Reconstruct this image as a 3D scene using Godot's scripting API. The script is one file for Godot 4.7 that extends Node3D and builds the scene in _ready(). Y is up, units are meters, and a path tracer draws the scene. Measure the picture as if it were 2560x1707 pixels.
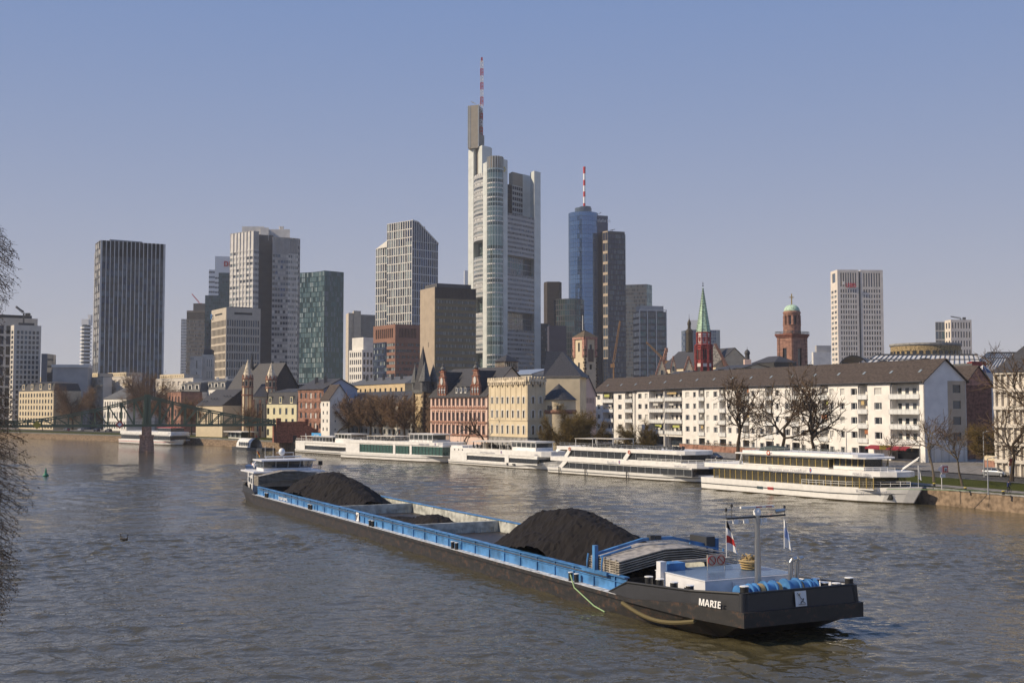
extends Node3D

# ------------------------------------------------------------------ helpers
const FOC := 2950.0          # focal length in pixels of a 2560 pixel wide picture
const EYE := 14.5            # eye height over the river, metres
const HALF_W := 1280.0
const HALF_H := 853.5
const PITCH := 0.05503
const UP3 := Vector3(0, 1, 0)

var rng := RandomNumberGenerator.new()
var names := {}
var M := {}
var tex := {}
var unit_box := BoxMesh.new()
var quay: Array = []

class Shape:
	var v := PackedVector3Array()
	func tri(a: Vector3, b: Vector3, c: Vector3) -> void:
		v.append(a); v.append(b); v.append(c)
	func quad(a: Vector3, b: Vector3, c: Vector3, d: Vector3) -> void:
		v.append(a); v.append(b); v.append(c)
		v.append(a); v.append(c); v.append(d)
	func block(o: Vector3, x: Vector3, y: Vector3, z: Vector3) -> void:
		# box with corner o and edges x, y, z
		var p := o + z
		quad(o, o + y, o + y + x, o + x)
		quad(p, p + x, p + x + y, p + y)
		quad(o, p, p + y, o + y)
		quad(o + x, o + x + y, p + x + y, p + x)
		quad(o, o + x, p + x, p)
		quad(o + y, p + y, p + x + y, o + x + y)
	func box(c: Vector3, s: Vector3) -> void:
		block(c - s / 2, Vector3(s.x, 0, 0), Vector3(0, s.y, 0), Vector3(0, 0, s.z))
	func bar(a: Vector3, b: Vector3, w: float, h: float) -> void:
		var dir := (b - a)
		var side := dir.cross(UP3)
		if side.length() < 0.001 * dir.length():
			side = Vector3(1, 0, 0)
		side = side.normalized()
		var up := side.cross(dir).normalized()
		block(a - side * w / 2 - up * h / 2, side * w, up * h, dir)
	func tube(a: Vector3, b: Vector3, ra: float, rb: float, n: int = 6, caps: bool = true) -> void:
		var dir := (b - a).normalized()
		var side := dir.cross(UP3)
		if side.length() < 0.01:
			side = dir.cross(Vector3(1, 0, 0))
		side = side.normalized()
		var up := side.cross(dir)
		for i in n:
			var t0 := TAU * i / n
			var t1 := TAU * (i + 1) / n
			var e0 := side * cos(t0) + up * sin(t0)
			var e1 := side * cos(t1) + up * sin(t1)
			quad(a + e0 * ra, b + e0 * rb, b + e1 * rb, a + e1 * ra)
			if caps:
				tri(a, a + e0 * ra, a + e1 * ra)
				tri(b, b + e1 * rb, b + e0 * rb)
	func path(pts: Array, r: float, n: int = 6) -> void:
		for i in pts.size() - 1:
			tube(pts[i], pts[i + 1], r, r, n)
	func lathe(c: Vector3, prof: Array, n: int = 16, a0: float = 0.0, a1: float = TAU) -> void:
		# prof: Vector2(radius, height)
		for i in n:
			var t0 := a0 + (a1 - a0) * i / n
			var t1 := a0 + (a1 - a0) * (i + 1) / n
			var e0 := Vector3(cos(t0), 0, -sin(t0))
			var e1 := Vector3(cos(t1), 0, -sin(t1))
			for k in prof.size() - 1:
				var p: Vector2 = prof[k]
				var q: Vector2 = prof[k + 1]
				quad(c + e0 * p.x + UP3 * p.y, c + e0 * q.x + UP3 * q.y, c + e1 * q.x + UP3 * q.y, c + e1 * p.x + UP3 * p.y)
	func prism(poly: Array, y0: float, y1: float) -> void:
		# poly: plan points (x, distance ahead)
		var p := PackedVector2Array(poly)
		var idx := Geometry2D.triangulate_polygon(p)
		for i in range(0, idx.size(), 3):
			tri(at3(p[idx[i]], y1), at3(p[idx[i + 1]], y1), at3(p[idx[i + 2]], y1))
			tri(at3(p[idx[i]], y0), at3(p[idx[i + 2]], y0), at3(p[idx[i + 1]], y0))
		for i in p.size():
			var q := p[(i + 1) % p.size()]
			quad(at3(p[i], y0), at3(p[i], y1), at3(q, y1), at3(q, y0))
	func at3(p: Vector2, y: float) -> Vector3:
		return Vector3(p.x, y, -p.y)
	func mesh(m: Material, smooth: float = 0.0) -> ArrayMesh:
		var arr := []
		arr.resize(Mesh.ARRAY_MAX)
		arr[Mesh.ARRAY_VERTEX] = v
		if smooth > 0.0:
			var fn := PackedVector3Array()
			var at := {}
			for i in range(0, v.size(), 3):
				var n := (v[i + 2] - v[i]).cross(v[i + 1] - v[i])
				fn.append(n)
				for k in 3:
					var key := (v[i + k] * 200.0).round()
					if not at.has(key):
						at[key] = []
					at[key].append(i / 3)
			var nn := PackedVector3Array()
			nn.resize(v.size())
			for i in v.size():
				var own := fn[i / 3].normalized()
				var sum := Vector3.ZERO
				for f in at[(v[i] * 200.0).round()]:
					if fn[f].normalized().dot(own) > smooth:
						sum += fn[f]
				nn[i] = sum.normalized() if sum.length() > 0.0 else own
			arr[Mesh.ARRAY_NORMAL] = nn
		var a := ArrayMesh.new()
		if v.size() > 2:
			a.add_surface_from_arrays(Mesh.PRIMITIVE_TRIANGLES, arr)
			a.surface_set_material(0, m)
		return a

func v3(x: float, y: float, z: float) -> Vector3:
	return Vector3(x, y, z)

func v2(x: float, y: float) -> Vector2:
	return Vector2(x, y)

func sh() -> Shape:
	return Shape.new()

func numbered(called: String) -> String:
	var k: int = names.get(called, 0)
	names[called] = k + 1
	return called if k == 0 else "%s_%03d" % [called, k]

func thing(called: String, label: String, category: String, at := Vector3.ZERO, turn := 0.0, group := "") -> Node3D:
	var o := Node3D.new()
	o.name = numbered(called)
	add_child(o)
	o.position = at
	o.rotation.y = turn
	o.set_meta("label", label)
	o.set_meta("category", category)
	if group:
		o.set_meta("group", group)
	return o

func part(called: String, s: Shape, m: Material, parent: Node, smooth := 0.0, kind := "") -> MeshInstance3D:
	var o := MeshInstance3D.new()
	o.name = called
	o.mesh = s.mesh(m, smooth)
	parent.add_child(o, true)
	if kind:
		o.set_meta("kind", kind)
	return o

func structure(called: String, s: Shape, m: Material, smooth := 0.0, kind := "structure") -> MeshInstance3D:
	var o := part(numbered(called), s, m, self, smooth)
	o.set_meta("kind", kind)
	return o

func piece(called: String, mesh: Mesh, m: Material, parent: Node, t: Transform3D) -> MeshInstance3D:
	# one alike piece that shares its mesh
	var o := MeshInstance3D.new()
	o.name = called
	o.mesh = mesh
	o.material_override = m
	o.transform = t
	parent.add_child(o, true)
	return o

func slab(called: String, m: Material, parent: Node, o: Vector3, x: Vector3, y: Vector3, z: Vector3) -> MeshInstance3D:
	# a box piece from corner o with edges x, y, z, sharing the unit box
	return piece(called, unit_box, m, parent, Transform3D(Basis(x, y, z), o + (x + y + z) / 2))

func copy_of(o: Node3D, at: Vector3, turn: float, label := "") -> Node3D:
	var c: Node3D = o.duplicate()
	c.name = numbered(String(o.name).rstrip("0123456789").rstrip("_"))
	add_child(c)
	c.position = at
	c.rotation.y = turn
	if label:
		c.set_meta("label", label)
	return c

# ------------------------------------------------------------------ surveying: where a sight line meets a distance or a height
func height_at(py: float, d: float) -> float:
	var t := (HALF_H - py) / FOC
	return EYE + d * (t * cos(PITCH) + sin(PITCH)) / (cos(PITCH) - t * sin(PITCH))

func side_at(px: float, d: float, y: float) -> float:
	return (px - HALF_W) / FOC * (d * cos(PITCH) + (y - EYE) * sin(PITCH))

func spot(px: float, py: float, d: float) -> Vector3:
	var y := height_at(py, d)
	return Vector3(side_at(px, d, y), y, -d)

func ground_spot(px: float, py: float, y: float) -> Vector2:
	var t := (HALF_H - py) / FOC
	var d := (y - EYE) * (cos(PITCH) - t * sin(PITCH)) / (t * cos(PITCH) + sin(PITCH))
	return Vector2(side_at(px, d, y), d)

func along(p: Vector2, dir: Vector2, px: float, y: float) -> Vector2:
	# the point on the line p + t dir that is seen at px
	var k := (px - HALF_W) / FOC
	var t := (k * (p.y * cos(PITCH) + (y - EYE) * sin(PITCH)) - p.x) / (dir.x - k * dir.y * cos(PITCH))
	return p + dir * t

func w3(p: Vector2, y: float) -> Vector3:
	return Vector3(p.x, y, -p.y)

# ------------------------------------------------------------------ materials
func lin(r: float, g: float, b: float) -> Color:
	return Color(r, g, b).linear_to_srgb()

func noise_tex(size: int, freq: float, octaves: int, lo: float, hi: float, sd: int, kind := FastNoiseLite.TYPE_SIMPLEX_SMOOTH) -> ImageTexture:
	var n := FastNoiseLite.new()
	n.noise_type = kind
	n.seed = sd
	n.frequency = freq
	n.fractal_octaves = octaves
	var im := n.get_seamless_image(size, size)
	im.convert(Image.FORMAT_RGB8)
	for y in size:
		for x in size:
			var g := lerpf(lo, hi, im.get_pixel(x, y).r)
			im.set_pixel(x, y, Color(g, g, g))
	return ImageTexture.create_from_image(im)

func mat(key: String, c: Color, rough := 0.8, metal := 0.0, spec := 0.5) -> StandardMaterial3D:
	var m := StandardMaterial3D.new()
	m.resource_name = key
	m.albedo_color = c
	m.roughness = rough
	m.metallic = metal
	m.metallic_specular = spec
	m.cull_mode = BaseMaterial3D.CULL_DISABLED
	M[key] = m
	return m

func grain(key: String, c: Color, t: String, scale: float, rough := 0.85, spec := 0.3, bump := 0.0) -> StandardMaterial3D:
	# a surface with mottled colour laid on in world space
	var m := mat(key, c, rough, 0.0, spec)
	m.albedo_texture = tex[t]
	m.uv1_triplanar = true
	m.uv1_world_triplanar = true
	m.uv1_scale = Vector3(scale, scale, scale)
	if bump > 0.0:
		m.heightmap_enabled = true
		m.heightmap_texture = tex[t]
		m.heightmap_scale = bump
	return m

func glass(key: String, c: Color, metal: float, rough := 0.06) -> StandardMaterial3D:
	return mat(key, c, rough, metal, 0.6)

# ------------------------------------------------------------------ buildings
func facade(par: Node, a: Vector2, b: Vector2, y0: float, y1: float, o: Dictionary) -> void:
	# a wall from a to b (left to right as seen from outside) with real window openings; o: cols, rows, ww, wh, rec, wall, panes, m [left, right, bottom, top], fin, band, parts
	var u := (b - a).normalized()
	a += u * 0.004
	b -= u * 0.004
	var n := Vector2(u.y, -u.x)
	var u3 := Vector3(u.x, 0, -u.y)
	var n3 := Vector3(n.x, 0, -n.y)
	var mg: Array = o.get("m", [0.0, 0.0, 0.0, 0.0])
	var rec: float = o.get("rec", 0.25)
	var thick := rec + 0.2
	var len := a.distance_to(b)
	var cols: int = o.cols
	var rows: int = o.rows
	var bw: float = (len - mg[0] - mg[1]) / cols
	var bh: float = (y1 - y0 - mg[2] - mg[3]) / rows
	var ww: float = bw * o.get("ww", 0.6)
	var wh: float = bh * o.get("wh", 0.6)
	var up: float = o.get("sill", 0.5)          # where in its storey the opening sits, 0 low, 1 high
	var base := w3(a, y0)
	var s := Shape.new()
	var fs := Shape.new()
	var fin: float = o.get("fin", 0.0)
	var band: float = o.get("band", 0.0)
	var pier := func(x0: float, x1: float, extra: float):
		if x1 - x0 > 0.01:
			(fs if o.has("fin_mat") else s).block(base + u3 * x0 + n3 * (extra + 0.003) , u3 * (x1 - x0), UP3 * (y1 - y0), -n3 * (thick + extra))
	pier.call(0.0, mg[0] + (bw - ww) / 2, 0.0)
	for c in cols - 1:
		pier.call(mg[0] + bw * c + (bw + ww) / 2, mg[0] + bw * (c + 1) + (bw - ww) / 2, fin)
	pier.call(mg[0] + bw * cols - (bw - ww) / 2, len, 0.0)
	var low := 0.0
	for r in rows + 1:
		var hi: float = y1 - y0 if r == rows else mg[2] + bh * r + (bh - wh) * up
		if hi - low > 0.01:
			s.block(base + UP3 * (low + 0.003) + u3 * 0.003 + n3 * band, u3 * (len - 0.006), UP3 * (hi - low - 0.006), -n3 * (thick + band))
		low = hi + wh
	part(o.get("wall_name", "wall"), s, o.wall, par)
	if o.has("fin_mat"):
		part("fins", fs, o.fin_mat, par)
	var panes: Array = o.panes
	var loose := {}
	var left: int = o.get("parts", 300)
	for r in rows:
		for c in cols:
			var p: Vector3 = base + u3 * (mg[0] + bw * c + (bw - ww) / 2 - 0.02) + UP3 * (mg[2] + bh * r + (bh - wh) * up - 0.02) - n3 * (rec + 0.12)
			var m: Material = panes[rng.randi() % panes.size()]
			if left > 0:
				left -= 1
				var w := slab("window", m, par, p, u3 * (ww + 0.04), UP3 * (wh + 0.04), n3 * 0.12)
				if o.has("sash"):
					w.add_child(o.sash.duplicate(), true)
			else:
				if not loose.has(m):
					loose[m] = Shape.new()
				loose[m].block(p, u3 * (ww + 0.04), UP3 * (wh + 0.04), n3 * 0.12)
	for m in loose:
		part("glazing", loose[m], m, par, 0.0, "stuff")

func body(par: Node, pts: Array, y0: float, y1: float, m: Material, inset := 0.42, called := "core") -> void:
	var off := Geometry2D.offset_polygon(PackedVector2Array(pts), -inset)
	if off.size():
		var s := Shape.new()
		s.prism(Array(off[0]), y0, y1)
		part(called, s, m, par)

func solid(par: Node, called: String, pts: Array, y0: float, y1: float, m: Material) -> MeshInstance3D:
	var s := Shape.new()
	s.prism(pts, y0, y1)
	return part(called, s, m, par)

func quad_plan(px_l: float, px_m: float, px_r: float, d: float, y: float, phi: float, deep := 0.0) -> Array:
	# plan of a right-angled block whose nearest corner is seen at px_m: [near, right, back, left]; phi turns the right face away
	var c := Vector2(cos(phi), sin(phi))
	var e := Vector2(-sin(phi), cos(phi))
	var near := Vector2(side_at(px_m, d, y), d)
	var right := along(near, c, px_r, y)
	var left: Vector2 = along(near, e, px_l, y) if deep <= 0.0 else near + e * deep
	if (left - near).dot(e) < 0.5 or (left - near).length() > 90.0:
		left = near + e * 16.0
	if (right - near).dot(c) < 0.5 or (right - near).length() > 160.0:
		right = near + c * 16.0
	return [near, right, right + left - near, left]

func gable_roof(a: Vector2, b: Vector2, c: Vector2, d: Vector2, y0: float, rise: float, over := 0.4, thick := 0.25) -> Shape:
	# ridge parallel to a-b; a, b front corners (left, right), c, d back corners (right, left)
	var s := Shape.new()
	var u := (b - a).normalized()
	var f := (d - a).normalized()
	var ra := (a + d) / 2 - u * over
	var rb := (b + c) / 2 + u * over
	var drop: float = rise * over / (a.distance_to(d) / 2)
	var fa := a - u * over - f * over
	var fb := b + u * over - f * over
	var ba := d - u * over + f * over
	var bb := c + u * over + f * over
	for k in [[fa, fb, rb, ra], [bb, ba, ra, rb]]:
		var p := [w3(k[0], y0 - drop), w3(k[1], y0 - drop), w3(k[2], y0 + rise), w3(k[3], y0 + rise)]
		var t := UP3 * thick
		s.quad(p[0] + t, p[1] + t, p[2] + t, p[3] + t)
		s.quad(p[0], p[3], p[2], p[1])
		for i in 4:
			var j := (i + 1) % 4
			s.quad(p[i], p[j], p[j] + t, p[i] + t)
	return s

func gable_wall(a: Vector2, b: Vector2, y0: float, rise: float, thick: float) -> Shape:
	# triangular end wall over the edge a-b
	var s := Shape.new()
	var u := (b - a).normalized()
	var n := Vector2(u.y, -u.x) * -thick
	var m := (a + b) / 2
	var f := [w3(a, y0), w3(b, y0), w3(m, y0 + rise)]
	var k := [w3(a + n, y0), w3(b + n, y0), w3(m + n, y0 + rise)]
	s.tri(f[0], f[2], f[1])
	s.tri(k[0], k[1], k[2])
	for i in 3:
		var j := (i + 1) % 3
		s.quad(f[i], f[j], k[j], k[i])
	return s

func hip_roof(pts: Array, y0: float, rise: float, ridge: float, over := 0.4) -> Shape:
	# hipped roof over the block [a, b, c, d] with a ridge along a-b of the given share of its length (0 = pyramid)
	var s := Shape.new()
	var q := Geometry2D.offset_polygon(PackedVector2Array(pts), over)[0]
	# keep corner order of pts
	var r := []
	for p in pts:
		var best := Vector2.ZERO
		var bd := 1e9
		for z in q:
			if z.distance_to(p) < bd:
				bd = z.distance_to(p)
				best = z
		r.append(best)
	var m0: Vector2 = (pts[0] + pts[3]) / 2
	var m1: Vector2 = (pts[1] + pts[2]) / 2
	var mid := (m0 + m1) / 2
	var ra := w3(mid + (m0 - mid) * ridge, y0 + rise)
	var rb := w3(mid + (m1 - mid) * ridge, y0 + rise)
	var g := [w3(r[0], y0), w3(r[1], y0), w3(r[2], y0), w3(r[3], y0)]
	s.quad(g[0], ra, rb, g[1])
	s.tri(g[1], rb, g[2])
	s.quad(g[2], rb, ra, g[3])
	s.tri(g[3], ra, g[0])
	s.quad(g[0] , g[1], g[2], g[3])
	return s

func label_text(par: Node, called: String, words: String, height: float, at: Vector3, right: Vector3, m: Material, depth := 0.05, bold := false) -> MeshInstance3D:
	var t := TextMesh.new()
	var f := SystemFont.new()
	f.font_names = PackedStringArray(["Droid Sans"])
	if bold:
		f.font_weight = 700
	t.font = f
	t.text = words
	t.font_size = 32
	t.pixel_size = height / 24.0
	t.depth = depth
	t.material = m
	var o := MeshInstance3D.new()
	o.name = called
	o.mesh = t
	var x := right.normalized()
	var z := x.cross(UP3).normalized()
	o.transform = Transform3D(Basis(x, UP3, z), at)
	par.add_child(o, true)
	return o

# ------------------------------------------------------------------ the scene
func _ready() -> void:
	rng.seed = 20240311
	build_view()
	build_materials()
	build_setting()
	build_towers()
	build_riverside()
	build_apartments()
	build_bridge()
	build_barge()
	build_boats()
	build_trees()
	build_small()

func build_view() -> void:
	var cam := Camera3D.new()
	cam.name = "camera"
	cam.fov = 32.2726
	cam.near = 0.5
	cam.far = 6000.0
	add_child(cam)
	cam.position = v3(0, EYE, 0)
	cam.rotation.x = PITCH
	cam.current = true
	var sun := DirectionalLight3D.new()
	sun.name = "sun"
	sun.light_energy = 1.5
	sun.light_color = Color(1.0, 0.925, 0.81)
	sun.light_angular_distance = 0.55
	sun.shadow_enabled = true
	add_child(sun)
	var el := deg_to_rad(35.0)
	var az := deg_to_rad(10.0)           # a little behind the picture plane, from the left
	var to_sun := v3(-cos(el) * cos(az), sin(el), cos(el) * sin(az))
	sun.look_at_from_position(to_sun * 100.0, Vector3.ZERO, UP3)
	var env := Environment.new()
	env.background_mode = Environment.BG_SKY
	var sky := Sky.new()
	var sm := ProceduralSkyMaterial.new()
	sm.sky_top_color = lin(0.10, 0.205, 0.46)
	sm.sky_horizon_color = lin(0.485, 0.475, 0.48)
	sm.sky_curve = 0.15
	sm.ground_horizon_color = lin(0.44, 0.45, 0.50)
	sm.ground_bottom_color = lin(0.16, 0.15, 0.13)
	sm.sun_angle_max = 12.0
	sm.sun_curve = 0.1
	sky.sky_material = sm
	env.sky = sky
	env.tonemap_mode = Environment.TONE_MAPPER_LINEAR
	env.tonemap_exposure = 1.12
	env.sdfgi_enabled = true
	env.ssao_enabled = true
	env.ssil_enabled = true
	env.fog_enabled = true
	env.fog_light_color = lin(0.60, 0.60, 0.62)
	env.fog_density = 0.00009
	var we := WorldEnvironment.new()
	we.name = "world_environment"
	we.environment = env
	add_child(we)

func build_materials() -> void:
	tex.grime = noise_tex(512, 0.012, 5, 0.55, 1.25, 3)
	tex.soft = noise_tex(512, 0.01, 4, 0.9, 1.04, 9)
	tex.stone = noise_tex(512, 0.03, 5, 0.2, 1.5, 5)
	tex.fine = noise_tex(512, 0.12, 3, 0.45, 1.35, 7)
	# stone, render and cladding
	grain("cream", lin(0.62, 0.52, 0.36), "soft", 0.05)
	grain("beige", lin(0.52, 0.46, 0.38), "soft", 0.05)
	grain("pale_stone", lin(0.60, 0.55, 0.48), "soft", 0.04)
	grain("off_white", lin(0.72, 0.69, 0.63), "soft", 0.05)
	grain("white_wall", lin(0.78, 0.75, 0.70), "soft", 0.06)
	grain("yellow_wall", lin(0.58, 0.45, 0.27), "soft", 0.06)
	grain("red_stone", lin(0.34, 0.185, 0.135), "grime", 0.08)
	grain("red_paint", lin(0.33, 0.07, 0.065), "grime", 0.1)
	grain("pink_wall", lin(0.72, 0.53, 0.44), "soft", 0.06)
	grain("brown_clad", lin(0.26, 0.14, 0.10), "soft", 0.03)
	grain("tan_clad", lin(0.42, 0.34, 0.25), "soft", 0.03)
	grain("grey_clad", lin(0.40, 0.39, 0.38), "soft", 0.03)
	grain("light_clad", lin(0.62, 0.60, 0.57), "soft", 0.03)
	grain("dark_clad", lin(0.10, 0.10, 0.105), "soft", 0.03)
	grain("dark_brown", lin(0.06, 0.052, 0.05), "soft", 0.03)
	grain("slate", lin(0.060, 0.058, 0.060), "grime", 0.25, 0.6, 0.4)
	grain("slate_light", lin(0.13, 0.13, 0.128), "grime", 0.25, 0.6, 0.4)
	grain("brown_roof", lin(0.085, 0.066, 0.055), "grime", 0.2, 0.8, 0.3)
	grain("copper", lin(0.50, 0.68, 0.50), "grime", 0.12, 0.7, 0.3)
	grain("sandstone_pale", lin(0.70, 0.60, 0.45), "grime", 0.1)
	grain("concrete", lin(0.34, 0.33, 0.31), "grime", 0.1)
	grain("quay_stone", lin(0.29, 0.215, 0.15), "grime", 0.14, 0.9, 0.2, 1.5)
	grain("paving", lin(0.26, 0.24, 0.215), "grime", 0.12)
	grain("asphalt", lin(0.085, 0.083, 0.08), "grime", 0.15)
	grain("lawn", lin(0.075, 0.085, 0.022), "stone", 0.35, 0.95, 0.1)
	grain("earth", lin(0.12, 0.10, 0.075), "grime", 0.1)
	grain("bark", lin(0.075, 0.056, 0.040), "fine", 0.8)
	grain("bark_pale", lin(0.16, 0.13, 0.095), "fine", 0.5)
	mat("twig", lin(0.10, 0.068, 0.043), 0.9, 0.0, 0.2)
	mat("twig_red", lin(0.21, 0.135, 0.08), 0.9, 0.0, 0.2)
	mat("twig_olive", lin(0.15, 0.105, 0.038), 0.9, 0.0, 0.2)
	mat("white_paint", lin(0.80, 0.79, 0.76), 0.35)
	mat("white_matt", lin(0.76, 0.75, 0.72), 0.7)
	mat("black", lin(0.012, 0.012, 0.012), 0.5)
	mat("dark_metal", lin(0.04, 0.042, 0.045), 0.5)
	mat("steel", lin(0.45, 0.45, 0.44), 0.3, 0.9)
	mat("grey_metal", lin(0.30, 0.31, 0.32), 0.45)
	mat("red", lin(0.50, 0.03, 0.025), 0.5)
	mat("signal_white", lin(0.78, 0.77, 0.75), 0.5)
	mat("gold", lin(0.55, 0.36, 0.10), 0.4, 0.6)
	mat("blue_paint", lin(0.045, 0.17, 0.42), 0.4)
	mat("yellow_sign", lin(0.50, 0.38, 0.05), 0.5)
	mat("yellow_flag", lin(0.62, 0.40, 0.03), 0.8)
	mat("pale_blue_cloth", lin(0.35, 0.45, 0.70), 0.8)
	mat("iron_green", lin(0.11, 0.14, 0.085), 0.6)
	# glazing
	glass("glass_dark", lin(0.025, 0.032, 0.042), 0.0)
	glass("glass_black", lin(0.012, 0.014, 0.018), 0.0)
	glass("glass_grey", lin(0.07, 0.08, 0.09), 0.0, 0.1)
	glass("glass_pale", lin(0.22, 0.25, 0.25), 0.0, 0.15)
	glass("glass_slate", lin(0.085, 0.115, 0.15), 0.25)
	glass("glass_blue", lin(0.14, 0.24, 0.40), 0.75, 0.04)
	glass("glass_azure", lin(0.11, 0.20, 0.36), 0.75, 0.04)
	glass("glass_blue_dark", lin(0.035, 0.07, 0.15), 0.6, 0.04)
	glass("glass_navy", lin(0.03, 0.045, 0.085), 0.4, 0.05)
	glass("glass_green", lin(0.17, 0.25, 0.24), 0.55, 0.05)
	glass("glass_green_dark", lin(0.05, 0.085, 0.085), 0.5, 0.05)
	glass("glass_green_pale", lin(0.36, 0.42, 0.39), 0.5, 0.08)
	glass("glass_teal", lin(0.06, 0.115, 0.13), 0.4, 0.06)
	glass("blind", lin(0.50, 0.49, 0.46), 0.0, 0.5)
	# clear pane for boats, wheelhouses and cars
	var p := mat("clear_pane", lin(0.05, 0.06, 0.06), 0.05)
	p.transparency = BaseMaterial3D.TRANSPARENCY_ALPHA
	p.albedo_color.a = 0.45
	for k in [["boat_pane", lin(0.10, 0.09, 0.06), 0.5], ["boat_pane_dark", lin(0.05, 0.055, 0.06), 0.65], ["boat_pane_green", lin(0.05, 0.13, 0.11), 0.7]]:
		var q := mat(k[0], k[1], 0.06)
		q.transparency = BaseMaterial3D.TRANSPARENCY_ALPHA
		q.albedo_color.a = k[2]

func strip(o0: float, o1: float, y0: float, y1: float, i0 := 0, i1 := 99) -> Shape:
	# a band of ground along the quay, from o0 to o1 metres behind its edge
	var s := sh()
	var n := []
	for i in quay.size():
		var a: Vector2 = quay[maxi(i - 1, 0)]
		var b: Vector2 = quay[mini(i + 1, quay.size() - 1)]
		var u := (b - a).normalized()
		n.append(v2(u.y, -u.x))
	for i in range(i0, mini(i1, quay.size() - 1)):
		var p: Vector2 = quay[i]
		var q: Vector2 = quay[i + 1]
		s.quad(w3(p + n[i] * o0, y0), w3(q + n[i + 1] * o0, y0), w3(q + n[i + 1] * o1, y1), w3(p + n[i] * o1, y1))
	return s

func build_setting() -> void:
	quay = [v2(190, -60), v2(122, 70), v2(70, 160), v2(46, 215), v2(17, 268), v2(-9, 310), v2(-40, 348), v2(-62, 385), v2(-118, 450), v2(-150, 480), v2(-222, 545), v2(-380, 665), v2(-760, 900)]
	build_river()
	# the bank: ground sheet, quay wall, promenade, lawn, road
	var far := sh()
	var poly := []
	for i in quay.size():
		var a: Vector2 = quay[maxi(i - 1, 0)]
		var b: Vector2 = quay[mini(i + 1, quay.size() - 1)]
		var u := (b - a).normalized()
		poly.append(quay[i] + v2(u.y, -u.x) * 4.0)
	poly.append(v2(-1500, 1400)); poly.append(v2(-1500, 4200)); poly.append(v2(3000, 4200)); poly.append(v2(3000, -60))
	var pv := PackedVector2Array(poly)
	var idx := Geometry2D.triangulate_polygon(pv)
	for i in range(0, idx.size(), 3):
		far.tri(w3(pv[idx[i]], 2.25), w3(pv[idx[i + 1]], 2.25), w3(pv[idx[i + 2]], 2.25))
	structure("city_ground", far, M.paving)
	var q := strip(0.0, 0.25, 2.25, 2.25)
	for i in quay.size() - 1:
		var a: Vector2 = quay[i]
		var b: Vector2 = quay[i + 1]
		q.quad(w3(a, -2), w3(b, -2), w3(b, 2.25), w3(a, 2.25))
	structure("quay_wall", q, M.quay_stone)
	var cop := strip(-0.12, 0.6, 2.42, 2.42)
	for i in quay.size() - 1:
		cop.bar(w3(quay[i], 2.32), w3(quay[i + 1], 2.32), 0.24, 0.18)
	structure("quay_coping", cop, M.concrete)
	structure("promenade_verge", strip(0.6, 2.0, 2.42, 2.46), M.lawn)
	structure("promenade_path", strip(2.0, 6.0, 2.45, 2.45), M.paving)
	structure("lawn", strip(6.0, 15.0, 2.46, 2.8), M.lawn)
	structure("kerb", strip(15.0, 15.3, 2.93, 2.93), M.concrete)
	structure("road", strip(15.3, 26.0, 2.8, 2.8), M.asphalt)
	structure("pavement", strip(26.0, 60.0, 2.93, 2.93), M.paving)

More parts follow.
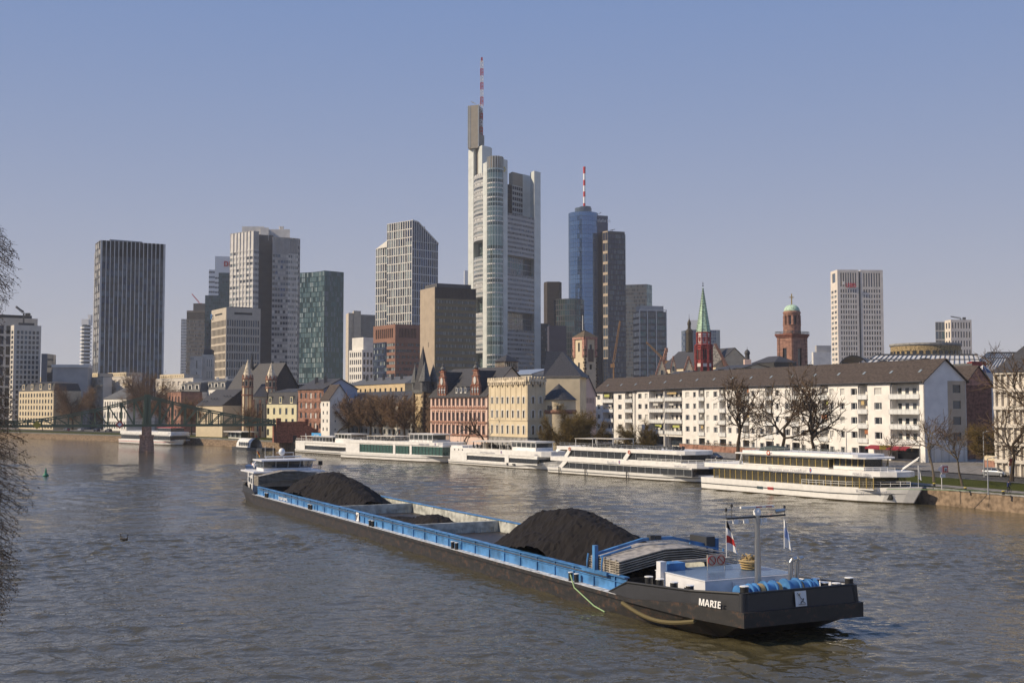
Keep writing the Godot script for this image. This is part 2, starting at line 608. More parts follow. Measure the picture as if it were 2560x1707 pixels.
func build_river() -> void:
	# ripples too small for the mesh: a tiling normal map
	var wn := FastNoiseLite.new()
	wn.noise_type = FastNoiseLite.TYPE_SIMPLEX_SMOOTH
	wn.seed = 11
	wn.frequency = 0.03
	wn.fractal_octaves = 3
	wn.fractal_gain = 0.55
	var im := wn.get_seamless_image(1024, 1024)
	im.convert(Image.FORMAT_RGBA8)
	im.bump_map_to_normal_map(9.0)
	var water := mat("river_water", lin(0.066, 0.056, 0.028), 0.04, 0.0, 0.5)
	water.normal_enabled = true
	water.normal_texture = ImageTexture.create_from_image(im)
	water.normal_scale = 0.3
	water.uv1_triplanar = true
	water.uv1_world_triplanar = true
	water.uv1_scale = v3(0.036, 0.036, 0.05)
	# waves of a metre and more are real relief
	var wave := []
	var wr := RandomNumberGenerator.new()
	wr.seed = 5
	for i in 26:
		var l := 0.86 * pow(8.0, i / 25.0)
		var a := PI / 2 + wr.randfn() * 0.55 - 0.15
		var k := TAU / l
		wave.append([cos(a) * k, sin(a) * k, wr.randf() * TAU, l * 0.0064 * (1.4 if l < 2.2 else 0.62), l])
	var gust := FastNoiseLite.new()
	gust.seed = 8
	gust.frequency = 0.018
	gust.fractal_octaves = 2
	var st := SurfaceTool.new()
	st.begin(Mesh.PRIMITIVE_TRIANGLES)
	var base := 0
	for z in [[-72.0, 72.0, 30.0, 135.0, 0.33, 0.0], [-160.0, 100.0, 134.0, 300.0, 0.9, -0.03], [-560.0, 130.0, 296.0, 760.0, 3.2, -0.06], [-1700.0, 700.0, 740.0, 1700.0, 60.0, -0.2], [-1700.0, -71.0, -300.0, 135.0, 12.0, -0.12], [-1700.0, -158.0, 134.0, 300.0, 12.0, -0.12], [71.0, 700.0, -300.0, 135.0, 12.0, -0.12], [98.0, 700.0, 134.0, 200.0, 12.0, -0.12], [-72.0, 72.0, -300.0, 31.0, 8.0, -0.1]]:
		var c: float = z[4]
		var nx := int((z[1] - z[0]) / c) + 1
		var nd := int((z[3] - z[2]) / c) + 1
		for j in nd + 1:
			for i in nx + 1:
				var x: float = z[0] + (z[1] - z[0]) * i / nx
				var d: float = z[2] + (z[3] - z[2]) * j / nd
				var h := 0.0
				var gx := 0.0
				var gd := 0.0
				var g := clampf(1.0 + gust.get_noise_2d(x, d * 0.6) * 1.3, 0.35, 1.8)
				for w in wave:
					if w[4] > 2.6 * c:
						var p: float = w[0] * x + w[1] * d + w[2]
						var am: float = w[3] * g
						h += am * sin(p)
						gx += am * w[0] * cos(p)
						gd += am * w[1] * cos(p)
				st.set_normal(v3(-gx, 1.0, gd).normalized())
				st.add_vertex(v3(x, h + z[5], -d))
		for j in nd:
			for i in nx:
				var q := base + j * (nx + 1) + i
				for k in [q, q + nx + 1, q + 1, q + 1, q + nx + 1, q + nx + 2]:
					st.add_index(k)
		base += (nx + 1) * (nd + 1)
	var o := MeshInstance3D.new()
	o.name = "river"
	o.mesh = st.commit()
	o.material_override = water
	o.set_meta("kind", "structure")
	add_child(o)

# ------------------------------------------------------------------ the towers behind
const TG := "office towers of the skyline"

func tower(called: String, label: String, d: float, px: Array, py: float, phi: float, deep := 0.0) -> Dictionary:
	var y1 := height_at(py, d)
	var pts := quad_plan(px[0], px[1], px[2], d, y1, phi, deep)
	var t := thing(called, label, "tower", Vector3.ZERO, 0.0, TG)
	return {"o": t, "p": pts, "y": y1, "d": d}

func faces(t: Dictionary, y0: float, y1: float, right: Dictionary, left: Dictionary) -> void:
	if right.size():
		facade(t.o, t.p[0], t.p[1], y0, y1, right)
	if left.size():
		facade(t.o, t.p[3], t.p[0], y0, y1, left)

func with(a: Dictionary, b: Dictionary) -> Dictionary:
	var r := a.duplicate()
	r.merge(b, true)
	return r

func roof_box(t: Dictionary, inset: float, h: float, m: Material, called := "roof_plant") -> void:
	var off := Geometry2D.offset_polygon(PackedVector2Array(t.p), -inset)
	if off.size():
		solid(t.o, called, Array(off[0]), t.y - 0.3, t.y + h, m)

func crane(label: String, d: float, a: Array, b: Array, m: Material) -> void:
	# a slewing jib from pixel a (heel) to pixel b (tip) at distance d
	var p := spot(a[0], a[1], d)
	var q := spot(b[0], b[1], d)
	var t := thing("tower_crane", label, "crane", v3(p.x, 2.2, p.z), 0.0, "cranes between the towers")
	var s := sh()
	var lean := q - p
	s.bar(Vector3.ZERO, v3(0, p.y - 2.2, 0), 0.7, 0.7)
	part("mast", s, m, t)
	s = sh()
	var o := v3(0, p.y - 2.2, 0)
	for k in [-0.6, 0.6]:
		s.bar(o + v3(k, 0, 0.4), o + lean + v3(k * 0.4, 0, 0.2), 0.25, 0.25)
	s.bar(o + v3(0, 1.2, 0), o + lean + v3(0, 0.3, 0), 0.3, 0.3)
	for i in 14:
		var c := o + lean * (i / 14.0)
		var e := o + lean * ((i + 1) / 14.0)
		s.bar(c + v3(-0.6, 0, 0.4), e + v3(0, 0.9, 0), 0.16, 0.16)
		s.bar(c + v3(0, 1.1, 0), e + v3(0.6, 0, 0.4), 0.16, 0.16)
	part("jib", s, m, t)
	s = sh()
	s.box(o + v3(0, 0.8, 0) - lean.normalized() * 3.0, v3(2.2, 2.2, 2.2))
	part("cabin", s, m, t)

func build_towers() -> void:
	var g := [M.glass_dark, M.glass_dark, M.glass_slate, M.glass_grey]
	var gd := [M.glass_dark, M.glass_black, M.glass_navy]
	# pale stone office at the far left, two blocks
	var t := tower("office_block", "pale stone office block with square windows behind the twigs at far left", 640, [26, 34, 102], 812, 0.62)
	var o := {"cols": 6, "rows": 20, "ww": 0.66, "wh": 0.66, "rec": 0.5, "wall": M.pale_stone, "panes": [M.glass_dark, M.glass_slate, M.glass_grey], "m": [1.2, 0.8, 0.0, 2.6], "parts": 110}
	faces(t, 2, t.y, o, with(o, {"cols": 1, "parts": 0, "m": [0.3, 0.3, 0.0, 2.6]}))
	body(t.o, t.p, 2, t.y - 0.2, M.pale_stone, 0.8)
	roof_box(t, 3.0, 1.5, M.dark_metal)
	var t1 := tower("office_block", "taller pale office block with dark flat roof cut by the left edge", 668, [-40, -40, 93], 792, 0.55, 20.0)
	facade(t1.o, t1.p[0], t1.p[1], 2, t1.y, {"cols": 5, "rows": 10, "ww": 0.62, "wh": 0.8, "rec": 0.6, "wall": M.pale_stone, "panes": gd, "m": [0.5, 10.5, 0.0, 4.0]})
	body(t1.o, t1.p, 2, t1.y - 0.2, M.pale_stone, 0.8)
	solid(t1.o, "roof_slab", [t1.p[0] + v2(0, -1), t1.p[1] + v2(-3, -1), t1.p[2] + v2(-3, 0), t1.p[3]], t1.y, t1.y + 1.7, M.dark_metal)
	crane("dark crane jib on the roof of the pale office at far left", 672, [58, 783], [39, 768], M.dark_metal)
	# slim white tower with rounded balconies
	var d := 1000.0
	var y1 := height_at(812, d)
	var tw := thing("balcony_tower", "slim white tower ringed by balconies beside the dark slab tower", "tower", Vector3.ZERO, 0.0, TG)
	var s := sh()
	var cx := side_at(213, d, 60.0)
	s.lathe(v3(cx, 0, -d), [v2(3.6, 2), v2(3.6, y1), v2(0, y1)], 16)
	part("shaft", s, M.glass_grey, tw)
	var fl := int((y1 - 2) / 3.1)
	var ring := sh()
	ring.lathe(Vector3.ZERO, [v2(3.4, 0), v2(4.7, 0), v2(4.7, 1.2), v2(3.4, 1.25)], 16)
	var ring_mesh := ring.mesh(M.white_matt)
	for i in fl:
		piece("balcony", ring_mesh, M.white_matt, tw, Transform3D(Basis(), v3(cx, 3 + i * 3.1, -d)))
	s = sh()
	s.box(v3(cx, y1 + 2.2, -d), v3(6.0, 5.0, 6.0))
	s.box(v3(cx + 3.2, y1 + 4.0, -d), v3(2.6, 9.0, 4.0))
	part("top_house", s, M.white_matt, tw)
	# the dark slab
	t = tower("slab_tower", "tall dark slab tower with pale vertical fins standing alone on the left", 660, [222, 250, 413], 600, 0.50)
	y1 = t.y
	var top := y1 - 8.4
	o = {"cols": 15, "rows": 25, "ww": 0.80, "wh": 0.82, "rec": 0.35, "wall": M.dark_metal, "fin_mat": M.light_clad, "panes": [M.glass_dark, M.glass_navy, M.glass_dark, M.glass_grey, M.glass_slate], "m": [0.9, 0.9, 0.0, 0.0], "fin": 0.30, "parts": 300}
	facade(t.o, t.p[0], t.p[1], 2, top, o)
	facade(t.o, t.p[0], t.p[1], top + 0.01, y1, with(o, {"rows": 2, "wh": 0.96, "panes": [M.black, M.dark_metal]}))
	var fold: Vector2 = t.p[3].lerp(t.p[0], 0.55)
	var back := v2(cos(0.5), sin(0.5)) * 3.0
	o = with(o, {"cols": 3, "rows": 26, "ww": 0.9, "wh": 0.78, "panes": [M.glass_grey, M.grey_clad, M.grey_metal], "parts": 0, "fin": 0.1, "m": [0.2, 0.2, 0.0, 0.0]})
	facade(t.o, fold, t.p[0], 2, y1, o)
	facade(t.o, t.p[3] + back, fold + back, 2, y1 - 3.0, with(o, {"cols": 2}))
	body(t.o, [t.p[0], t.p[1], t.p[2], t.p[3] + back, fold + back, fold], 2, y1 - 0.8, M.dark_clad, 0.6)
	var rs := sh()
	rs.bar(w3(t.p[0].lerp(t.p[1], 0.1) + v2(0, 4), y1 + 0.6), w3(t.p[0].lerp(t.p[1], 0.6) + v2(0, 4), y1 + 0.4), 1.0, 1.2)
	part("roof_rail", rs, M.grey_metal, t.o)
	# low grey flats and a dark hull-shaped block behind the left houses
	var hs := thing("low_building", "low grey hall with flat white roof left of the dark slab tower", "building")
	var pl := quad_plan(100, 130, 218, 620, 30.0, 0.2)
	solid(hs, "wall", pl, 2, height_at(918, 620), M.grey_clad)
	solid(hs, "roof", [pl[0] + v2(-.5, -.5), pl[1] + v2(.5, -.5), pl[2], pl[3]], height_at(918, 620), height_at(911, 620), M.light_clad)
	hs = thing("low_building", "small dark blue block with slanting side behind the pale office", "building")
	pl = quad_plan(100, 101, 116, 630, 30.0, 0.1)
	s = sh()
	s.prism(pl, 2, height_at(884, 630))
	part("wall", s, M.glass_navy, hs)
	# pale twin grid tower and beige ribbed tower
	t = tower("grid_tower", "distant pale tower with fine window grid left of the beige tower", 1300, [449, 452, 480], 797, 0.2)
	faces(t, 2, t.y, {"cols": 8, "rows": 34, "ww": 0.5, "wh": 0.5, "rec": 0.2, "wall": M.off_white, "panes": g, "parts": 0}, {"cols": 2, "rows": 34, "ww": 0.5, "wh": 0.5, "wall": M.off_white, "panes": g, "parts": 0})
	body(t.o, t.p, 2, t.y - 0.2, M.off_white)
	t = tower("ribbed_tower", "beige tower with close vertical ribs and a dark roof box", 1150, [464, 466, 545], 776, 0.15)
	o = {"cols": 26, "rows": 28, "ww": 0.62, "wh": 0.66, "rec": 0.4, "wall": M.tan_clad, "panes": [M.glass_pale, M.blind, M.glass_grey], "fin": 0.25, "parts": 0}
	faces(t, 2, t.y - 9.0, o, {})
	facade(t.o, t.p[0], t.p[1], t.y - 8.99, t.y, with(o, {"rows": 1, "wh": 0.72, "sill": 0.2, "panes": [M.black]}))
	body(t.o, t.p, 2, t.y - 0.2, M.tan_clad, 0.6)
	solid(t.o, "roof_plant", [along(t.p[0], v2(1, 0), 478, t.y) + v2(0, 6), along(t.p[0], v2(1, 0), 530, t.y) + v2(0, 6), along(t.p[0], v2(1, 0), 530, t.y) + v2(0, 20), along(t.p[0], v2(1, 0), 478, t.y) + v2(0, 20)], t.y - 0.4, height_at(757, 1150), M.dark_clad)
	crane("red crane jib rising over the beige ribbed tower", 1250, [497, 757], [479, 735], M.red)
	# white stepped tower with a red sign
	t = tower("stepped_tower", "white stepped tower with small red sign half hidden behind the grey towers", 1200, [520, 522, 600], 640, 0.2)
	o = {"cols": 10, "rows": 14, "ww": 0.9, "wh": 0.38, "rec": 0.4, "wall": M.white_matt, "panes": [M.glass_grey, M.glass_slate], "parts": 0}
	pl = t.p
	var mid := along(pl[0], v2(cos(0.2), sin(0.2)), 537, t.y)
	facade(t.o, pl[0], mid, 2, height_at(674, 1200), with(o, {"cols": 3, "rows": 30}))
	body(t.o, [pl[0], mid, mid + v2(-4, 18), pl[3]], 2, height_at(674, 1200), M.white_matt, 0.6, "low_core")
	facade(t.o, mid, pl[1], 2, t.y - 20, with(o, {"rows": 30}))
	facade(t.o, mid, pl[1], t.y - 20, t.y, with(o, {"cols": 1, "rows": 1, "ww": 0.06, "wh": 0.02}))
	body(t.o, [mid, pl[1], pl[2], mid + v2(-4, 18)], 2, t.y - 0.4, M.white_matt, 0.6)
	var sg := along(pl[0], v2(cos(0.2), sin(0.2)), 563, t.y)
	label_text(t.o, "sign_lettering", "DB", 5.6, w3(sg, height_at(653, 1200)) + v3(3.2, -2.4, 0.4), v3(cos(0.2), 0, -sin(0.2)), M.red, 0.3, true)
	# teal glass tower in front of it
	t = tower("glass_tower", "teal glass tower with stepped top left of the grey twin tower", 1000, [511, 512, 590], 738, 0.15)
	o = {"cols": 16, "rows": 40, "ww": 0.86, "wh": 0.86, "rec": 0.12, "wall": M.dark_clad, "panes": [M.glass_teal, M.glass_teal, M.glass_slate, M.glass_green_dark], "parts": 0}
	facade(t.o, t.p[0], t.p[1], 2, t.y, o)
	body(t.o, t.p, 2, t.y - 0.1, M.dark_clad)
	var um := along(t.p[0], v2(cos(0.15), sin(0.15)), 543, t.y) + v2(0, 3)
	var ur := along(um, v2(cos(0.15), sin(0.15)), 600, t.y)
	var uy := height_at(681, 1003)
	facade(t.o, um, ur, t.y - 1, uy, with(o, {"cols": 12, "rows": 9}))
	body(t.o, [um, ur, ur + v2(-2, 14), um + v2(-2, 14)], t.y - 1, uy - 0.1, M.dark_clad, 0.42, "upper_core")
	# grey twin tower with a dark core between its wings
	t = tower("twin_tower", "light grey tower of two wings joined by a dark core, tallest on the left", 950, [575, 633, 647], 576, 0.9)
	o = {"cols": 7, "rows": 30, "ww": 0.88, "wh": 0.5, "rec": 0.3, "wall": M.light_clad, "panes": [M.blind, M.glass_pale, M.blind, M.glass_grey], "fin": 0.5, "parts": 0}
	y1 = t.y
	var lo := y1 - 15.0
	faces(t, 2, lo, with(o, {"cols": 4, "panes": [M.glass_blue_dark, M.glass_slate]}), with(o, {"parts": 210}))
	faces(t, lo, y1, with(o, {"rows": 1, "wh": 0.98, "cols": 4, "panes": [M.grey_clad]}), with(o, {"rows": 1, "wh": 0.98, "panes": [M.light_clad]}))
	body(t.o, t.p, 2, y1 - 0.2, M.light_clad, 0.6)
	var c0 := v2(side_at(646, 962, 150), 962)
	var c1 := v2(side_at(682, 968, 150), 968)
	solid(t.o, "dark_core", [c0, c1, c1 + v2(-4, 30), c0 + v2(-4, 30)], 2, height_at(586, 962), M.dark_clad)
	var r0 := v2(side_at(681, 955, 150), 955)
	var rm := along(r0, v2(cos(0.35), sin(0.35)), 721, 150)
	var rr := along(rm, v2(cos(0.6), sin(0.6)), 745, 150)
	var re := along(rr, v2(cos(1.1), sin(1.1)), 750, 150)
	var ry := height_at(592, 955)
	o = with(o, {"cols": 6, "rows": 30, "panes": [M.glass_slate, M.glass_grey, M.glass_blue_dark, M.blind], "wall": M.grey_clad})
	facade(t.o, r0, rm, 2, ry - 13, with(o, {"parts": 90}))
	facade(t.o, rm, rr, 2, ry - 13, with(o, {"cols": 5, "panes": [M.blind, M.glass_pale, M.glass_pale, M.glass_slate], "wall": M.light_clad}))
	facade(t.o, rr, re, 2, ry, with(o, {"cols": 2}))
	facade(t.o, r0, rm, ry - 13, ry, with(o, {"rows": 1, "wh": 0.98, "panes": [M.grey_clad], "cols": 6}))
	facade(t.o, rm, rr, ry - 13, ry, with(o, {"rows": 1, "wh": 0.98, "panes": [M.grey_clad], "cols": 5}))
	body(t.o, [r0, rm, rr, re, re + v2(-6, 22), r0 + v2(-4, 30)], 2, ry - 0.3, M.grey_clad, 0.6, "right_core")
	s = sh()
	s.prism([v2(side_at(604, 970, 160), 970), v2(side_at(660, 970, 160), 970), v2(side_at(660, 985, 160), 985), v2(side_at(604, 985, 160), 985)], y1 - 1, height_at(566, 970))
	s.prism([v2(side_at(650, 966, 160), 966), v2(side_at(671, 966, 160), 966), v2(side_at(671, 980, 160), 980), v2(side_at(650, 980, 160), 980)], y1 - 6, height_at(569, 966))
	s.prism([v2(side_at(671, 975, 160), 975), v2(side_at(724, 975, 160), 975), v2(side_at(724, 990, 160), 990), v2(side_at(671, 990, 160), 990)], y1 - 6, height_at(573, 975))
	for k in 3:
		s.tube(spot(699 + k * 4, 575, 980), spot(699 + k * 4, 566, 980), 0.7, 0.7, 8)
	part("roof_plant", s, M.light_clad, t.o)
	# beige office of paired storeys
	t = tower("office_tower", "beige office tower with tall narrow window slots in front of the grey towers", 720, [528, 565, 651], 768, 0.55)
	y1 = t.y
	o = {"cols": 14, "rows": 13, "ww": 0.62, "wh": 0.76, "rec": 0.55, "wall": M.beige, "panes": [M.glass_grey, M.glass_dark, M.glass_slate], "m": [0.4, 0.6, 0.0, 0.0], "parts": 182}
	faces(t, 2, y1 - 7.0, o, with(o, {"cols": 11, "parts": 118, "panes": [M.glass_dark, M.glass_black, M.glass_grey]}))
	faces(t, y1 - 7.0, y1, with(o, {"cols": 1, "rows": 1, "ww": 0.55, "wh": 0.2, "panes": [M.dark_metal]}), with(o, {"cols": 1, "rows": 1, "ww": 0.5, "wh": 0.16, "panes": [M.dark_metal]}))
	body(t.o, t.p, 2, y1 - 0.3, M.beige, 0.8)
	roof_box(t, 4.0, 0.9, M.dark_metal)
	var em := w3(t.p[3].lerp(t.p[0], 0.08), y1 - 4.0) + v3(-0.6, 0, 0.4)
	s = sh()
	s.lathe(Vector3.ZERO, [v2(1.0, 0), v2(1.7, 0), v2(1.7, 0.25), v2(1.0, 0.25)], 14)
	var ring_logo := part("round_emblem", s, M.blue_paint, t.o)
	ring_logo.transform = Transform3D(Basis(v3(0.5, 0, 0.87).normalized(), deg_to_rad(90)), em)
	# small beige houses at its foot
	t = tower("office_block", "low blank beige block with slit windows at the foot of the beige office tower", 690, [472, 474, 504], 890, 0.15)
	facade(t.o, t.p[0], t.p[1], 2, t.y, {"cols": 1, "rows": 6, "ww": 0.1, "wh": 0.7, "rec": 0.3, "wall": M.pale_stone, "panes": [M.glass_dark], "m": [1.0, 0.0, 0.0, 1.5]})
	body(t.o, t.p, 2, t.y - 0.2, M.pale_stone)
	label_text(t.o, "sign_lettering", "(G)", 1.4, w3(t.p[0].lerp(t.p[1], 0.02), height_at(896, 690)) + v3(1.0, 0, 0.4), v3(1, 0, 0), M.dark_metal)
	t = tower("office_block", "second low pale block with three window columns beside the slit windowed block", 700, [503, 504, 532], 886, 0.15)
	facade(t.o, t.p[0], t.p[1], 2, t.y, {"cols": 3, "rows": 6, "ww": 0.25, "wh": 0.6, "rec": 0.3, "wall": M.pale_stone, "panes": [M.glass_dark], "m": [2.5, 0.3, 0.0, 1.5]})
	body(t.o, t.p, 2, t.y - 0.2, M.pale_stone)
	roof_box(t, 1.0, 3.2, M.dark_clad)
	# green glass tower
	d = 850.0
	y1 = height_at(676, d)
	tw = thing("glass_tower", "green glass tower with a hollow curved left face", "tower", Vector3.ZERO, 0.0, TG)
	var near := v2(side_at(811, d, y1), d)
	var rgt := along(near, v2(cos(0.75), sin(0.75)), 859, y1)
	var lft := along(near, v2(-cos(0.62), sin(0.62)), 749, y1)
	o = {"cols": 3, "rows": 30, "ww": 0.9, "wh": 0.84, "rec": 0.1, "wall": M.glass_green_dark, "panes": [M.glass_green, M.glass_green_dark, M.glass_green_pale, M.glass_green, M.glass_teal], "parts": 50}
	var chain := []
	for k in 7:
		var f := k / 6.0
		var q: Vector2 = lft.lerp(near, f) + v2(0.5, 0.86) * 2.6 * sin(f * PI)
		chain.append(q)
	for k in 6:
		facade(tw, chain[k], chain[k + 1], 2, y1, o)
	facade(tw, near, rgt, 2, y1, with(o, {"cols": 14, "parts": 0, "panes": [M.glass_green_dark, M.glass_teal, M.glass_slate, M.glass_green_dark]}))
	body(tw, chain + [rgt, rgt + v2(-18, 16), lft + v2(4, 12)], 2, y1 - 0.2, M.dark_clad, 0.4)
	# grey slab with two lit ends
	d = 1050.0
	y1 = height_at(776, d)
	tw = thing("slab_tower", "distant grey slab tower of two thin plates with ribbed side", "tower", Vector3.ZERO, 0.0, TG)
	for k in [[858, 873, 782, 0.0], [873, 885, 776, 4.0]]:
		var a := v2(side_at(k[0], d, y1), d + 16.0 + k[3])
		var b := v2(side_at(k[1] - 2, d, y1), d + k[3] * 0.5)
		solid(tw, "plate", [a, b, b + v2(6, 4), a + v2(6, 4)], 2, height_at(k[2], d), M.beige)
	near = v2(side_at(885, d, y1), d + 3)
	rgt = along(near, v2(cos(0.55), sin(0.55)), 940, y1)
	facade(tw, near, rgt, 2, y1 - 3, {"cols": 26, "rows": 1, "ww": 0.6, "wh": 0.98, "rec": 0.3, "wall": M.grey_clad, "panes": [M.glass_slate, M.dark_clad], "parts": 0})
	body(tw, [near, rgt, rgt + v2(-10, 16), near + v2(-10, 16)], 2, y1 - 3.2, M.grey_clad)
	# small white office with square windows
	t = tower("office_block", "white office block with small square windows left of the red brown block", 800, [872, 905, 934], 874, 0.75)
	o = {"cols": 6, "rows": 10, "ww": 0.55, "wh": 0.62, "rec": 0.4, "wall": M.off_white, "panes": gd, "m": [0.4, 0.4, 0.0, 0.8], "parts": 60}
	faces(t, 2, t.y, with(o, {"cols": 3}), o)
	body(t.o, t.p, 2, t.y - 0.2, M.off_white, 0.6)
	var py2 := height_at(843, 803)
	var uq := quad_plan(880, 908, 934, 804, py2, 0.75)
	solid(t.o, "upper_storey", uq, t.y - 0.2, py2, M.off_white)
	# white gridded tower with sloping shoulders
	d = 900.0
	near = v2(side_at(1030, d, 150), d)
	var phi := 0.72
	var eR := v2(cos(phi), sin(phi))
	var eL := v2(-cos(0.75), sin(0.75))
	y1 = height_at(550, d)
	rgt = along(near, eR, 1095, 130)
	var ms := along(near, eR, 1045, 150)
	lft = along(near, eL, 967, 150)
	var far_l := along(lft + v2(0.0, 2.0), eL, 939, 130)
	var ysl := height_at(620, d + 25)
	tw = thing("grid_tower", "white framed glass tower with sloping shoulders left of the tallest tower", "tower", Vector3.ZERO, 0.0, TG)
	o = {"cols": 11, "rows": 24, "ww": 0.78, "wh": 0.9, "rec": 0.35, "wall": M.off_white, "panes": [M.glass_slate, M.glass_dark, M.glass_pale, M.glass_grey, M.glass_green_pale], "fin": 0.2, "parts": 264}
	facade(tw, lft, near, 2, y1, o)
	facade(tw, far_l, lft + v2(0.0, 2.0), 2, ysl, with(o, {"cols": 5, "rows": 22, "parts": 0}))
	var cut := height_at(617, d + 35)
	facade(tw, near, rgt, 2, cut, with(o, {"cols": 12, "rows": 22, "parts": 0, "wall": M.light_clad, "panes": [M.glass_navy, M.glass_blue_dark, M.glass_dark]}))
	body(tw, [near, rgt, rgt + v2(-18, 16), lft], 2, cut, M.dark_clad, 0.6)
	body(tw, [far_l, lft + v2(0, 2), lft + v2(8, 12), far_l + v2(12, 8)], 2, ysl - 0.2, M.dark_clad, 0.6, "left_core")
	# the slanting top of the right face and the left shoulder
	s = sh()
	var bk := v2(-14, 14)
	var pr := [w3(near, cut), w3(rgt, cut), w3(rgt, cut + 0.1), w3(ms, y1 - 1.0), w3(near, y1)]
	var pb := []
	for q in pr:
		pb.append(q + v3(bk.x, 0, -bk.y))
	for q in [pr, pb]:
		for k in range(1, 4):
			s.tri(q[0], q[k], q[k + 1])
	for k in 5:
		s.quad(pr[k], pr[(k + 1) % 5], pb[(k + 1) % 5], pb[k])
	part("slanting_top", s, M.glass_navy, tw)
	s = sh()
	var nr := v3(eR.y, 0, eR.x) * 0.25
	for k in 13:
		var f := k / 12.0
		var q := near.lerp(rgt, f)
		var hh := y1 if q.x < ms.x else lerpf(y1 - 1.0, cut, (q.x - ms.x) / (rgt.x - ms.x))
		s.bar(w3(q, cut - 1) + nr, w3(q, hh) + nr, 0.5, 0.5)
	s.bar(pr[4] + nr, pr[3] + nr, 0.8, 0.8)
	s.bar(pr[3] + nr, pr[2] + nr, 0.8, 0.8)
	part("frame", s, M.off_white, tw)
	s = sh()
	var yl := height_at(596, d + 8)
	s.tri(w3(far_l, ysl), w3(lft, yl), w3(lft, ysl))
	s.quad(w3(far_l, ysl), w3(lft, yl), w3(lft + v2(8, 12), yl), w3(far_l + v2(12, 8), ysl))
	part("shoulder", s, M.off_white, tw)
	s = sh()
	s.prism([ms + v2(4, 12), rgt + v2(-12, 6), rgt + v2(-12, 12), ms + v2(4, 18)], cut, height_at(567, d + 20))
	part("roof_plant", s, M.dark_clad, tw)
	# red brown office
	t = tower("office_tower", "red brown office block with dark glass strips in front of the tan tower", 700, [933, 988, 1050], 810, 0.62)
	y1 = t.y
	var ym := height_at(853, 700)
	o = {"cols": 9, "rows": 1, "ww": 0.6, "wh": 0.55, "rec": 0.4, "wall": M.brown_clad, "panes": [M.glass_black], "m": [2.5, 2.5, 0.0, 0.0]}
	faces(t, ym, y1, with(o, {"cols": 12}), o)
	var split: Vector2 = t.p[3].lerp(t.p[0], 0.62)
	o = {"cols": 8, "rows": 14, "ww": 0.97, "wh": 0.62, "rec": 0.25, "wall": M.glass_navy, "panes": [M.glass_navy, M.glass_dark, M.glass_navy, M.glass_slate, M.glass_pale], "parts": 112}
	facade(t.o, t.p[3], split, 2, ym, o)
	facade(t.o, split, t.p[0], 2, ym, with(o, {"cols": 4, "wall": M.brown_clad, "wh": 0.5, "parts": 56, "panes": [M.glass_dark, M.glass_slate, M.glass_pale]}))
	facade(t.o, t.p[0], t.p[1], 2, ym, with(o, {"cols": 12, "wall": M.brown_clad, "wh": 0.42, "parts": 120, "panes": [M.glass_grey, M.brown_clad, M.glass_dark]}))
	body(t.o, t.p, 2, y1 - 0.2, M.brown_clad, 0.7)
	# tan slab with gold bands
	t = tower("slab_tower", "tan slab tower with blank sunlit end and gold banded windows", 780, [1050, 1087, 1190], 717, 0.48)
	y1 = t.y
	o = {"cols": 28, "rows": 20, "ww": 0.8, "wh": 0.5, "rec": 0.25, "wall": mat("gold_clad", lin(0.16, 0.125, 0.06), 0.5), "panes": [M.glass_slate, M.glass_grey, M.glass_pale, M.glass_grey], "m": [1.0, 0, 0, 0], "parts": 0}
	facade(t.o, t.p[0], t.p[1], 2, y1 - 7.5, o)
	facade(t.o, t.p[0], t.p[1], y1 - 7.5, y1, with(o, {"rows": 1, "wh": 0.95, "panes": [M.dark_brown], "wall": M.dark_brown}))
	facade(t.o, t.p[3], t.p[0], 2, y1, {"cols": 8, "rows": 1, "ww": 0.93, "wh": 0.995, "rec": 0.06, "wall": M.beige, "panes": [M.tan_clad], "parts": 8})
	body(t.o, t.p, 2, y1 - 0.2, M.dark_brown)
	roof_box(t, 2.5, 2.8, M.dark_clad)
	build_tallest()
	build_right_towers(g, gd)

func ribbon_panel(par: Node, a: Vector2, b: Vector2, y0: float, y1: float, bulge: float, wall: Material, glassy: Array, seg := 1, floor_h := 3.9, ticks := 10) -> void:
	# storeys of ribbon windows between solid bands, bowed outward by bulge
	var u := (b - a).normalized()
	var n := v2(u.y, -u.x)
	var chain := []
	for k in seg + 1:
		var f := k / float(seg)
		chain.append(a.lerp(b, f) + n * bulge * 4.0 * f * (1.0 - f))
	var rows := maxi(1, int(round((y1 - y0) / floor_h)))
	var fh := (y1 - y0) / rows
	var bands := sh()
	for r in rows:
		var yb := y0 + fh * r
		var win := sh()
		for k in seg:
			var p: Vector2 = chain[k]
			var q: Vector2 = chain[k + 1]
			var n3 := v3(n.x, 0, -n.y)
			bands.block(w3(p, yb), w3(q, yb) - w3(p, yb), UP3 * fh * 0.52, -n3 * 0.6)
			win.block(w3(p, yb + fh * 0.5) - n3 * 0.3, w3(q, yb) - w3(p, yb), UP3 * fh * 0.5, -n3 * 0.25)
			for j in ticks:
				var m := p.lerp(q, (j + 0.5) / ticks)
				if rng.randf() < 0.75:
					bands.block(w3(m - u * 0.2, yb + fh * 0.5), w3(m + u * 0.2, 0) - w3(m - u * 0.2, 0), UP3 * fh * 0.5, -n3 * 0.35)
		part("window_band", win, glassy[rng.randi() % glassy.size()], par)
	part("wall", bands, wall, par)

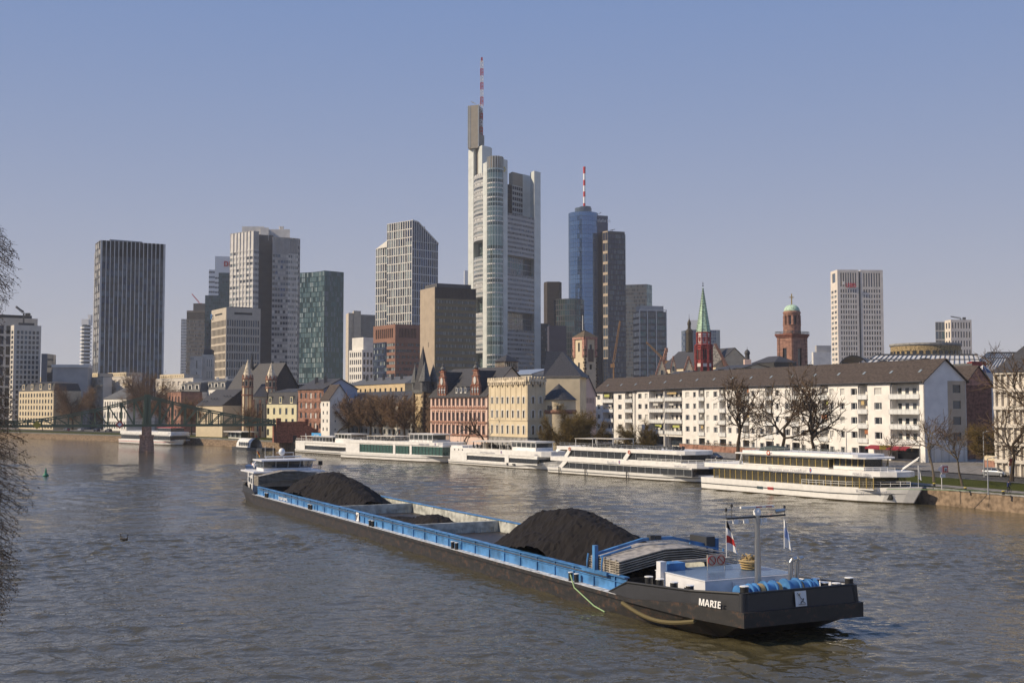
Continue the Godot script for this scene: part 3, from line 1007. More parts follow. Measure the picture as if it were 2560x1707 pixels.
func clad_column(par: Node, a: Vector2, b: Vector2, deep: Vector2, y0: float, y1: float, m: Material, cols: int, rows: int) -> void:
	# a column clad in large flat panels with open joints: backing and panel rows
	var u := (b - a).normalized()
	var n := v2(u.y, -u.x)
	solid(par, "column_core", [a - n * 0.06 + u * 0.01, b - n * 0.06 - u * 0.01, b + deep, a + deep], y0, y1 - 0.05, m)
	var n3 := v3(n.x, 0, -n.y)
	var len := a.distance_to(b)
	for r in rows:
		for c in cols:
			slab("panel", m, par, w3(a + u * (len * c / cols + 0.05), y0 + (y1 - y0) * r / rows + 0.06) - n3 * 0.055, v3(u.x, 0, -u.y) * (len / cols - 0.1), UP3 * ((y1 - y0) / rows - 0.12), n3 * 0.06)

func lattice(s: Shape, a: Vector3, b: Vector3, w: float, steps: int, r: float) -> void:
	# square lattice mast
	var dx := v3(w / 2, 0, 0)
	var dz := v3(0, 0, w / 2)
	var c := [dx + dz, dx - dz, -dx - dz, -dx + dz]
	for k in 4:
		s.bar(a + c[k], b + c[k], r, r)
	for i in steps:
		var p := a.lerp(b, i / float(steps))
		var q := a.lerp(b, (i + 1) / float(steps))
		for k in 4:
			s.bar(p + c[k], q + c[(k + 1) % 4], r * 0.7, r * 0.7)
			s.bar(q + c[k], q + c[(k + 1) % 4], r * 0.7, r * 0.7)

func build_tallest() -> void:
	var d := 960.0
	var t := thing("skyscraper", "tallest pale tower with rounded green glass corner and red and white mast", "tower", Vector3.ZERO, 0.0, TG)
	var white := grain("tower_white", lin(0.60, 0.62, 0.58), "soft", 0.02, 0.5, 0.5)
	var band := grain("tower_band", lin(0.40, 0.40, 0.385), "soft", 0.03, 0.5, 0.5)
	var louvre := grain("tower_louvre", lin(0.24, 0.215, 0.18), "soft", 0.05, 0.6, 0.4)
	var near := v2(side_at(1235, d, 120), d)
	var R := v2(0.616, 0.788)
	var L := v2(-0.375, 0.927)
	var P := func(px: float, dir: Vector2) -> Vector2: return along(near, dir, px, 120.0)
	var l1: Vector2 = P.call(1221.0, L)
	var l2: Vector2 = P.call(1207.0, L)
	var l3: Vector2 = P.call(1183.0, L)
	var l4: Vector2 = P.call(1170.0, L)
	var r1: Vector2 = P.call(1249.0, R)
	var r2: Vector2 = P.call(1269.0, R)
	var r3: Vector2 = P.call(1336.0, R)
	var r4: Vector2 = P.call(1352.0, R)
	var yc := height_at(391, d)
	clad_column(t, l2, l1, R * 9.0, 2, yc - 1.0, white, 2, 24)
	clad_column(t, r1, r2, L * 9.0, 2, yc, white, 3, 24)
	var y368 := height_at(368, d + 45)
	clad_column(t, l4, l3, R * 9.0, 2, y368, white, 2, 26)
	var y438 := height_at(436, d + 60)
	clad_column(t, r3, r4, L * 9.0, 2, y438, white, 2, 22)
	# the glazed corner
	var cc := near + (R + L).normalized() * 6.0
	var c3 := w3(cc, 0)
	var rad := 6.8
	var yg := height_at(419, d)
	var storeys := int((yg - 2) / 3.9)
	var ring := sh()
	ring.lathe(Vector3.ZERO, [v2(rad - 0.3, 0), v2(rad - 0.3, 2.7)], 20)
	var sp := sh()
	sp.lathe(Vector3.ZERO, [v2(rad - 0.4, 2.7), v2(rad, 2.7), v2(rad, 3.9), v2(rad - 0.4, 3.9)], 20)
	var g_mesh := ring.mesh(M.glass_green)
	var s_mesh := sp.mesh(M.glass_green_pale)
	var fh := (yg - 2) / storeys
	for i in storeys:
		var tr := Transform3D(Basis.from_scale(v3(1, fh / 3.9, 1)), c3 + UP3 * (2 + fh * i))
		piece("window_band", g_mesh, [M.glass_green_dark, M.glass_green, M.glass_green][rng.randi() % 3], t, tr)
		piece("glass_band", s_mesh, [M.glass_green_pale, M.blind, M.glass_green][rng.randi() % 3], t, tr)
	var rib := sh()
	for i in 20:
		var e := v3(cos(TAU * i / 20), 0, -sin(TAU * i / 20)) * (rad + 0.05)
		rib.bar(c3 + e + UP3 * 2, c3 + e + UP3 * yg, 0.25, 0.25)
		rib.bar(c3 + e * 0.99 + UP3 * yg, c3 + e * 0.99 + UP3 * (yc + 0.6), 0.5, 0.5)
	part("mullions", rib, white, t)
	var cr := sh()
	cr.lathe(c3, [v2(rad - 0.3, yg), v2(rad - 0.3, yc + 0.6), v2(0, yc + 0.6)], 20)
	part("crown_louvres", cr, louvre, t)
	# left face between its columns
	var yl := height_at(430, d + 22)
	var inn := R * 1.5
	var gaps := [[height_at(918, d + 20), height_at(881, d + 20)], [height_at(780, d + 20), height_at(740, d + 20)], [height_at(638, d + 20), height_at(597, d + 20)]]
	var lo := 2.0
	for gp in gaps + [[yl, yl]]:
		ribbon_panel(t, l3 + inn * 0.2, l2 + inn * 0.2, lo, gp[0], 2.4, band, [M.glass_pale, M.glass_grey, M.glass_pale, M.blind], 4, 3.9, 2)
		if gp[1] > gp[0]:
			facade(t, l3 + R * 7.0, l2 + R * 5.0, gp[0], gp[1], {"cols": 6, "rows": 3, "ww": 0.86, "wh": 0.86, "rec": 0.1, "wall": M.glass_green_pale, "panes": [M.glass_green, M.glass_green_dark]})
			solid(t, "garden_floor", [l3, l2, l2 + R * 8, l3 + R * 8], gp[0] - 0.3, gp[0], band)
			solid(t, "garden_soffit", [l3, l2, l2 + R * 8, l3 + R * 8], gp[1], gp[1] + 0.3, band)
		lo = gp[1]
	# right face
	var yr := height_at(539, d + 30)
	var gr := [[height_at(826, d + 32), height_at(782, d + 32)], [height_at(689, d + 32), height_at(643, d + 32)]]
	lo = 2.0
	for gp in gr + [[yr, yr]]:
		ribbon_panel(t, r2 + L * 0.2, r3 + L * 0.2, lo, gp[0], 0.8, M.grey_clad, [M.glass_slate, M.glass_dark, M.glass_grey], 2, 3.9, 14)
		if gp[1] > gp[0]:
			facade(t, r2 + L * 4.0, r3 + L * 7.0, gp[0], gp[1], {"cols": 12, "rows": 3, "ww": 0.9, "wh": 0.9, "rec": 0.1, "wall": M.grey_clad, "panes": [M.glass_grey, M.glass_teal, M.glass_slate]})
			solid(t, "garden_floor", [r2, r3, r3 + L * 9, r2 + L * 9], gp[0] - 0.3, gp[0], band)
			solid(t, "garden_soffit", [r2, r3, r3 + L * 9, r2 + L * 9], gp[1], gp[1] + 0.3, band)
		lo = gp[1]
	# inner mass
	solid(t, "core", [near + (R + L) * 8.0, r4 + L * 8.0, l4 + R * 8.0], 2, yr - 1.0, M.grey_clad)
	# tall left stair tower, its grey flank and the dark block with the mast
	var a := along(near + R * 4, L, 1179.0, 200)
	var b := along(near + R * 4, L, 1205.0, 200)
	solid(t, "left_shaft", [a, b, b + R * 12, a + R * 12], yl - 6, y368, white)
	var f0 := v2(side_at(1202, d + 40, 220), d + 40)
	var f1 := v2(side_at(1223, d + 48, 220), d + 48)
	var f2 := v2(side_at(1230, d + 50, 220), d + 50)
	solid(t, "louvre_shaft", [f0, f1, f1 + v2(-6, 12), f0 + v2(-6, 12)], yl - 20, y368, louvre)
	solid(t, "white_shaft", [f1, f2, f2 + v2(-6, 12), f1 + v2(-6, 12)], yl - 20, y368 + 0.3, white)
	var k0 := v2(side_at(1170, d + 46, 250), d + 46)
	var k1 := v2(side_at(1196, d + 42, 250), d + 42)
	var k2 := v2(side_at(1210, d + 50, 250), d + 50)
	var y262 := height_at(263, d + 44)
	solid(t, "dark_block", [k0, k1, k1 + v2(3, 14), k0 + v2(3, 14)], y368 - 1, y262, louvre)
	solid(t, "dark_base", [k1 + v2(0, 0.5), k2, k2 + v2(-2, 10), k1 + v2(2, 10)], y368 - 1, height_at(336, d + 46), louvre)
	var s := sh()
	for q in [k0, k1, k0.lerp(k1, 0.18)]:
		s.bar(w3(q, y368), w3(q, y262) , 0.7, 0.7)
	s.bar(w3(k2, y368), w3(k2, height_at(336, d + 46)), 0.6, 0.6)
	part("edge_trim", s, white, t)
	# mast in red and white lattice lengths
	var steps := [336, 319, 301, 284, 263, 243, 225, 207, 190, 172, 153, 144]
	for i in steps.size() - 1:
		s = sh()
		var low_part: bool = steps[i] > 263
		var w := 6.4 if low_part else (3.6 if i < 10 else 1.6)
		var px := 1201.0 if low_part else 1204.5
		var p := spot(px, steps[i], d + 48)
		var q := spot(px, steps[i + 1], d + 48)
		lattice(s, p, q, w * 0.62, 2 if i < 10 else 1, 0.55 if low_part else 0.5)
		part("mast_section", s, M.signal_white if i % 2 == (1 if low_part else 1) else M.red, t)
	s = sh()
	s.bar(spot(1204, 243, d + 48), spot(1199, 262, d + 48), 0.4, 0.4)
	s.bar(spot(1178, 254, d + 48), spot(1189, 259, d + 48), 0.8, 0.6)
	part("roof_arm", s, white, t)
	# right rear block
	var b0 := along(near + L * 16.0 + R * 6, R, 1281.0, 180)
	var b1 := along(b0, R, 1307.0, 180)
	var b2 := along(b0, R, 1337.0, 180)
	var y433 := height_at(434, d + 50)
	solid(t, "louvre_wall", [b0, b1, b1 + L * 8, b0 + L * 8], height_at(466, d + 50), y433, louvre)
	facade(t, b0, b1, yr - 4, height_at(466, d + 50), {"cols": 5, "rows": 7, "ww": 0.9, "wh": 0.6, "rec": 0.3, "wall": band, "panes": [M.glass_navy, M.glass_dark], "parts": 35})
	solid(t, "white_block", [b1, b2, b2 + L * 8, b1 + L * 8], yr - 4, y433 + 0.3, white)
	var e0 := along(near + L * 20.0, R, 1262.0, 180)
	var e1 := along(e0, R, 1283.0, 180)
	facade(t, e0, e1, yr - 4, height_at(459, d + 40), {"cols": 6, "rows": 8, "ww": 0.9, "wh": 0.86, "rec": 0.2, "wall": M.dark_clad, "panes": [M.glass_navy], "parts": 0})
	# yellow emblem high on the right column
	var em := r1.lerp(r2, 0.5)
	s = sh()
	for i in 6:
		var p0 := v2(cos(TAU * i / 6), sin(TAU * i / 6))
		var p1 := v2(cos(TAU * (i + 1) / 6), sin(TAU * (i + 1) / 6))
		var bx := v3(R.x, 0, -R.y)
		s.quad(bx * p0.x * 2.4 + UP3 * p0.y * 2.4, bx * p1.x * 2.4 + UP3 * p1.y * 2.4, bx * p1.x * 1.3 + UP3 * p1.y * 1.3, bx * p0.x * 1.3 + UP3 * p0.y * 1.3)
	var eo := part("yellow_emblem", s, M.yellow_sign, t)
	eo.position = w3(em, height_at(417, d)) + v3(R.y, 0, R.x) * 0.35

func build_right_towers(g: Array, gd: Array) -> void:
	var o: Dictionary
	# white strip of a far tower left of the tallest
	var t := tower("far_tower", "sliver of a white tower just left of the tallest tower", 1500, [1160, 1161, 1172], 676, 0.2)
	solid(t.o, "wall", t.p, 2, t.y, M.white_matt)
	# boxy glass stack
	t = tower("glass_tower", "stacked dark glass boxes right of the tallest tower's foot", 1010, [1340, 1342, 1374], 808, 0.3)
	o = {"cols": 8, "rows": 24, "ww": 0.74, "wh": 0.62, "rec": 0.3, "wall": M.dark_clad, "panes": [M.glass_slate, M.glass_pale, M.glass_teal, M.glass_slate], "parts": 96}
	facade(t.o, t.p[0], t.p[1], 2, t.y, o)
	body(t.o, t.p, 2, t.y - 0.1, M.dark_clad)
	# dark brown octagon and its lower wing
	var d := 1050.0
	var tw := thing("dark_tower", "plain dark brown windowless tower between the two tallest towers", "tower", Vector3.ZERO, 0.0, TG)
	var a := v2(side_at(1361, d, 110), d + 6)
	var b := v2(side_at(1368, d, 110), d)
	var c := v2(side_at(1398, d, 110), d)
	var e := v2(side_at(1405, d, 110), d + 6)
	solid(tw, "wall", [a, b, c, e, e + v2(0, 14), a + v2(0, 14)], 2, height_at(704, d), M.dark_brown)
	var lines := sh()
	for i in 26:
		var yy := height_at(704, d) - 3.6 * (i + 1)
		lines.block(w3(b, yy) + v3(0, 0, 0.05), w3(c, yy) - w3(b, yy), UP3 * 0.25, v3(0, 0, -0.2))
	part("floor_lines", lines, M.dark_metal, tw)
	t = tower("dark_tower", "low dark violet block beside the pyramid roofed tower", 900, [1368, 1373, 1416], 814, 0.1)
	solid(t.o, "wall", t.p, 2, t.y, grain("violet_clad", lin(0.055, 0.055, 0.08), "soft", 0.03))
	# dark green rounded glass tower
	d = 960.0
	tw = thing("glass_tower", "rounded dark green glass tower with square panes before the blue cylinder", "tower", Vector3.ZERO, 0.0, TG)
	var yt := height_at(746, d)
	var chain := []
	for k in [[1385, 12], [1391, 7], [1412, 1.5], [1436, 0], [1452, 4], [1460, 10]]:
		chain.append(v2(side_at(k[0], d + k[1], yt), d + k[1]))
	for k in 5:
		facade(tw, chain[k], chain[k + 1], 2, yt, {"cols": [2, 4, 4, 3, 2][k], "rows": 22, "ww": 0.84, "wh": 0.86, "rec": 0.2, "wall": M.dark_clad, "panes": [M.glass_green_dark, M.glass_teal, M.glass_dark, M.glass_green_dark], "parts": 60})
	body(tw, chain + [v2(chain[5].x, d + 24), v2(chain[0].x, d + 24)], 2, yt - 0.2, M.dark_clad, 0.45)
	# blue cylinder with its square twin and mast
	d = 1130.0
	tw = thing("cylinder_tower", "round blue glass tower with red and white striped mast on top", "tower", Vector3.ZERO, 0.0, TG)
	yt = height_at(528, d)
	var cx := side_at(1459, d + 14, 120)
	var cc := v3(cx, 0, -d - 14)
	var rad := 14.3
	var fl := 46
	var fh := (yt - 2) / fl
	var ring := sh()
	for i in 40:
		var t0 := TAU * i / 40
		var t1 := TAU * (i + 1) / 40
		var p0 := v3(cos(t0), 0, -sin(t0)) * rad
		var p1 := v3(cos(t1), 0, -sin(t1)) * rad
		var jit := rng.randf_range(-0.05, 0.05)
		ring.quad(p0 * (1 + jit * 0.05) + UP3 * 0.12, p0 + UP3 * (fh - 0.12), p1 * (1 - jit * 0.05) + UP3 * (fh - 0.12), p1 + UP3 * 0.12)
	var rm := ring.mesh(M.glass_blue)
	for i in fl:
		piece("glass_ring", rm, [M.glass_blue, M.glass_azure][rng.randi() % 2], tw, Transform3D(Basis(UP3, TAU * (rng.randi() % 40) / 40.0), cc + UP3 * (2 + fh * i)))
	var s := sh()
	s.lathe(cc, [v2(rad - 0.25, 2), v2(rad - 0.25, yt), v2(0, yt)], 40)
	part("core", s, M.glass_navy, tw)
	s = sh()
	for i in 40:
		var p0 := v3(cos(TAU * i / 40), 0, -sin(TAU * i / 40)) * (rad + 0.02)
		s.bar(cc + p0 + UP3 * 2, cc + p0 + UP3 * yt, 0.18, 0.18)
	part("mullions", s, M.glass_slate, tw)
	s = sh()
	s.lathe(cc, [v2(8.3, yt), v2(8.3, height_at(515, d)), v2(0, height_at(515, d))], 24)
	s.lathe(cc + v3(2.0, 0, 0), [v2(5.6, yt), v2(5.6, height_at(511, d)), v2(5.3, height_at(511, d))], 24)
	part("roof_lantern", s, M.glass_slate, tw, 0.6)
	var bounds := [515, 508, 492, 479, 464, 450, 434, 417]
	for i in bounds.size() - 1:
		s = sh()
		s.tube(spot(1461, bounds[i], d + 14), spot(1461, bounds[i + 1], d + 14), 1.15, 1.15 if i < 6 else 1.35, 10)
		part("mast_section", s, M.red if i % 2 == 0 else M.signal_white, tw)
	var q0 := v2(side_at(1490, d + 10, 110), d + 10)
	var q1 := v2(side_at(1521, d + 14, 110), d + 14)
	var yq := height_at(538, d + 10)
	solid(tw, "dark_shaft", [q0, q1, q1 + v2(0, 14), q0 + v2(0, 14)], 2, yq, M.glass_navy)
	label_text(tw, "sign_lettering", "Helaba|6", 3.0, w3(q0.lerp(q1, 0.56), height_at(548, d + 10)) + v3(0, -1.2, 0.5), w3(q1, 0) - w3(q0, 0), M.signal_white, 0.2)
	var n0 := v2(side_at(1508, d + 2, 100), d + 2)
	var n1 := v2(side_at(1520, d - 3, 100), d - 3)
	var n2 := along(n1, v2(cos(0.35), sin(0.35)), 1565, 100)
	var yn := height_at(578, d)
	facade(tw, n0, n1, 60, yn, {"cols": 2, "rows": 12, "ww": 0.9, "wh": 0.75, "rec": 0.2, "wall": M.tan_clad, "panes": [M.glass_slate, M.glass_grey, M.glass_navy], "parts": 24})
	facade(tw, n1, n2, 2, yn - 2.5, {"cols": 11, "rows": 36, "ww": 0.84, "wh": 0.8, "rec": 0.25, "wall": M.black, "panes": [M.glass_navy, M.glass_navy, M.glass_slate], "parts": 0})
	facade(tw, n0, n1, 2, 60, {"cols": 2, "rows": 15, "ww": 0.84, "wh": 0.8, "rec": 0.2, "wall": M.black, "panes": [M.glass_navy], "parts": 0})
	body(tw, [n0, n1, n2, n2 + v2(-6, 16), n0 + v2(-2, 16)], 2, yn, M.dark_clad, 0.5, "block_core")
	s = sh()
	s.bar(spot(1497, 535, d + 10), spot(1503, 531, d + 10), 0.5, 0.5)
	s.bar(spot(1525, 576, d + 4), spot(1538, 573, d + 4), 0.6, 0.5)
	s.bar(spot(1530, 580, d + 4), spot(1531, 574, d + 4), 0.6, 0.5)
	part("roof_crane", s, M.dark_metal, tw)
	# distant twin glass towers
	d = 1320.0
	tw = thing("glass_tower", "distant grey green glass tower with curved top right of the dark blue tower", "tower", Vector3.ZERO, 0.0, TG)
	var z0 := v2(side_at(1560, d, 110), d)
	var z1 := v2(side_at(1618, d - 8, 110), d - 8)
	var z2 := v2(side_at(1631, d + 4, 110), d + 4)
	var yz := height_at(712, d)
	facade(tw, z0, z1, 2, yz, {"cols": 14, "rows": 36, "ww": 0.85, "wh": 0.7, "rec": 0.1, "wall": M.dark_clad, "panes": [M.glass_slate, M.glass_grey, M.glass_dark], "parts": 0})
	facade(tw, z1, z2, 2, yz, {"cols": 4, "rows": 30, "ww": 0.85, "wh": 0.85, "rec": 0.1, "wall": M.glass_teal, "panes": [M.glass_teal, M.glass_green], "parts": 0})
	body(tw, [z0, z1, z2, z2 + v2(-8, 14), z0 + v2(0, 14)], 2, yz - 0.2, M.dark_clad)
	# boxy tower with white verticals
	t = tower("glass_tower", "boxy grey glass tower with white verticals right of the blue cylinder", 1000, [1583, 1598, 1667], 778, 0.25)
	o = {"cols": 12, "rows": 17, "ww": 0.94, "wh": 0.68, "rec": 0.15, "wall": M.dark_clad, "panes": [M.glass_slate, M.glass_teal, M.glass_grey], "parts": 204}
	faces(t, 2, t.y, o, with(o, {"cols": 4, "parts": 68, "panes": [M.glass_pale, M.glass_slate]}))
	body(t.o, t.p, 2, t.y - 0.2, M.dark_clad, 0.4)
	var s2 := sh()
	for f in [0.02, 0.30, 0.62, 0.985]:
		var p: Vector2 = t.p[0].lerp(t.p[1], f)
		s2.bar(w3(p, 2) + v3(0, 0, 0.3), w3(p, t.y + 1.5) + v3(0, 0, 0.3), 0.7, 0.7)
	s2.bar(w3(t.p[0], t.y + 1.3) + v3(0, 0, 0.3), w3(t.p[1], t.y + 1.3) + v3(0, 0, 0.3), 0.9, 0.6)
	part("white_frame", s2, M.light_clad, t.o)
	roof_box(t, 2.0, 5.0, M.grey_clad)
	crane("orange crane jib leaning left before the boxy glass tower", 640, [1660, 900], [1617, 857], mat("crane_ochre", lin(0.36, 0.19, 0.07), 0.6))
	crane("thin ochre crane jib in front of the dark blue tower", 700, [1534, 905], [1550, 805], M.crane_ochre)
	# white and blue office behind the steeples
	t = tower("far_tower", "white office tower with rounded top and blue panes behind the red steeple", 1400, [1704, 1712, 1746], 826, 0.2)
	o = {"cols": 6, "rows": 30, "ww": 0.8, "wh": 0.8, "rec": 0.1, "wall": M.glass_slate, "panes": [M.glass_blue_dark, M.glass_slate], "parts": 0}
	faces(t, 2, t.y, o, with(o, {"cols": 2}))
	body(t.o, t.p, 2, t.y - 0.2, M.glass_slate)
	var far := v2(side_at(1724, 1405, 90), 1405)
	var fr := v2(side_at(1801, 1412, 90), 1412)
	facade(t.o, far, fr, 2, height_at(824, 1405), {"cols": 14, "rows": 26, "ww": 0.85, "wh": 0.8, "rec": 0.1, "wall": M.glass_pale, "panes": [M.glass_blue_dark, M.glass_slate], "parts": 0, "m": [0.2, 5.0, 0.0, 0.0]})
	solid(t.o, "rounded_top", [v2(side_at(1724, 1408, 90), 1408), v2(side_at(1765, 1408, 90), 1408), v2(side_at(1765, 1420, 90), 1420), v2(side_at(1724, 1420, 90), 1420)], 60, height_at(800, 1408), M.white_matt)
	# white gridded tower on the right with the red sign
	d = 1100.0
	t = tower("grid_tower", "white tower with rows of square windows and red sign on the right", d, [2077, 2094, 2147], 674, 0.06)
	var y1: float = t.y
	var wht := grain("tower_cream", lin(0.70, 0.63, 0.55), "soft", 0.02)
	o = {"cols": 7, "rows": 25, "ww": 0.58, "wh": 0.66, "rec": 0.5, "wall": wht, "panes": gd + [M.glass_grey], "m": [2.4, 1.6, 0.0, 0.0], "parts": 150}
	var yb := y1 - 17.5
	faces(t, 2, yb, o, with(o, {"cols": 2, "ww": 0.7, "wh": 0.5, "m": [0.6, 1.5, 0.0, 0.0], "parts": 0, "panes": [M.glass_grey, M.glass_pale]}))
	facade(t.o, t.p[0], t.p[1], yb, y1, with(o, {"rows": 1, "wh": 0.75, "sill": 0.35}))
	facade(t.o, t.p[3], t.p[0], yb, y1, with(o, {"cols": 1, "rows": 1, "ww": 0.5, "wh": 0.5, "sill": 0.7, "m": [0.6, 1.5, 0.0, 0.0], "panes": [M.glass_slate]}))
	body(t.o, t.p, 2, y1 - 0.2, wht, 0.75)
	var m0 := along(t.p[1], v2(cos(0.06), sin(0.06)), 2153, 120) + v2(0, 0.4)
	var m1 := along(m0, v2(cos(0.06), sin(0.06)), 2209, 120)
	o = with(o, {"m": [2.2, 2.2, 0.0, 0.0]})
	facade(t.o, m0, m1, 2, yb, o)
	facade(t.o, m0, m1, yb, y1, with(o, {"rows": 1, "wh": 0.75, "sill": 0.35}))
	body(t.o, [m0, m1, m1 + v2(0, 16), m0 + v2(0, 16)], 2, y1 - 0.2, wht, 0.75, "right_core")
	solid(t.o, "glass_joint", [t.p[1] + v2(-0.5, 2.5), m0 + v2(0.5, 2.5), m0 + v2(0.5, 14), t.p[1] + v2(-0.5, 14)], 2, y1 - 1.0, M.glass_slate)
	label_text(t.o, "sign_lettering", "UBS", 4.2, w3(t.p[0].lerp(t.p[1], 0.62), height_at(713, d)) + v3(0, 0, 0.8), v3(1, 0, 0), mat("sign_red", lin(0.45, 0.02, 0.05), 0.5), 0.5, true)
	s = sh()
	for k in 3:
		s.bar(v3(-1.2, -1.3 + k * 0.4, 0).rotated(v3(0, 0, 1), k * 1.05), v3(1.2, 1.3 - k * 0.4, 0).rotated(v3(0, 0, 1), k * 1.05), 0.5, 0.5)
	var keys := part("sign_emblem", s, M.signal_white, t.o)
	keys.position = w3(t.p[0].lerp(t.p[1], 0.28), height_at(708, d)) + v3(0, 0, 0.9)
	# smaller white block with a glass corner
	t = tower("grid_tower", "small white office block with glass corner and roof crane on the right", 1000, [2363, 2378, 2430], 799, 0.08)
	o = {"cols": 7, "rows": 11, "ww": 0.5, "wh": 0.66, "rec": 0.5, "wall": wht, "panes": gd, "m": [0.6, 0.6, 0.0, 1.0], "parts": 77}
	faces(t, 2, t.y, o, with(o, {"cols": 2}))
	body(t.o, t.p, 2, t.y - 0.2, wht, 0.75)
	var gl: Vector2 = t.p[3]
	var g0 := v2(side_at(2342, 1010, 80), 1012)
	facade(t.o, g0, gl, 2, t.y - 1, {"cols": 3, "rows": 11, "ww": 0.92, "wh": 0.86, "rec": 0.1, "wall": M.grey_clad, "panes": [M.glass_teal, M.glass_slate, M.glass_grey]})
	body(t.o, [g0, gl, gl + v2(4, 10), g0 + v2(4, 10)], 2, t.y - 1.2, M.grey_clad, 0.4, "corner_core")
	crane("dark crane jib lying on the roof of the small white block", 1006, [2403, 797], [2378, 792], M.dark_metal)

# ------------------------------------------------------------------ houses, churches and towers along the bank
const HG := "houses along the riverbank"

func house(called: String, label: String, px: Array, d: float, eave_py: float, phi: float, o: Dictionary) -> Dictionary:
	var y1 := height_at(eave_py, d)
	var p := quad_plan(px[0], px[1], px[2], d, y1, phi, o.get("deep", 0.0))
	if o.get("shallow", 0.0) > 0.0:
		var c := v2(cos(phi), sin(phi)) * float(o.shallow)
		p = [p[0], p[0] + c, p[3] + c, p[3]]
	var t := thing(called, label, o.get("cat", "house"), Vector3.ZERO, 0.0, o.get("group", HG))
	var y0: float = o.get("base", 2.3)
	var m: Material = o.wall
	if o.has("left"):
		facade(t, p[3], p[0], y0, y1, with({"wall": m, "panes": [M.glass_dark, M.glass_grey, M.glass_black]}, o.left))
	if o.has("right"):
		facade(t, p[0], p[1], y0, y1, with({"wall": m, "panes": [M.glass_dark, M.glass_grey]}, o.right))
	body(t, p, y0, y1 - 0.02, o.get("body_mat", m), o.get("inset", 0.46 if o.has("left") or o.has("right") else 0.0))
	if not o.has("left") or not o.has("right"):
		var s := sh()
		var u := v2(cos(phi), sin(phi))
		if not o.has("right"):
			s.block(w3(p[0], y0) + v3(u.y, 0, u.x) * 0.0, w3(p[1], y0) - w3(p[0], y0), UP3 * (y1 - y0), (w3(p[3], 0) - w3(p[0], 0)).normalized() * 0.5)
		if not o.has("left"):
			s.block(w3(p[3], y0), w3(p[0], y0) - w3(p[3], y0), UP3 * (y1 - y0), (w3(p[1], 0) - w3(p[0], 0)).normalized() * 0.5)
		part("side_wall", s, o.get("side_mat", m), t)
	var rise: float = o.get("rise", 4.0)
	match o.get("roof", "gable"):
		"gable":
			part("roof", gable_roof(p[3], p[0], p[1], p[2], y1, rise, o.get("over", 0.4)), o.rmat, t)
			part("gable", gable_wall(p[0], p[1], y1, rise - 0.02, 0.4), o.get("gable_mat", m), t)
			part("gable", gable_wall(p[2], p[3], y1, rise - 0.02, 0.4), m, t)
		"hip":
			part("roof", hip_roof([p[3], p[0], p[1], p[2]], y1, rise, o.get("ridge", 0.5), o.get("over", 0.5)), o.rmat, t)
		"mansard":
			var q := Array(Geometry2D.offset_polygon(PackedVector2Array(p), -1.2)[0])
			var s := sh()
			var lowp := [p[3], p[0], p[1], p[2]]
			var upp := []
			for z in lowp:
				var best: Vector2 = q[0]
				for w in q:
					if w.distance_to(z) < best.distance_to(z):
						best = w
				upp.append(best)
			for k in 4:
				var j := (k + 1) % 4
				s.quad(w3(lowp[k], y1), w3(upp[k], y1 + rise * 0.75), w3(upp[j], y1 + rise * 0.75), w3(lowp[j], y1))
			part("roof", s, o.rmat, t)
			part("roof_top", hip_roof(upp, y1 + rise * 0.75, rise * 0.25, 0.6, 0.15), o.rmat, t)
		"flat":
			solid(t, "roof", [p[0], p[1], p[2], p[3]], y1 + 0.004, y1 + 0.3, o.rmat)
	if o.has("dormers"):
		for k in int(o.dormers):
			var f := (k + 0.5) / float(o.dormers)
			var q2: Vector2 = p[3].lerp(p[0], f)
			dormer(t, q2, v2(cos(phi), sin(phi)), y1 + rise * o.get("dorm_y", 0.15), o.get("dorm_w", 1.6), o.get("dorm_h", 1.6), o.get("dorm_in", 1.0), m, o.rmat)
	if o.has("chimneys"):
		for k in int(o.chimneys):
			var s := sh()
			var q3: Vector2 = p[3].lerp(p[0], (k + 0.5) / float(o.chimneys)).lerp(p[1].lerp(p[2], 0.5), 0.3)
			s.box(w3(q3, y1 + rise * 0.9), v3(1.0, 2.4, 0.8))
			part("chimney", s, o.get("chim_mat", M.dark_clad), t)
	return {"o": t, "p": p, "y": y1, "d": d}

func dormer(t: Node, q: Vector2, inward: Vector2, y: float, w: float, h: float, back: float, wall: Material, roof: Material) -> void:
	var u := v2(inward.y, -inward.x)
	if u.x < 0:
		u = -u
	var a := q + inward * back - u * w / 2
	var s := sh()
	var i3 := v3(inward.x, 0, -inward.y)
	s.block(w3(a, y), v3(u.x, 0, -u.y) * w, UP3 * h, i3 * 2.2)
	var dm := part("dormer", s, wall, t)
	s = sh()
	s.block(w3(a - u * 0.15, y + h) - i3 * 0.2, v3(u.x, 0, -u.y) * (w + 0.3), UP3 * 0.18, i3 * 2.5)
	part("dormer_roof", s, roof, dm)
	slab("window", M.glass_dark, dm, w3(a + u * w * 0.18, y + h * 0.2) - i3 * 0.05, v3(u.x, 0, -u.y) * w * 0.64, UP3 * h * 0.66, i3 * 0.1)

func gridspec(cols: int, rows: int, ww: float, wh: float, extra := {}) -> Dictionary:
	return with({"cols": cols, "rows": rows, "ww": ww, "wh": wh, "rec": 0.22, "m": [0.6, 0.6, 0.6, 0.5]}, extra)

func spire(c: Vector3, r: float, h: float, n: int, turn := 0.0) -> Shape:
	var s := sh()
	s.lathe(c, [v2(r, 0), v2(0.02, h)], n, turn, turn + TAU)
	return s

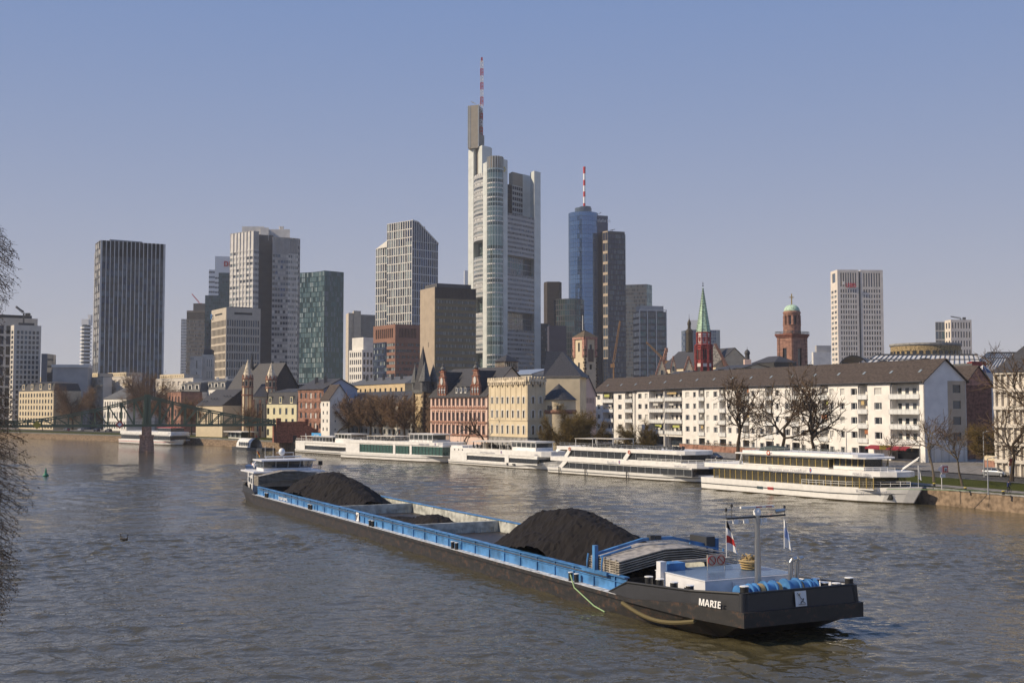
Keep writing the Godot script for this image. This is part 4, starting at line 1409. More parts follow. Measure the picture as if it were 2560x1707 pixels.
func cross_on(t: Node, at: Vector3, h: float, m: Material) -> void:
	var s := sh()
	s.bar(at, at + UP3 * h, h * 0.09, h * 0.09)
	s.bar(at + v3(-h * 0.2, h * 0.68, 0), at + v3(h * 0.2, h * 0.68, 0), h * 0.08, h * 0.08)
	s.lathe(at, [v2(0.0, -0.1), v2(0.35, 0.2), v2(0.0, 0.6)], 8)
	part("cross", s, m, t)

func build_riverside() -> void:
	var d: float
	var s: Shape
	# far left: bay-windowed house, stepped modern blocks, villa
	house("apartment_house", "pale bay-windowed house with dark mansard roof left of the brown trees", [46, 133, 150], 588, 977, 0.75, {"wall": M.cream, "left": gridspec(12, 6, 0.5, 0.62), "roof": "mansard", "rise": 5.0, "rmat": M.slate, "dormers": 4, "dorm_w": 3.0, "dorm_h": 3.0, "dorm_in": 0.2, "deep": 0.0, "shallow": 14.0})
	var blocks := [[84, 142, 941, 640, 4, "leftmost of the stepped sand coloured blocks behind the left trees"], [142, 199, 931, 636, 5, "second stepped sand coloured block with terraces behind the left trees"], [199, 257, 931, 630, 4, "third stepped sand coloured block with balconies beneath the dark tower"], [257, 329, 929, 624, 6, "fourth stepped sand coloured block with white balconies beneath the dark tower"], [388, 482, 933, 612, 7, "wide flat sand coloured block above the grey roofed houses"]]
	for b in blocks:
		var h := house("terraced_block", b[5], [b[0], b[1], b[1] + 6], b[3], b[2] + 12, 0.8, {"wall": M.pale_stone, "left": gridspec(b[4], 6, 0.55, 0.5, {"rec": 0.6}), "roof": "flat", "rmat": M.concrete, "shallow": 5.0, "group": "stepped blocks behind the left bank"})
		var p: Array = h.p
		var y: float = h.y
		var inw := v2(cos(0.8), sin(0.8)) * 2.5
		var tp := height_at(b[2], b[3])
		facade(h.o, p[3] + inw, p[0].lerp(p[3], 0.35) + inw, y, tp, gridspec(b[4] + 3, 1, 0.35, 0.4, {"wall": M.cream, "panes": [M.glass_grey, M.glass_dark]}))
		body(h.o, [p[3] + inw, p[0].lerp(p[3], 0.35) + inw, p[0].lerp(p[3], 0.35) + inw * 5, p[3] + inw * 5], y, tp - 0.1, M.beige, 0.4, "penthouse")
		for k in 3:
			var f := 0.15 + 0.3 * k
			var q: Vector2 = p[3].lerp(p[0], f)
			var u: Vector2 = (p[0] - p[3]).normalized()
			var bs := sh()
			bs.block(w3(q, y - 5.0 - 3.4 * (k % 2)) , w3(u, 0) * 6.0, UP3 * 1.1, w3(v2(-cos(0.8), -sin(0.8)), 0) * 1.2)
			part("balcony", bs, M.cream, h.o)
	house("villa", "white villa with grey hipped roof behind the big brown tree on the left", [258, 316, 330], 560, 996, 0.7, {"wall": M.off_white, "left": gridspec(9, 3, 0.45, 0.6), "roof": "hip", "rise": 5.0, "rmat": M.slate_light, "shallow": 14.0})
	house("town_house", "white house with grey green mansard and glazed attic left of the church", [446, 498, 506], 530, 980, 0.72, {"wall": M.off_white, "left": gridspec(7, 4, 0.4, 0.6), "roof": "mansard", "rise": 5.6, "rmat": M.slate_light, "dormers": 3, "dorm_w": 4.0, "dorm_h": 2.6, "dorm_in": 0.4, "shallow": 16.0})
	house("town_house", "cream house with mansard windows touching the church roof on its left", [498, 562, 575], 520, 974, 0.72, {"wall": M.off_white, "left": gridspec(8, 5, 0.4, 0.55), "roof": "mansard", "rise": 5.2, "rmat": M.slate_light, "dormers": 4, "dorm_w": 3.4, "dorm_h": 2.4, "dorm_in": 0.4, "shallow": 16.0, "chimneys": 2, "chim_mat": M.off_white})
	house("brick_house", "small red brick house between the left trees below the grey mansards", [418, 452, 460], 520, 980, 0.72, {"wall": M.red_stone, "left": gridspec(4, 3, 0.4, 0.5), "roof": "flat", "rmat": M.slate, "shallow": 10.0})
	build_church()
	house("villa", "small yellow villa with pale mansard below the right church turret", [661, 741, 750], 425, 1011, 0.62, {"wall": grain("yellow_villa", lin(0.62, 0.57, 0.38), "soft", 0.06), "left": gridspec(5, 3, 0.36, 0.6, {"rec": 0.15}), "roof": "mansard", "rise": 6.0, "rmat": M.slate, "dormers": 3, "dorm_w": 2.3, "dorm_h": 2.6, "dorm_in": 0.1, "dorm_y": 0.05, "shallow": 13.0})
	grain("pale_blue", lin(0.46, 0.48, 0.56), "soft", 0.06)
	# red sandstone tenement with white sashes
	var h8 := house("tenement", "red sandstone tenement with white window frames beside the bridge stairs", [745, 809, 813], 398, 972, 0.66, {"wall": M.red_stone, "left": gridspec(5, 5, 0.42, 0.55, {"rec": 0.2, "panes": [M.glass_dark, M.blind, M.glass_grey], "band": 0.02}), "roof": "gable", "rise": 3.4, "rmat": M.slate, "chimneys": 2, "shallow": 13.0, "side_mat": M.pale_blue, "gable_mat": M.pale_blue})
	s = sh()
	var p8: Array = h8.p
	var f8: float = (h8.y - 2.3 - 1.1) / 5.0
	for r in 5:
		var yy: float = 2.3 + 0.6 + f8 * (r + 1) - 0.35
		s.block(w3(p8[3], yy) - w3(v2(cos(0.66), sin(0.66)), 0) * 0.18, w3(p8[0], yy) - w3(p8[3], yy), UP3 * 0.3, w3(v2(cos(0.66), sin(0.66)), 0) * 0.17)
	part("string_courses", s, M.red_stone, h8.o)
	house("town_house", "tall narrow white house with brown gable roof right of the tenement", [802, 824, 872], 388, 997, 0.45, {"wall": M.off_white, "left": gridspec(2, 5, 0.3, 0.4), "roof": "gable", "rise": 4.6, "rmat": M.brown_roof, "right": gridspec(2, 5, 0.15, 0.2)})
	house("row_house", "white row house with brown balconies behind the pollarded trees", [822, 1032, 1036], 368, 1010, 0.60, {"wall": M.off_white, "left": gridspec(18, 5, 0.5, 0.62, {"panes": [M.glass_dark, M.brown_clad, M.glass_grey, M.glass_pale], "rec": 0.35}), "roof": "gable", "rise": 4.0, "rmat": M.slate, "shallow": 12.0, "dormers": 9, "dorm_w": 0.8, "dorm_h": 0.9, "dorm_in": 2.0, "dorm_y": 0.4})
	house("long_house", "long yellow building with slate roof behind the pollarded trees", [860, 1012, 1040], 450, 958, 0.5, {"wall": M.yellow_wall, "left": gridspec(12, 5, 0.35, 0.45), "roof": "hip", "rise": 3.2, "ridge": 0.8, "rmat": M.slate_light, "chimneys": 5, "shallow": 16.0})
	house("low_hall", "low white hall with grey roof between church and tenement", [690, 760, 770], 470, 962, 0.5, {"wall": M.off_white, "left": gridspec(9, 4, 0.4, 0.35), "roof": "gable", "rise": 1.0, "rmat": M.slate_light, "shallow": 20.0})
	build_gate_tower()
	build_gabled_house()
	build_arched_house()
	build_back_towers()

func build_church() -> void:
	var d := 458.0
	var t := thing("church", "old church with steep dark slate roof and two pale pointed turrets", "church")
	var ph := 0.85
	var c := v2(cos(ph), sin(ph))
	var e := v2(-sin(ph), cos(ph))
	# nave: big roof, ridge along e
	var near := v2(side_at(648, d, 10), d)
	var y1 := height_at(1013, d)
	var left := along(near, e, 545.0, y1)
	var p := [left, near, near + c * 24.0, left + c * 24.0]
	part("wall", gable_fill(p, 2.3, y1), M.cream, t)
	var rise := height_at(911, d + 22) - y1
	part("roof", gable_roof(p[0], p[1], p[2], p[3], y1, rise, 0.5), M.slate, t)
	part("gable", gable_wall(p[1], p[2], y1, rise - 0.1, 0.5), M.slate, t)
	part("gable", gable_wall(p[3], p[0], y1, rise - 0.1, 0.5), M.slate, t)
	# low aisle in front with round-arched windows
	var a1 := left - c * 9.0 + e * 2.0
	var a2 := near.lerp(left, 0.42) - c * 9.0
	var ya := height_at(1014, d - 4)
	facade(t, a1, a2, 2.3, ya, gridspec(4, 1, 0.22, 0.45, {"wall": M.cream, "panes": [M.glass_dark], "sill": 0.6}))
	solid(t, "aisle", [a1 + c * 0.45, a2 + c * 0.45, a2 + c * 9.5, a1 + c * 9.5], 2.3, ya, M.cream)
	var s := sh()
	var yr := ya + 6.5
	s.quad(w3(a1 - c * 0.4, ya), w3(a2 - c * 0.4, ya), w3(a2 + c * 9.2, yr), w3(a1 + c * 9.2, yr))
	s.tri(w3(a2 - c * 0.4, ya), w3(a2 + c * 9.2, yr), w3(a2 + c * 9.2, ya))
	s.tri(w3(a1 - c * 0.4, ya), w3(a1 + c * 9.2, yr), w3(a1 + c * 9.2, ya))
	part("aisle_roof", s, M.slate, t)
	s = sh()
	for k in 10:
		var q := a1.lerp(a2, fmod(k * 0.37, 1.0)) + c * (1.5 + 1.5 * (k % 3))
		s.box(w3(q, ya + 1.7 + 1.0 * (k % 3)) + v3(-0.3, 0.1, 0.3), v3(0.5, 0.5, 0.5))
	part("roof_hatches", s, M.slate_light, t, 0.0, "stuff")
	# turrets
	for k in [[618.0, 897.0, 946.0, 1012.0, d - 3.0, 2.0], [677.0, 906.0, 948.0, 1030.0, d - 6.0, 2.0]]:
		var x := side_at(k[0], k[4], 20)
		var yb := height_at(k[2], k[4])
		var yt := height_at(k[1], k[4])
		var tr := Node3D.new()
		tr.name = "turret"
		t.add_child(tr, true)
		s = sh()
		s.lathe(v3(x, 0, -k[4]), [v2(k[5], 2.3), v2(k[5], yb), v2(0, yb)], 8, PI / 8, PI / 8 + TAU)
		part("shaft", s, M.cream, tr)
		s = sh()
		for i in 8:
			var ang := PI / 8 + TAU * i / 8
			var q := v3(x + cos(ang) * k[5], 0, -k[4] - sin(ang) * k[5])
			s.bar(q + UP3 * 2.3, q + UP3 * yb, 0.3, 0.3)
		for yy in [yb - 0.3, yb - 3.4, yb - 6.5]:
			s.lathe(v3(x, yy, -k[4]), [v2(k[5] + 0.05, -0.2), v2(k[5] + 0.3, 0), v2(k[5] + 0.3, 0.25), v2(k[5] + 0.05, 0.4)], 8, PI / 8, PI / 8 + TAU)
		part("quoins", s, M.red_stone, tr)
		for i in 8:
			var ang := TAU * i / 8
			var q := v3(x + cos(ang) * (k[5] * 0.93), yb - 2.0, -k[4] - sin(ang) * (k[5] * 0.93))
			piece("belfry_window", unit_box, M.black, tr, Transform3D(Basis(UP3, ang) * Basis.from_scale(v3(0.3, 1.7, 0.55)), q))
		var gb := sh()
		for i in 8:
			var ang := TAU * i / 8
			var ee := v3(cos(ang), 0, -sin(ang))
			var ss := v3(-sin(ang), 0, -cos(ang))
			var q = v3(x, yb, -k[4]) + ee * (k[5] + 0.1)
			gb.tri(q - ss * 0.7, q + ss * 0.7, q + UP3 * 1.5)
			gb.tri(q - ss * 0.7, q + UP3 * 1.5, q + UP3 * 1.2 - ee * 0.9)
			gb.tri(q + ss * 0.7, q + UP3 * 1.5, q + UP3 * 1.2 - ee * 0.9)
		part("gablets", gb, M.red_stone, tr)
		part("spire", spire(v3(x, yb, -k[4]), k[5] + 0.12, yt - yb, 8, PI / 8), M.sandstone_pale, tr)
	# choir on the right with tall windows
	var k0 := v2(side_at(636, d - 10, 10), d - 12)
	var k1 := along(k0, v2(cos(0.25), sin(0.25)), 666.0, 10)
	var k2 := along(k1, v2(cos(0.9), sin(0.9)), 684.0, 10)
	var yk := height_at(992, d - 10)
	facade(t, k0, k1, 2.3, yk, gridspec(2, 1, 0.3, 0.7, {"wall": M.cream, "panes": [M.glass_grey]}))
	facade(t, k1, k2, 2.3, yk, gridspec(2, 1, 0.3, 0.7, {"wall": M.cream, "panes": [M.glass_grey]}))
	body(t, [k0, k1, k2, k2 + v2(-3, 10), k0 + v2(-1, 12)], 2.3, yk, M.cream, 0.45, "choir_core")
	s = sh()
	var pk := w3((k0 + k2) / 2 + v2(-1.0, 8), height_at(960, d))
	var pl := w3(k0 + v2(1, 9), height_at(960, d))
	var gk := [w3(k0 + v2(-0.4, -0.4), yk), w3(k1 + v2(0.1, -0.5), yk), w3(k2 + v2(0.4, 0), yk), w3(k2 + v2(-3, 10), yk), w3(k0 + v2(-1, 12), yk)]
	s.quad(gk[0], gk[1], pk, pl)
	s.tri(gk[1], gk[2], pk)
	s.tri(gk[2], gk[3], pk)
	s.quad(gk[3], gk[4], pl, pk)
	s.tri(gk[4], gk[0], pl)
	part("choir_roof", s, M.slate, t)
	s = sh()
	for q in [k0, k0.lerp(k1, 0.5), k1, k1.lerp(k2, 0.5), k2]:
		s.bar(w3(q, 2.3) + v3(0, 0, 0.35), w3(q, yk - 1.0) + v3(0, 0, 0.2), 0.6, 0.9)
	part("buttresses", s, M.red_stone, t)
	# ridge turret
	var rt := spot(629, 912, d + 20)
	part("ridge_spire", spire(rt - UP3 * 1.5, 0.9, height_at(878, d + 20) - rt.y + 1.5, 6), M.slate, t)

func gable_fill(p: Array, y0: float, y1: float) -> Shape:
	var s := sh()
	s.prism(p, y0, y1)
	return s

func build_gate_tower() -> void:
	# yellow tower with quoins and a crown of slate spires
	var d := 352.0
	var t := thing("gate_tower", "yellow corner tower with dark stone quoins and slate spires by the river", "tower")
	var y1 := height_at(978, d)
	var p := quad_plan(1035, 1060, 1079, d, y1, 0.62)
	facade(t, p[3], p[0], 2.3, y1, gridspec(2, 5, 0.22, 0.4, {"wall": M.yellow_wall, "panes": [M.glass_dark], "rec": 0.25}))
	facade(t, p[0], p[1], 2.3, y1, gridspec(1, 5, 0.2, 0.35, {"wall": M.yellow_wall, "panes": [M.glass_dark], "rec": 0.25}))
	body(t, p, 2.3, y1, M.yellow_wall, 0.46)
	for q in [p[3], p[0], p[1]]:
		for k in 18:
			var w := 0.9 if k % 2 == 0 else 0.55
			piece("quoin", unit_box, M.dark_stone if M.has("dark_stone") else grain("dark_stone", lin(0.13, 0.10, 0.075), "grime", 0.3), t, Transform3D(Basis(UP3, 0.62) * Basis.from_scale(v3(w * 1.3, (y1 - 2.6) / 18 - 0.04, w * 1.3)), w3(q, 2.5 + (y1 - 2.6) * (k + 0.5) / 18)))
	# slate storey with corner turrets
	var yo := height_at(965, d)
	var c := w3((p[0] + p[2]) / 2, 0)
	var s := sh()
	s.prism(Array(Geometry2D.offset_polygon(PackedVector2Array(p), 0.35)[0]), y1 - 0.6, y1 + 0.5)
	part("cornice", s, M.slate_light, t)
	s = hip_roof([p[3], p[0], p[1], p[2]], y1 + 0.4, height_at(868, d + 6) - y1, 0.0, 0.3)
	part("main_spire", s, M.slate, t)
	for k in [[1038.0, 957.0, 907.0, d + 6.0, 1.05], [1062.0, 953.0, 903.0, d - 2.5, 1.45], [1083.0, 955.0, 910.0, d + 5.0, 1.2]]:
		var x := side_at(k[0], k[3], 25)
		var yb := height_at(k[1], k[3])
		var tr := Node3D.new()
		tr.name = "corner_turret"
		t.add_child(tr, true)
		s = sh()
		s.lathe(v3(x, 0, -k[3]), [v2(k[4] * 0.9, y1 - 0.2), v2(k[4], yb), v2(0, yb)], 6)
		part("wall", s, M.slate_light, tr)
		piece("window", unit_box, M.glass_black, tr, Transform3D(Basis(UP3, 0.3) * Basis.from_scale(v3(0.5, 0.7, 0.3)), v3(x - 0.15, yb - 1.0, -k[3] + k[4] * 0.82)))
		part("spire", spire(v3(x, yb, -k[3]), k[4] * 1.3, height_at(k[2], k[3]) - yb, 8), M.slate_light, tr)
	s = sh()
	s.bar(spot(1071, 868, d + 6), spot(1071, 856, d + 6), 0.12, 0.12)
	part("weather_vane", s, M.dark_metal, t)

func scroll_gable(t: Node, q: Vector2, u: Vector2, inn: Vector2, y0: float, w: float, h: float) -> void:
	# curved stepped gable of red stone standing on the eaves: outline widths by height, with real thickness
	var g := Node3D.new()
	g.name = "scroll_gable"
	t.add_child(g, true)
	var prof := [[0.0, 1.0], [0.34, 0.98], [0.36, 0.86], [0.42, 0.84], [0.50, 0.74], [0.56, 0.62], [0.62, 0.60], [0.64, 0.66], [0.67, 0.66], [0.70, 0.52], [0.78, 0.42], [0.84, 0.40], [0.86, 0.30], [0.92, 0.2], [1.0, 0.1]]
	var s := sh()
	var u3 := v3(u.x, 0, -u.y)
	var i3 := v3(inn.x, 0, -inn.y)
	for k in prof.size() - 1:
		var ya: float = y0 + h * prof[k][0]
		var yb: float = y0 + h * prof[k + 1][0]
		var wa: float = w * prof[k][1] / 2
		var wb: float = w * prof[k + 1][1] / 2
		var b := w3(q, 0)
		var f := [b - u3 * wa + UP3 * ya, b + u3 * wa + UP3 * ya, b + u3 * wb + UP3 * yb, b - u3 * wb + UP3 * yb]
		s.quad(f[0], f[1], f[2], f[3])
		s.quad(f[0] + i3 * 0.6, f[3] + i3 * 0.6, f[2] + i3 * 0.6, f[1] + i3 * 0.6)
		s.quad(f[0], f[3], f[3] + i3 * 0.6, f[0] + i3 * 0.6)
		s.quad(f[1], f[1] + i3 * 0.6, f[2] + i3 * 0.6, f[2])
		s.quad(f[3], f[2], f[2] + i3 * 0.6, f[3] + i3 * 0.6)
	part("gable_wall", s, M.red_stone, g)
	s = sh()
	for k in [0.34, 0.64, 0.84]:
		s.block(w3(q, y0 + h * k) - u3 * w * (0.52 - k * 0.25) - i3 * 0.2, u3 * w * (1.04 - k * 0.5), UP3 * 0.3, i3 * 0.9)
	for k in [-0.46, -0.17, 0.17, 0.46]:
		s.block(w3(q, y0) + u3 * w * k - u3 * 0.15 - i3 * 0.12, u3 * 0.3, UP3 * h * 0.34, i3 * 0.2)
	part("cornices", s, grain("red_stone_dark", lin(0.24, 0.095, 0.065), "grime", 0.1), g)
	for k in [-0.3, 0.0, 0.3]:
		slab("window", M.glass_dark, g, w3(q, y0 + h * 0.08) + u3 * (w * k - 0.42) - i3 * 0.06, u3 * 0.84, UP3 * h * 0.2, i3 * 0.1)
		var fr := sh()
		fr.block(w3(q, y0 + h * 0.08) + u3 * (w * k - 0.06) - i3 * 0.1, u3 * 0.12, UP3 * h * 0.2, i3 * 0.08)
		fr.block(w3(q, y0 + h * 0.2) + u3 * (w * k - 0.42) - i3 * 0.1, u3 * 0.84, UP3 * 0.12, i3 * 0.08)
		part("window_frame", fr, M.white_paint, g)
	s = sh()
	s.lathe(Vector3.ZERO, [v2(0.0, 0.0), v2(0.62, 0.0), v2(0.62, 0.12), v2(0, 0.12)], 14)
	var ov := part("oval_window", s, M.blind, g)
	ov.transform = Transform3D(Basis(u3, UP3 * 1.7, -i3) * Basis(v3(1, 0, 0), PI / 2), w3(q, y0 + h * 0.52) - i3 * 0.1)
	s = sh()
	s.lathe(w3(q + inn * 0.3, y0 + h), [v2(0.9, -0.4), v2(0.5, 0.2), v2(0.25, 0.5), v2(0.5, 0.8), v2(0.12, 1.1), v2(0.02, 2.2)], 10)
	part("finial", s, M.slate_light, g)
	# saddle roof behind the gable
	s = sh()
	var bk := inn * 8.0
	s.quad(w3(q - u * w * 0.45, y0), w3(q, y0 + h * 0.86), w3(q + bk, y0 + h * 0.86), w3(q - u * w * 0.45 + bk, y0))
	s.quad(w3(q + u * w * 0.45, y0), w3(q, y0 + h * 0.86), w3(q + bk, y0 + h * 0.86), w3(q + u * w * 0.45 + bk, y0))
	part("saddle_roof", s, M.slate, g)

func build_gabled_house() -> void:
	var d := 322.0
	var y1 := height_at(988, d)
	var ph := 0.60
	var h := house("gabled_house", "pink and red sandstone house with two curled gables facing the river", [1076, 1218, 1224], d, 988, ph, {"wall": M.pink_wall, "left": gridspec(13, 1, 0.5, 0.8, {"parts": 0}), "roof": "none", "rmat": M.slate, "shallow": 16.0})
	var t: Node3D = h.o
	t.get_node("wall").queue_free()
	t.remove_child(t.get_node("wall"))
	for ch in t.get_children():
		if String(ch.name).begins_with("glazing"):
			t.remove_child(ch)
			ch.queue_free()
	var p: Array = h.p
	var c := v2(cos(ph), sin(ph))
	var u: Vector2 = (p[0] - p[3]).normalized()
	var rows := [[2.3, height_at(1092, d), 0], [height_at(1092, d), height_at(1067, d), 1], [height_at(1067, d), height_at(1020, d), 2], [height_at(1020, d), y1, 3]]
	var gl := [M.glass_dark, M.glass_grey, M.glass_dark]
	facade(t, p[3], p[0], rows[0][0], height_at(1091, d), gridspec(7, 1, 0.14, 0.3, {"wall": M.pink_wall, "panes": gl}))
	facade(t, p[3], p[0], height_at(1091, d), height_at(1060, d), gridspec(13, 1, 0.52, 0.72, {"wall": M.pink_wall, "panes": gl, "m": [0.6, 0.6, 0.0, 0.0]}))
	facade(t, p[3], p[0], height_at(1060, d), height_at(1021, d), gridspec(13, 1, 0.5, 0.6, {"wall": M.pink_wall, "panes": gl, "sill": 0.35, "m": [0.6, 0.6, 0.0, 0.0]}))
	facade(t, p[3], p[0], height_at(1021, d), y1, gridspec(13, 1, 0.46, 0.6, {"wall": M.pink_wall, "panes": gl, "m": [0.6, 0.6, 0.0, 0.0]}))
	var s := sh()
	var len: float = p[3].distance_to(p[0])
	var n3 := -w3(c, 0)
	for yy in [height_at(1092, d), height_at(1059, d), height_at(1022, d), y1 - 0.5]:
		s.block(w3(p[3], yy), w3(u, 0) * len, UP3 * 0.45, n3 * 0.25)
	part("cornices", s, M.red_stone, t, 0.0, "stuff")
	s = sh()
	var bw := (len - 1.2) / 13
	for k in 13:
		var cx := 0.6 + bw * (k + 0.5)
		for e in [[1086, 1064], [1053, 1029], [1015, 993]]:
			var ya := height_at(e[0], d)
			var yb := height_at(e[1], d)
			for sd in [-1, 1]:
				s.block(w3(p[3] + u * (cx + sd * bw * 0.29 - 0.08), ya), w3(u, 0) * 0.15, UP3 * (yb - ya), n3 * 0.12)
			s.block(w3(p[3] + u * (cx - bw * 0.36), yb), w3(u, 0) * bw * 0.72, UP3 * 0.4, n3 * 0.16)
			s.block(w3(p[3] + u * (cx - bw * 0.36), ya - 0.35), w3(u, 0) * bw * 0.72, UP3 * 0.3, n3 * 0.16)
	part("window_surrounds", s, grain("rose_stone", lin(0.46, 0.27, 0.21), "grime", 0.1), t, 0.0, "stuff")
	var rise := height_at(919, d + 8) - y1
	part("roof", gable_roof(p[3], p[0], p[1], p[2], y1, rise, 0.5), M.slate, t)
	part("gable", gable_wall(p[0], p[1], y1, rise - 0.1, 0.4), M.pale_stone, t)
	part("gable", gable_wall(p[2], p[3], y1, rise - 0.1, 0.4), M.pale_stone, t)
	for k in [1106.0, 1189.0]:
		var q := along(p[3], u, k, y1)
		scroll_gable(t, q - c * 0.15, u, c, y1 + 0.02, 4.6, height_at(914, d) - y1)
	for k in [1138.0, 1149.0, 1160.0]:
		dormer(t, along(p[3], u, k, y1), c, y1 + 0.7, 0.9, 1.7, 0.4, M.off_white, M.slate_light)
	# neighbour with half-timbered lookout above a blue grey roof
	var l := thing("lookout", "small open timber lookout with pyramid slate roof above the gabled house", "lookout")
	d = 352.0
	var q4 := quad_plan(1239, 1262, 1294, d, 25.0, 0.7)
	var yb := height_at(925, d)
	var yt := height_at(903, d)
	solid(l, "floor", Array(Geometry2D.offset_polygon(PackedVector2Array(q4), 0.4)[0]), yb - 0.4, yb, M.brown_clad)
	solid(l, "stair_house", Array(Geometry2D.offset_polygon(PackedVector2Array(q4), -0.8)[0]), 2.3, yt - 0.3, M.dark_brown)
	for i in 4:
		var aa: Vector2 = q4[i]
		var bb: Vector2 = q4[(i + 1) % 4]
		for k in 7:
			s = sh()
			s.bar(w3(aa.lerp(bb, k / 7.0), yb), w3(aa.lerp(bb, k / 7.0), yt), 0.3, 0.3)
			part("post", s, M.sandstone_pale, l)
		s = sh()
		s.bar(w3(aa, yt), w3(bb, yt), 0.35, 0.35)
		s.bar(w3(aa, yb + 1.0), w3(bb, yb + 1.0), 0.2, 0.2)
		part("rail", s, M.brown_clad, l)
	part("roof", hip_roof([q4[3], q4[0], q4[1], q4[2]], yt, height_at(885, d) - yt, 0.0, 0.8), M.slate, l)
	house("low_hall", "grey metal roof with skylights between the lookout and the pyramid roof", [1262, 1330, 1336], 372, 935, 0.5, {"wall": M.off_white, "roof": "gable", "rise": 1.6, "rmat": mat("metal_roof", lin(0.22, 0.26, 0.33), 0.4), "shallow": 12.0, "cat": "building"})

func build_arched_house() -> void:
	# cream palace block with rows of round-arched windows
	var d := 300.0
	var ph := 0.55
	var y1 := height_at(954, d)
	var h := house("palace_block", "cream palace block with rows of small arched windows and battlement cornice", [1222, 1319, 1364], d, 954, ph, {"wall": M.cream, "roof": "none", "rmat": M.slate, "cat": "building", "inset": 0.46})
	var t: Node3D = h.o
	var sw := t.get_node("side_wall")
	t.remove_child(sw)
	sw.queue_free()
	var p: Array = h.p
	var cuts := [2.3, height_at(1094, d), height_at(1052, d), height_at(1015, d), height_at(982, d), y1]
	for f in [[p[3], p[0], 7], [p[0], p[1], 2]]:
		var big: float = 0.30 if f[2] == 7 else 0.36
		var gl := [M.glass_grey, M.glass_dark, M.glass_slate]
		facade(t, f[0], f[1], cuts[0], cuts[1], gridspec(f[2], 1, 0.15, 0.3, {"wall": M.concrete, "panes": gl, "m": [0.5, 0.5, 0.0, 0.0]}))
		for k in 3:
			facade(t, f[0], f[1], cuts[k + 1], cuts[k + 2], gridspec(f[2], 1, big, 0.52, {"wall": M.cream, "panes": gl, "sill": 0.4, "m": [0.5, 0.5, 0.0, 0.0]}))
		facade(t, f[0], f[1], cuts[4], y1, gridspec(f[2], 1, 0.24, 0.24, {"wall": M.cream, "panes": gl, "sill": 0.7, "m": [0.5, 0.5, 0.0, 0.0]}))
		# arched heads and pale surrounds
		var u: Vector2 = (f[1] - f[0]).normalized()
		var n3 := v3(u.y, 0, u.x)
		var len: float = f[0].distance_to(f[1])
		var bw: float = (len - 1.0) / f[2]
		var s := sh()
		var arch := sh()
		for k in 3:
			var ch: float = cuts[k + 2] - cuts[k + 1]
			var yb: float = cuts[k + 1] + ch * 0.48 * 0.4
			var wh: float = ch * 0.52
			for c in int(f[2]):
				var q: Vector2 = f[0] + u * (0.5 + bw * (c + 0.5))
				var r: float = bw * big / 2
				for sd in [-1, 1]:
					s.block(w3(q + u * (sd * (r + 0.12) - 0.12), yb), w3(u, 0) * 0.24, UP3 * wh, n3 * 0.08)
				for i in 6:
					var t0 := PI * i / 6
					var t1 := PI * (i + 1) / 6
					var e0 := w3(u, 0) * cos(t0) + UP3 * sin(t0)
					var e1 := w3(u, 0) * cos(t1) + UP3 * sin(t1)
					var cc := w3(q, yb + wh - r) + n3 * 0.08
					s.quad(cc + e0 * r, cc + e0 * (r + 0.24), cc + e1 * (r + 0.24), cc + e1 * r)
					# spandrel that rounds the opening
					var cn := w3(q, yb + wh) + w3(u, 0) * (r if t0 < PI / 2 - 0.01 else -r) + n3 * 0.01
					arch.tri(cc - n3 * 0.07 + e0 * r, cn, cc - n3 * 0.07 + e1 * r)
		part("window_surrounds", s, M.off_white, t, 0.0, "stuff")
		part("arch_heads", arch, M.cream, t)
		s = sh()
		for k in int(f[2]) + 1:
			var q: Vector2 = f[0] + u * clampf(0.5 + bw * k, 0.3, len - 0.3)
			s.block(w3(q - u * 0.25, cuts[2]), w3(u, 0) * 0.5, UP3 * (y1 - cuts[2]), n3 * 0.1)
		for yy in [cuts[1], cuts[2]]:
			s.block(w3(f[0], yy) , w3(u, 0) * len, UP3 * 0.25, n3 * 0.16)
		part("pilasters", s, M.cream, t)
		# corbelled battlement parapet
		s = sh()
		var nb := int(len / 0.9)
		for k in nb:
			var q: Vector2 = f[0] + u * (len * (k + 0.5) / nb)
			s.block(w3(q - u * 0.2, y1 - 0.7), w3(u, 0) * 0.4, UP3 * 0.7, n3 * 0.45)
			s.block(w3(q - u * 0.3, y1 + 0.6), w3(u, 0) * 0.6, UP3 * 0.7, n3 * 0.5)
		s.block(w3(f[0], y1) + n3 * 0.0, w3(u, 0) * len, UP3 * 0.62, n3 * 0.48)
		part("battlement", s, M.sandstone_pale, t)
	# hall with the great hipped slate roof
	d = 316.0
	var hh := house("old_hall", "pale hall under a great steep hipped slate roof", [1345, 1364, 1450], d, 941, -0.2, {"wall": M.cream, "left": gridspec(2, 1, 0.1, 0.05), "right": gridspec(1, 1, 0.03, 0.03), "roof": "none", "rmat": M.slate, "cat": "building"})
	var q: Array = hh.p
	var s2 := sh()
	var o := Geometry2D.offset_polygon(PackedVector2Array(q), 0.6)[0]
	var ry := height_at(878, d + 10)
	var ra := spot(1366, 878, d + 9)
	var rb := spot(1406, 878, d + 11)
	var g := []
	for z in q:
		var best: Vector2 = o[0]
		for w in o:
			if w.distance_to(z) < best.distance_to(z):
				best = w
		g.append(w3(best, hh.y - 0.2))
	s2.quad(g[0], g[1], rb, ra)
	s2.tri(g[3], g[0], ra)
	s2.tri(g[1], g[2], rb)
	s2.quad(g[2], g[3], ra, rb)
	part("roof", s2, M.slate, hh.o)
	# round chapel
	var ch := thing("round_chapel", "round pale chapel with conical slate roof between palace block and flats", "chapel")
	d = 304.0
	var cx := side_at(1398, d, 8)
	var r := 4.35
	var ye := height_at(998, d)
	var c3 := v3(cx, 0, -d - 1.0)
	s2 = sh()
	s2.lathe(c3, [v2(r, 2.3), v2(r, ye)], 28)
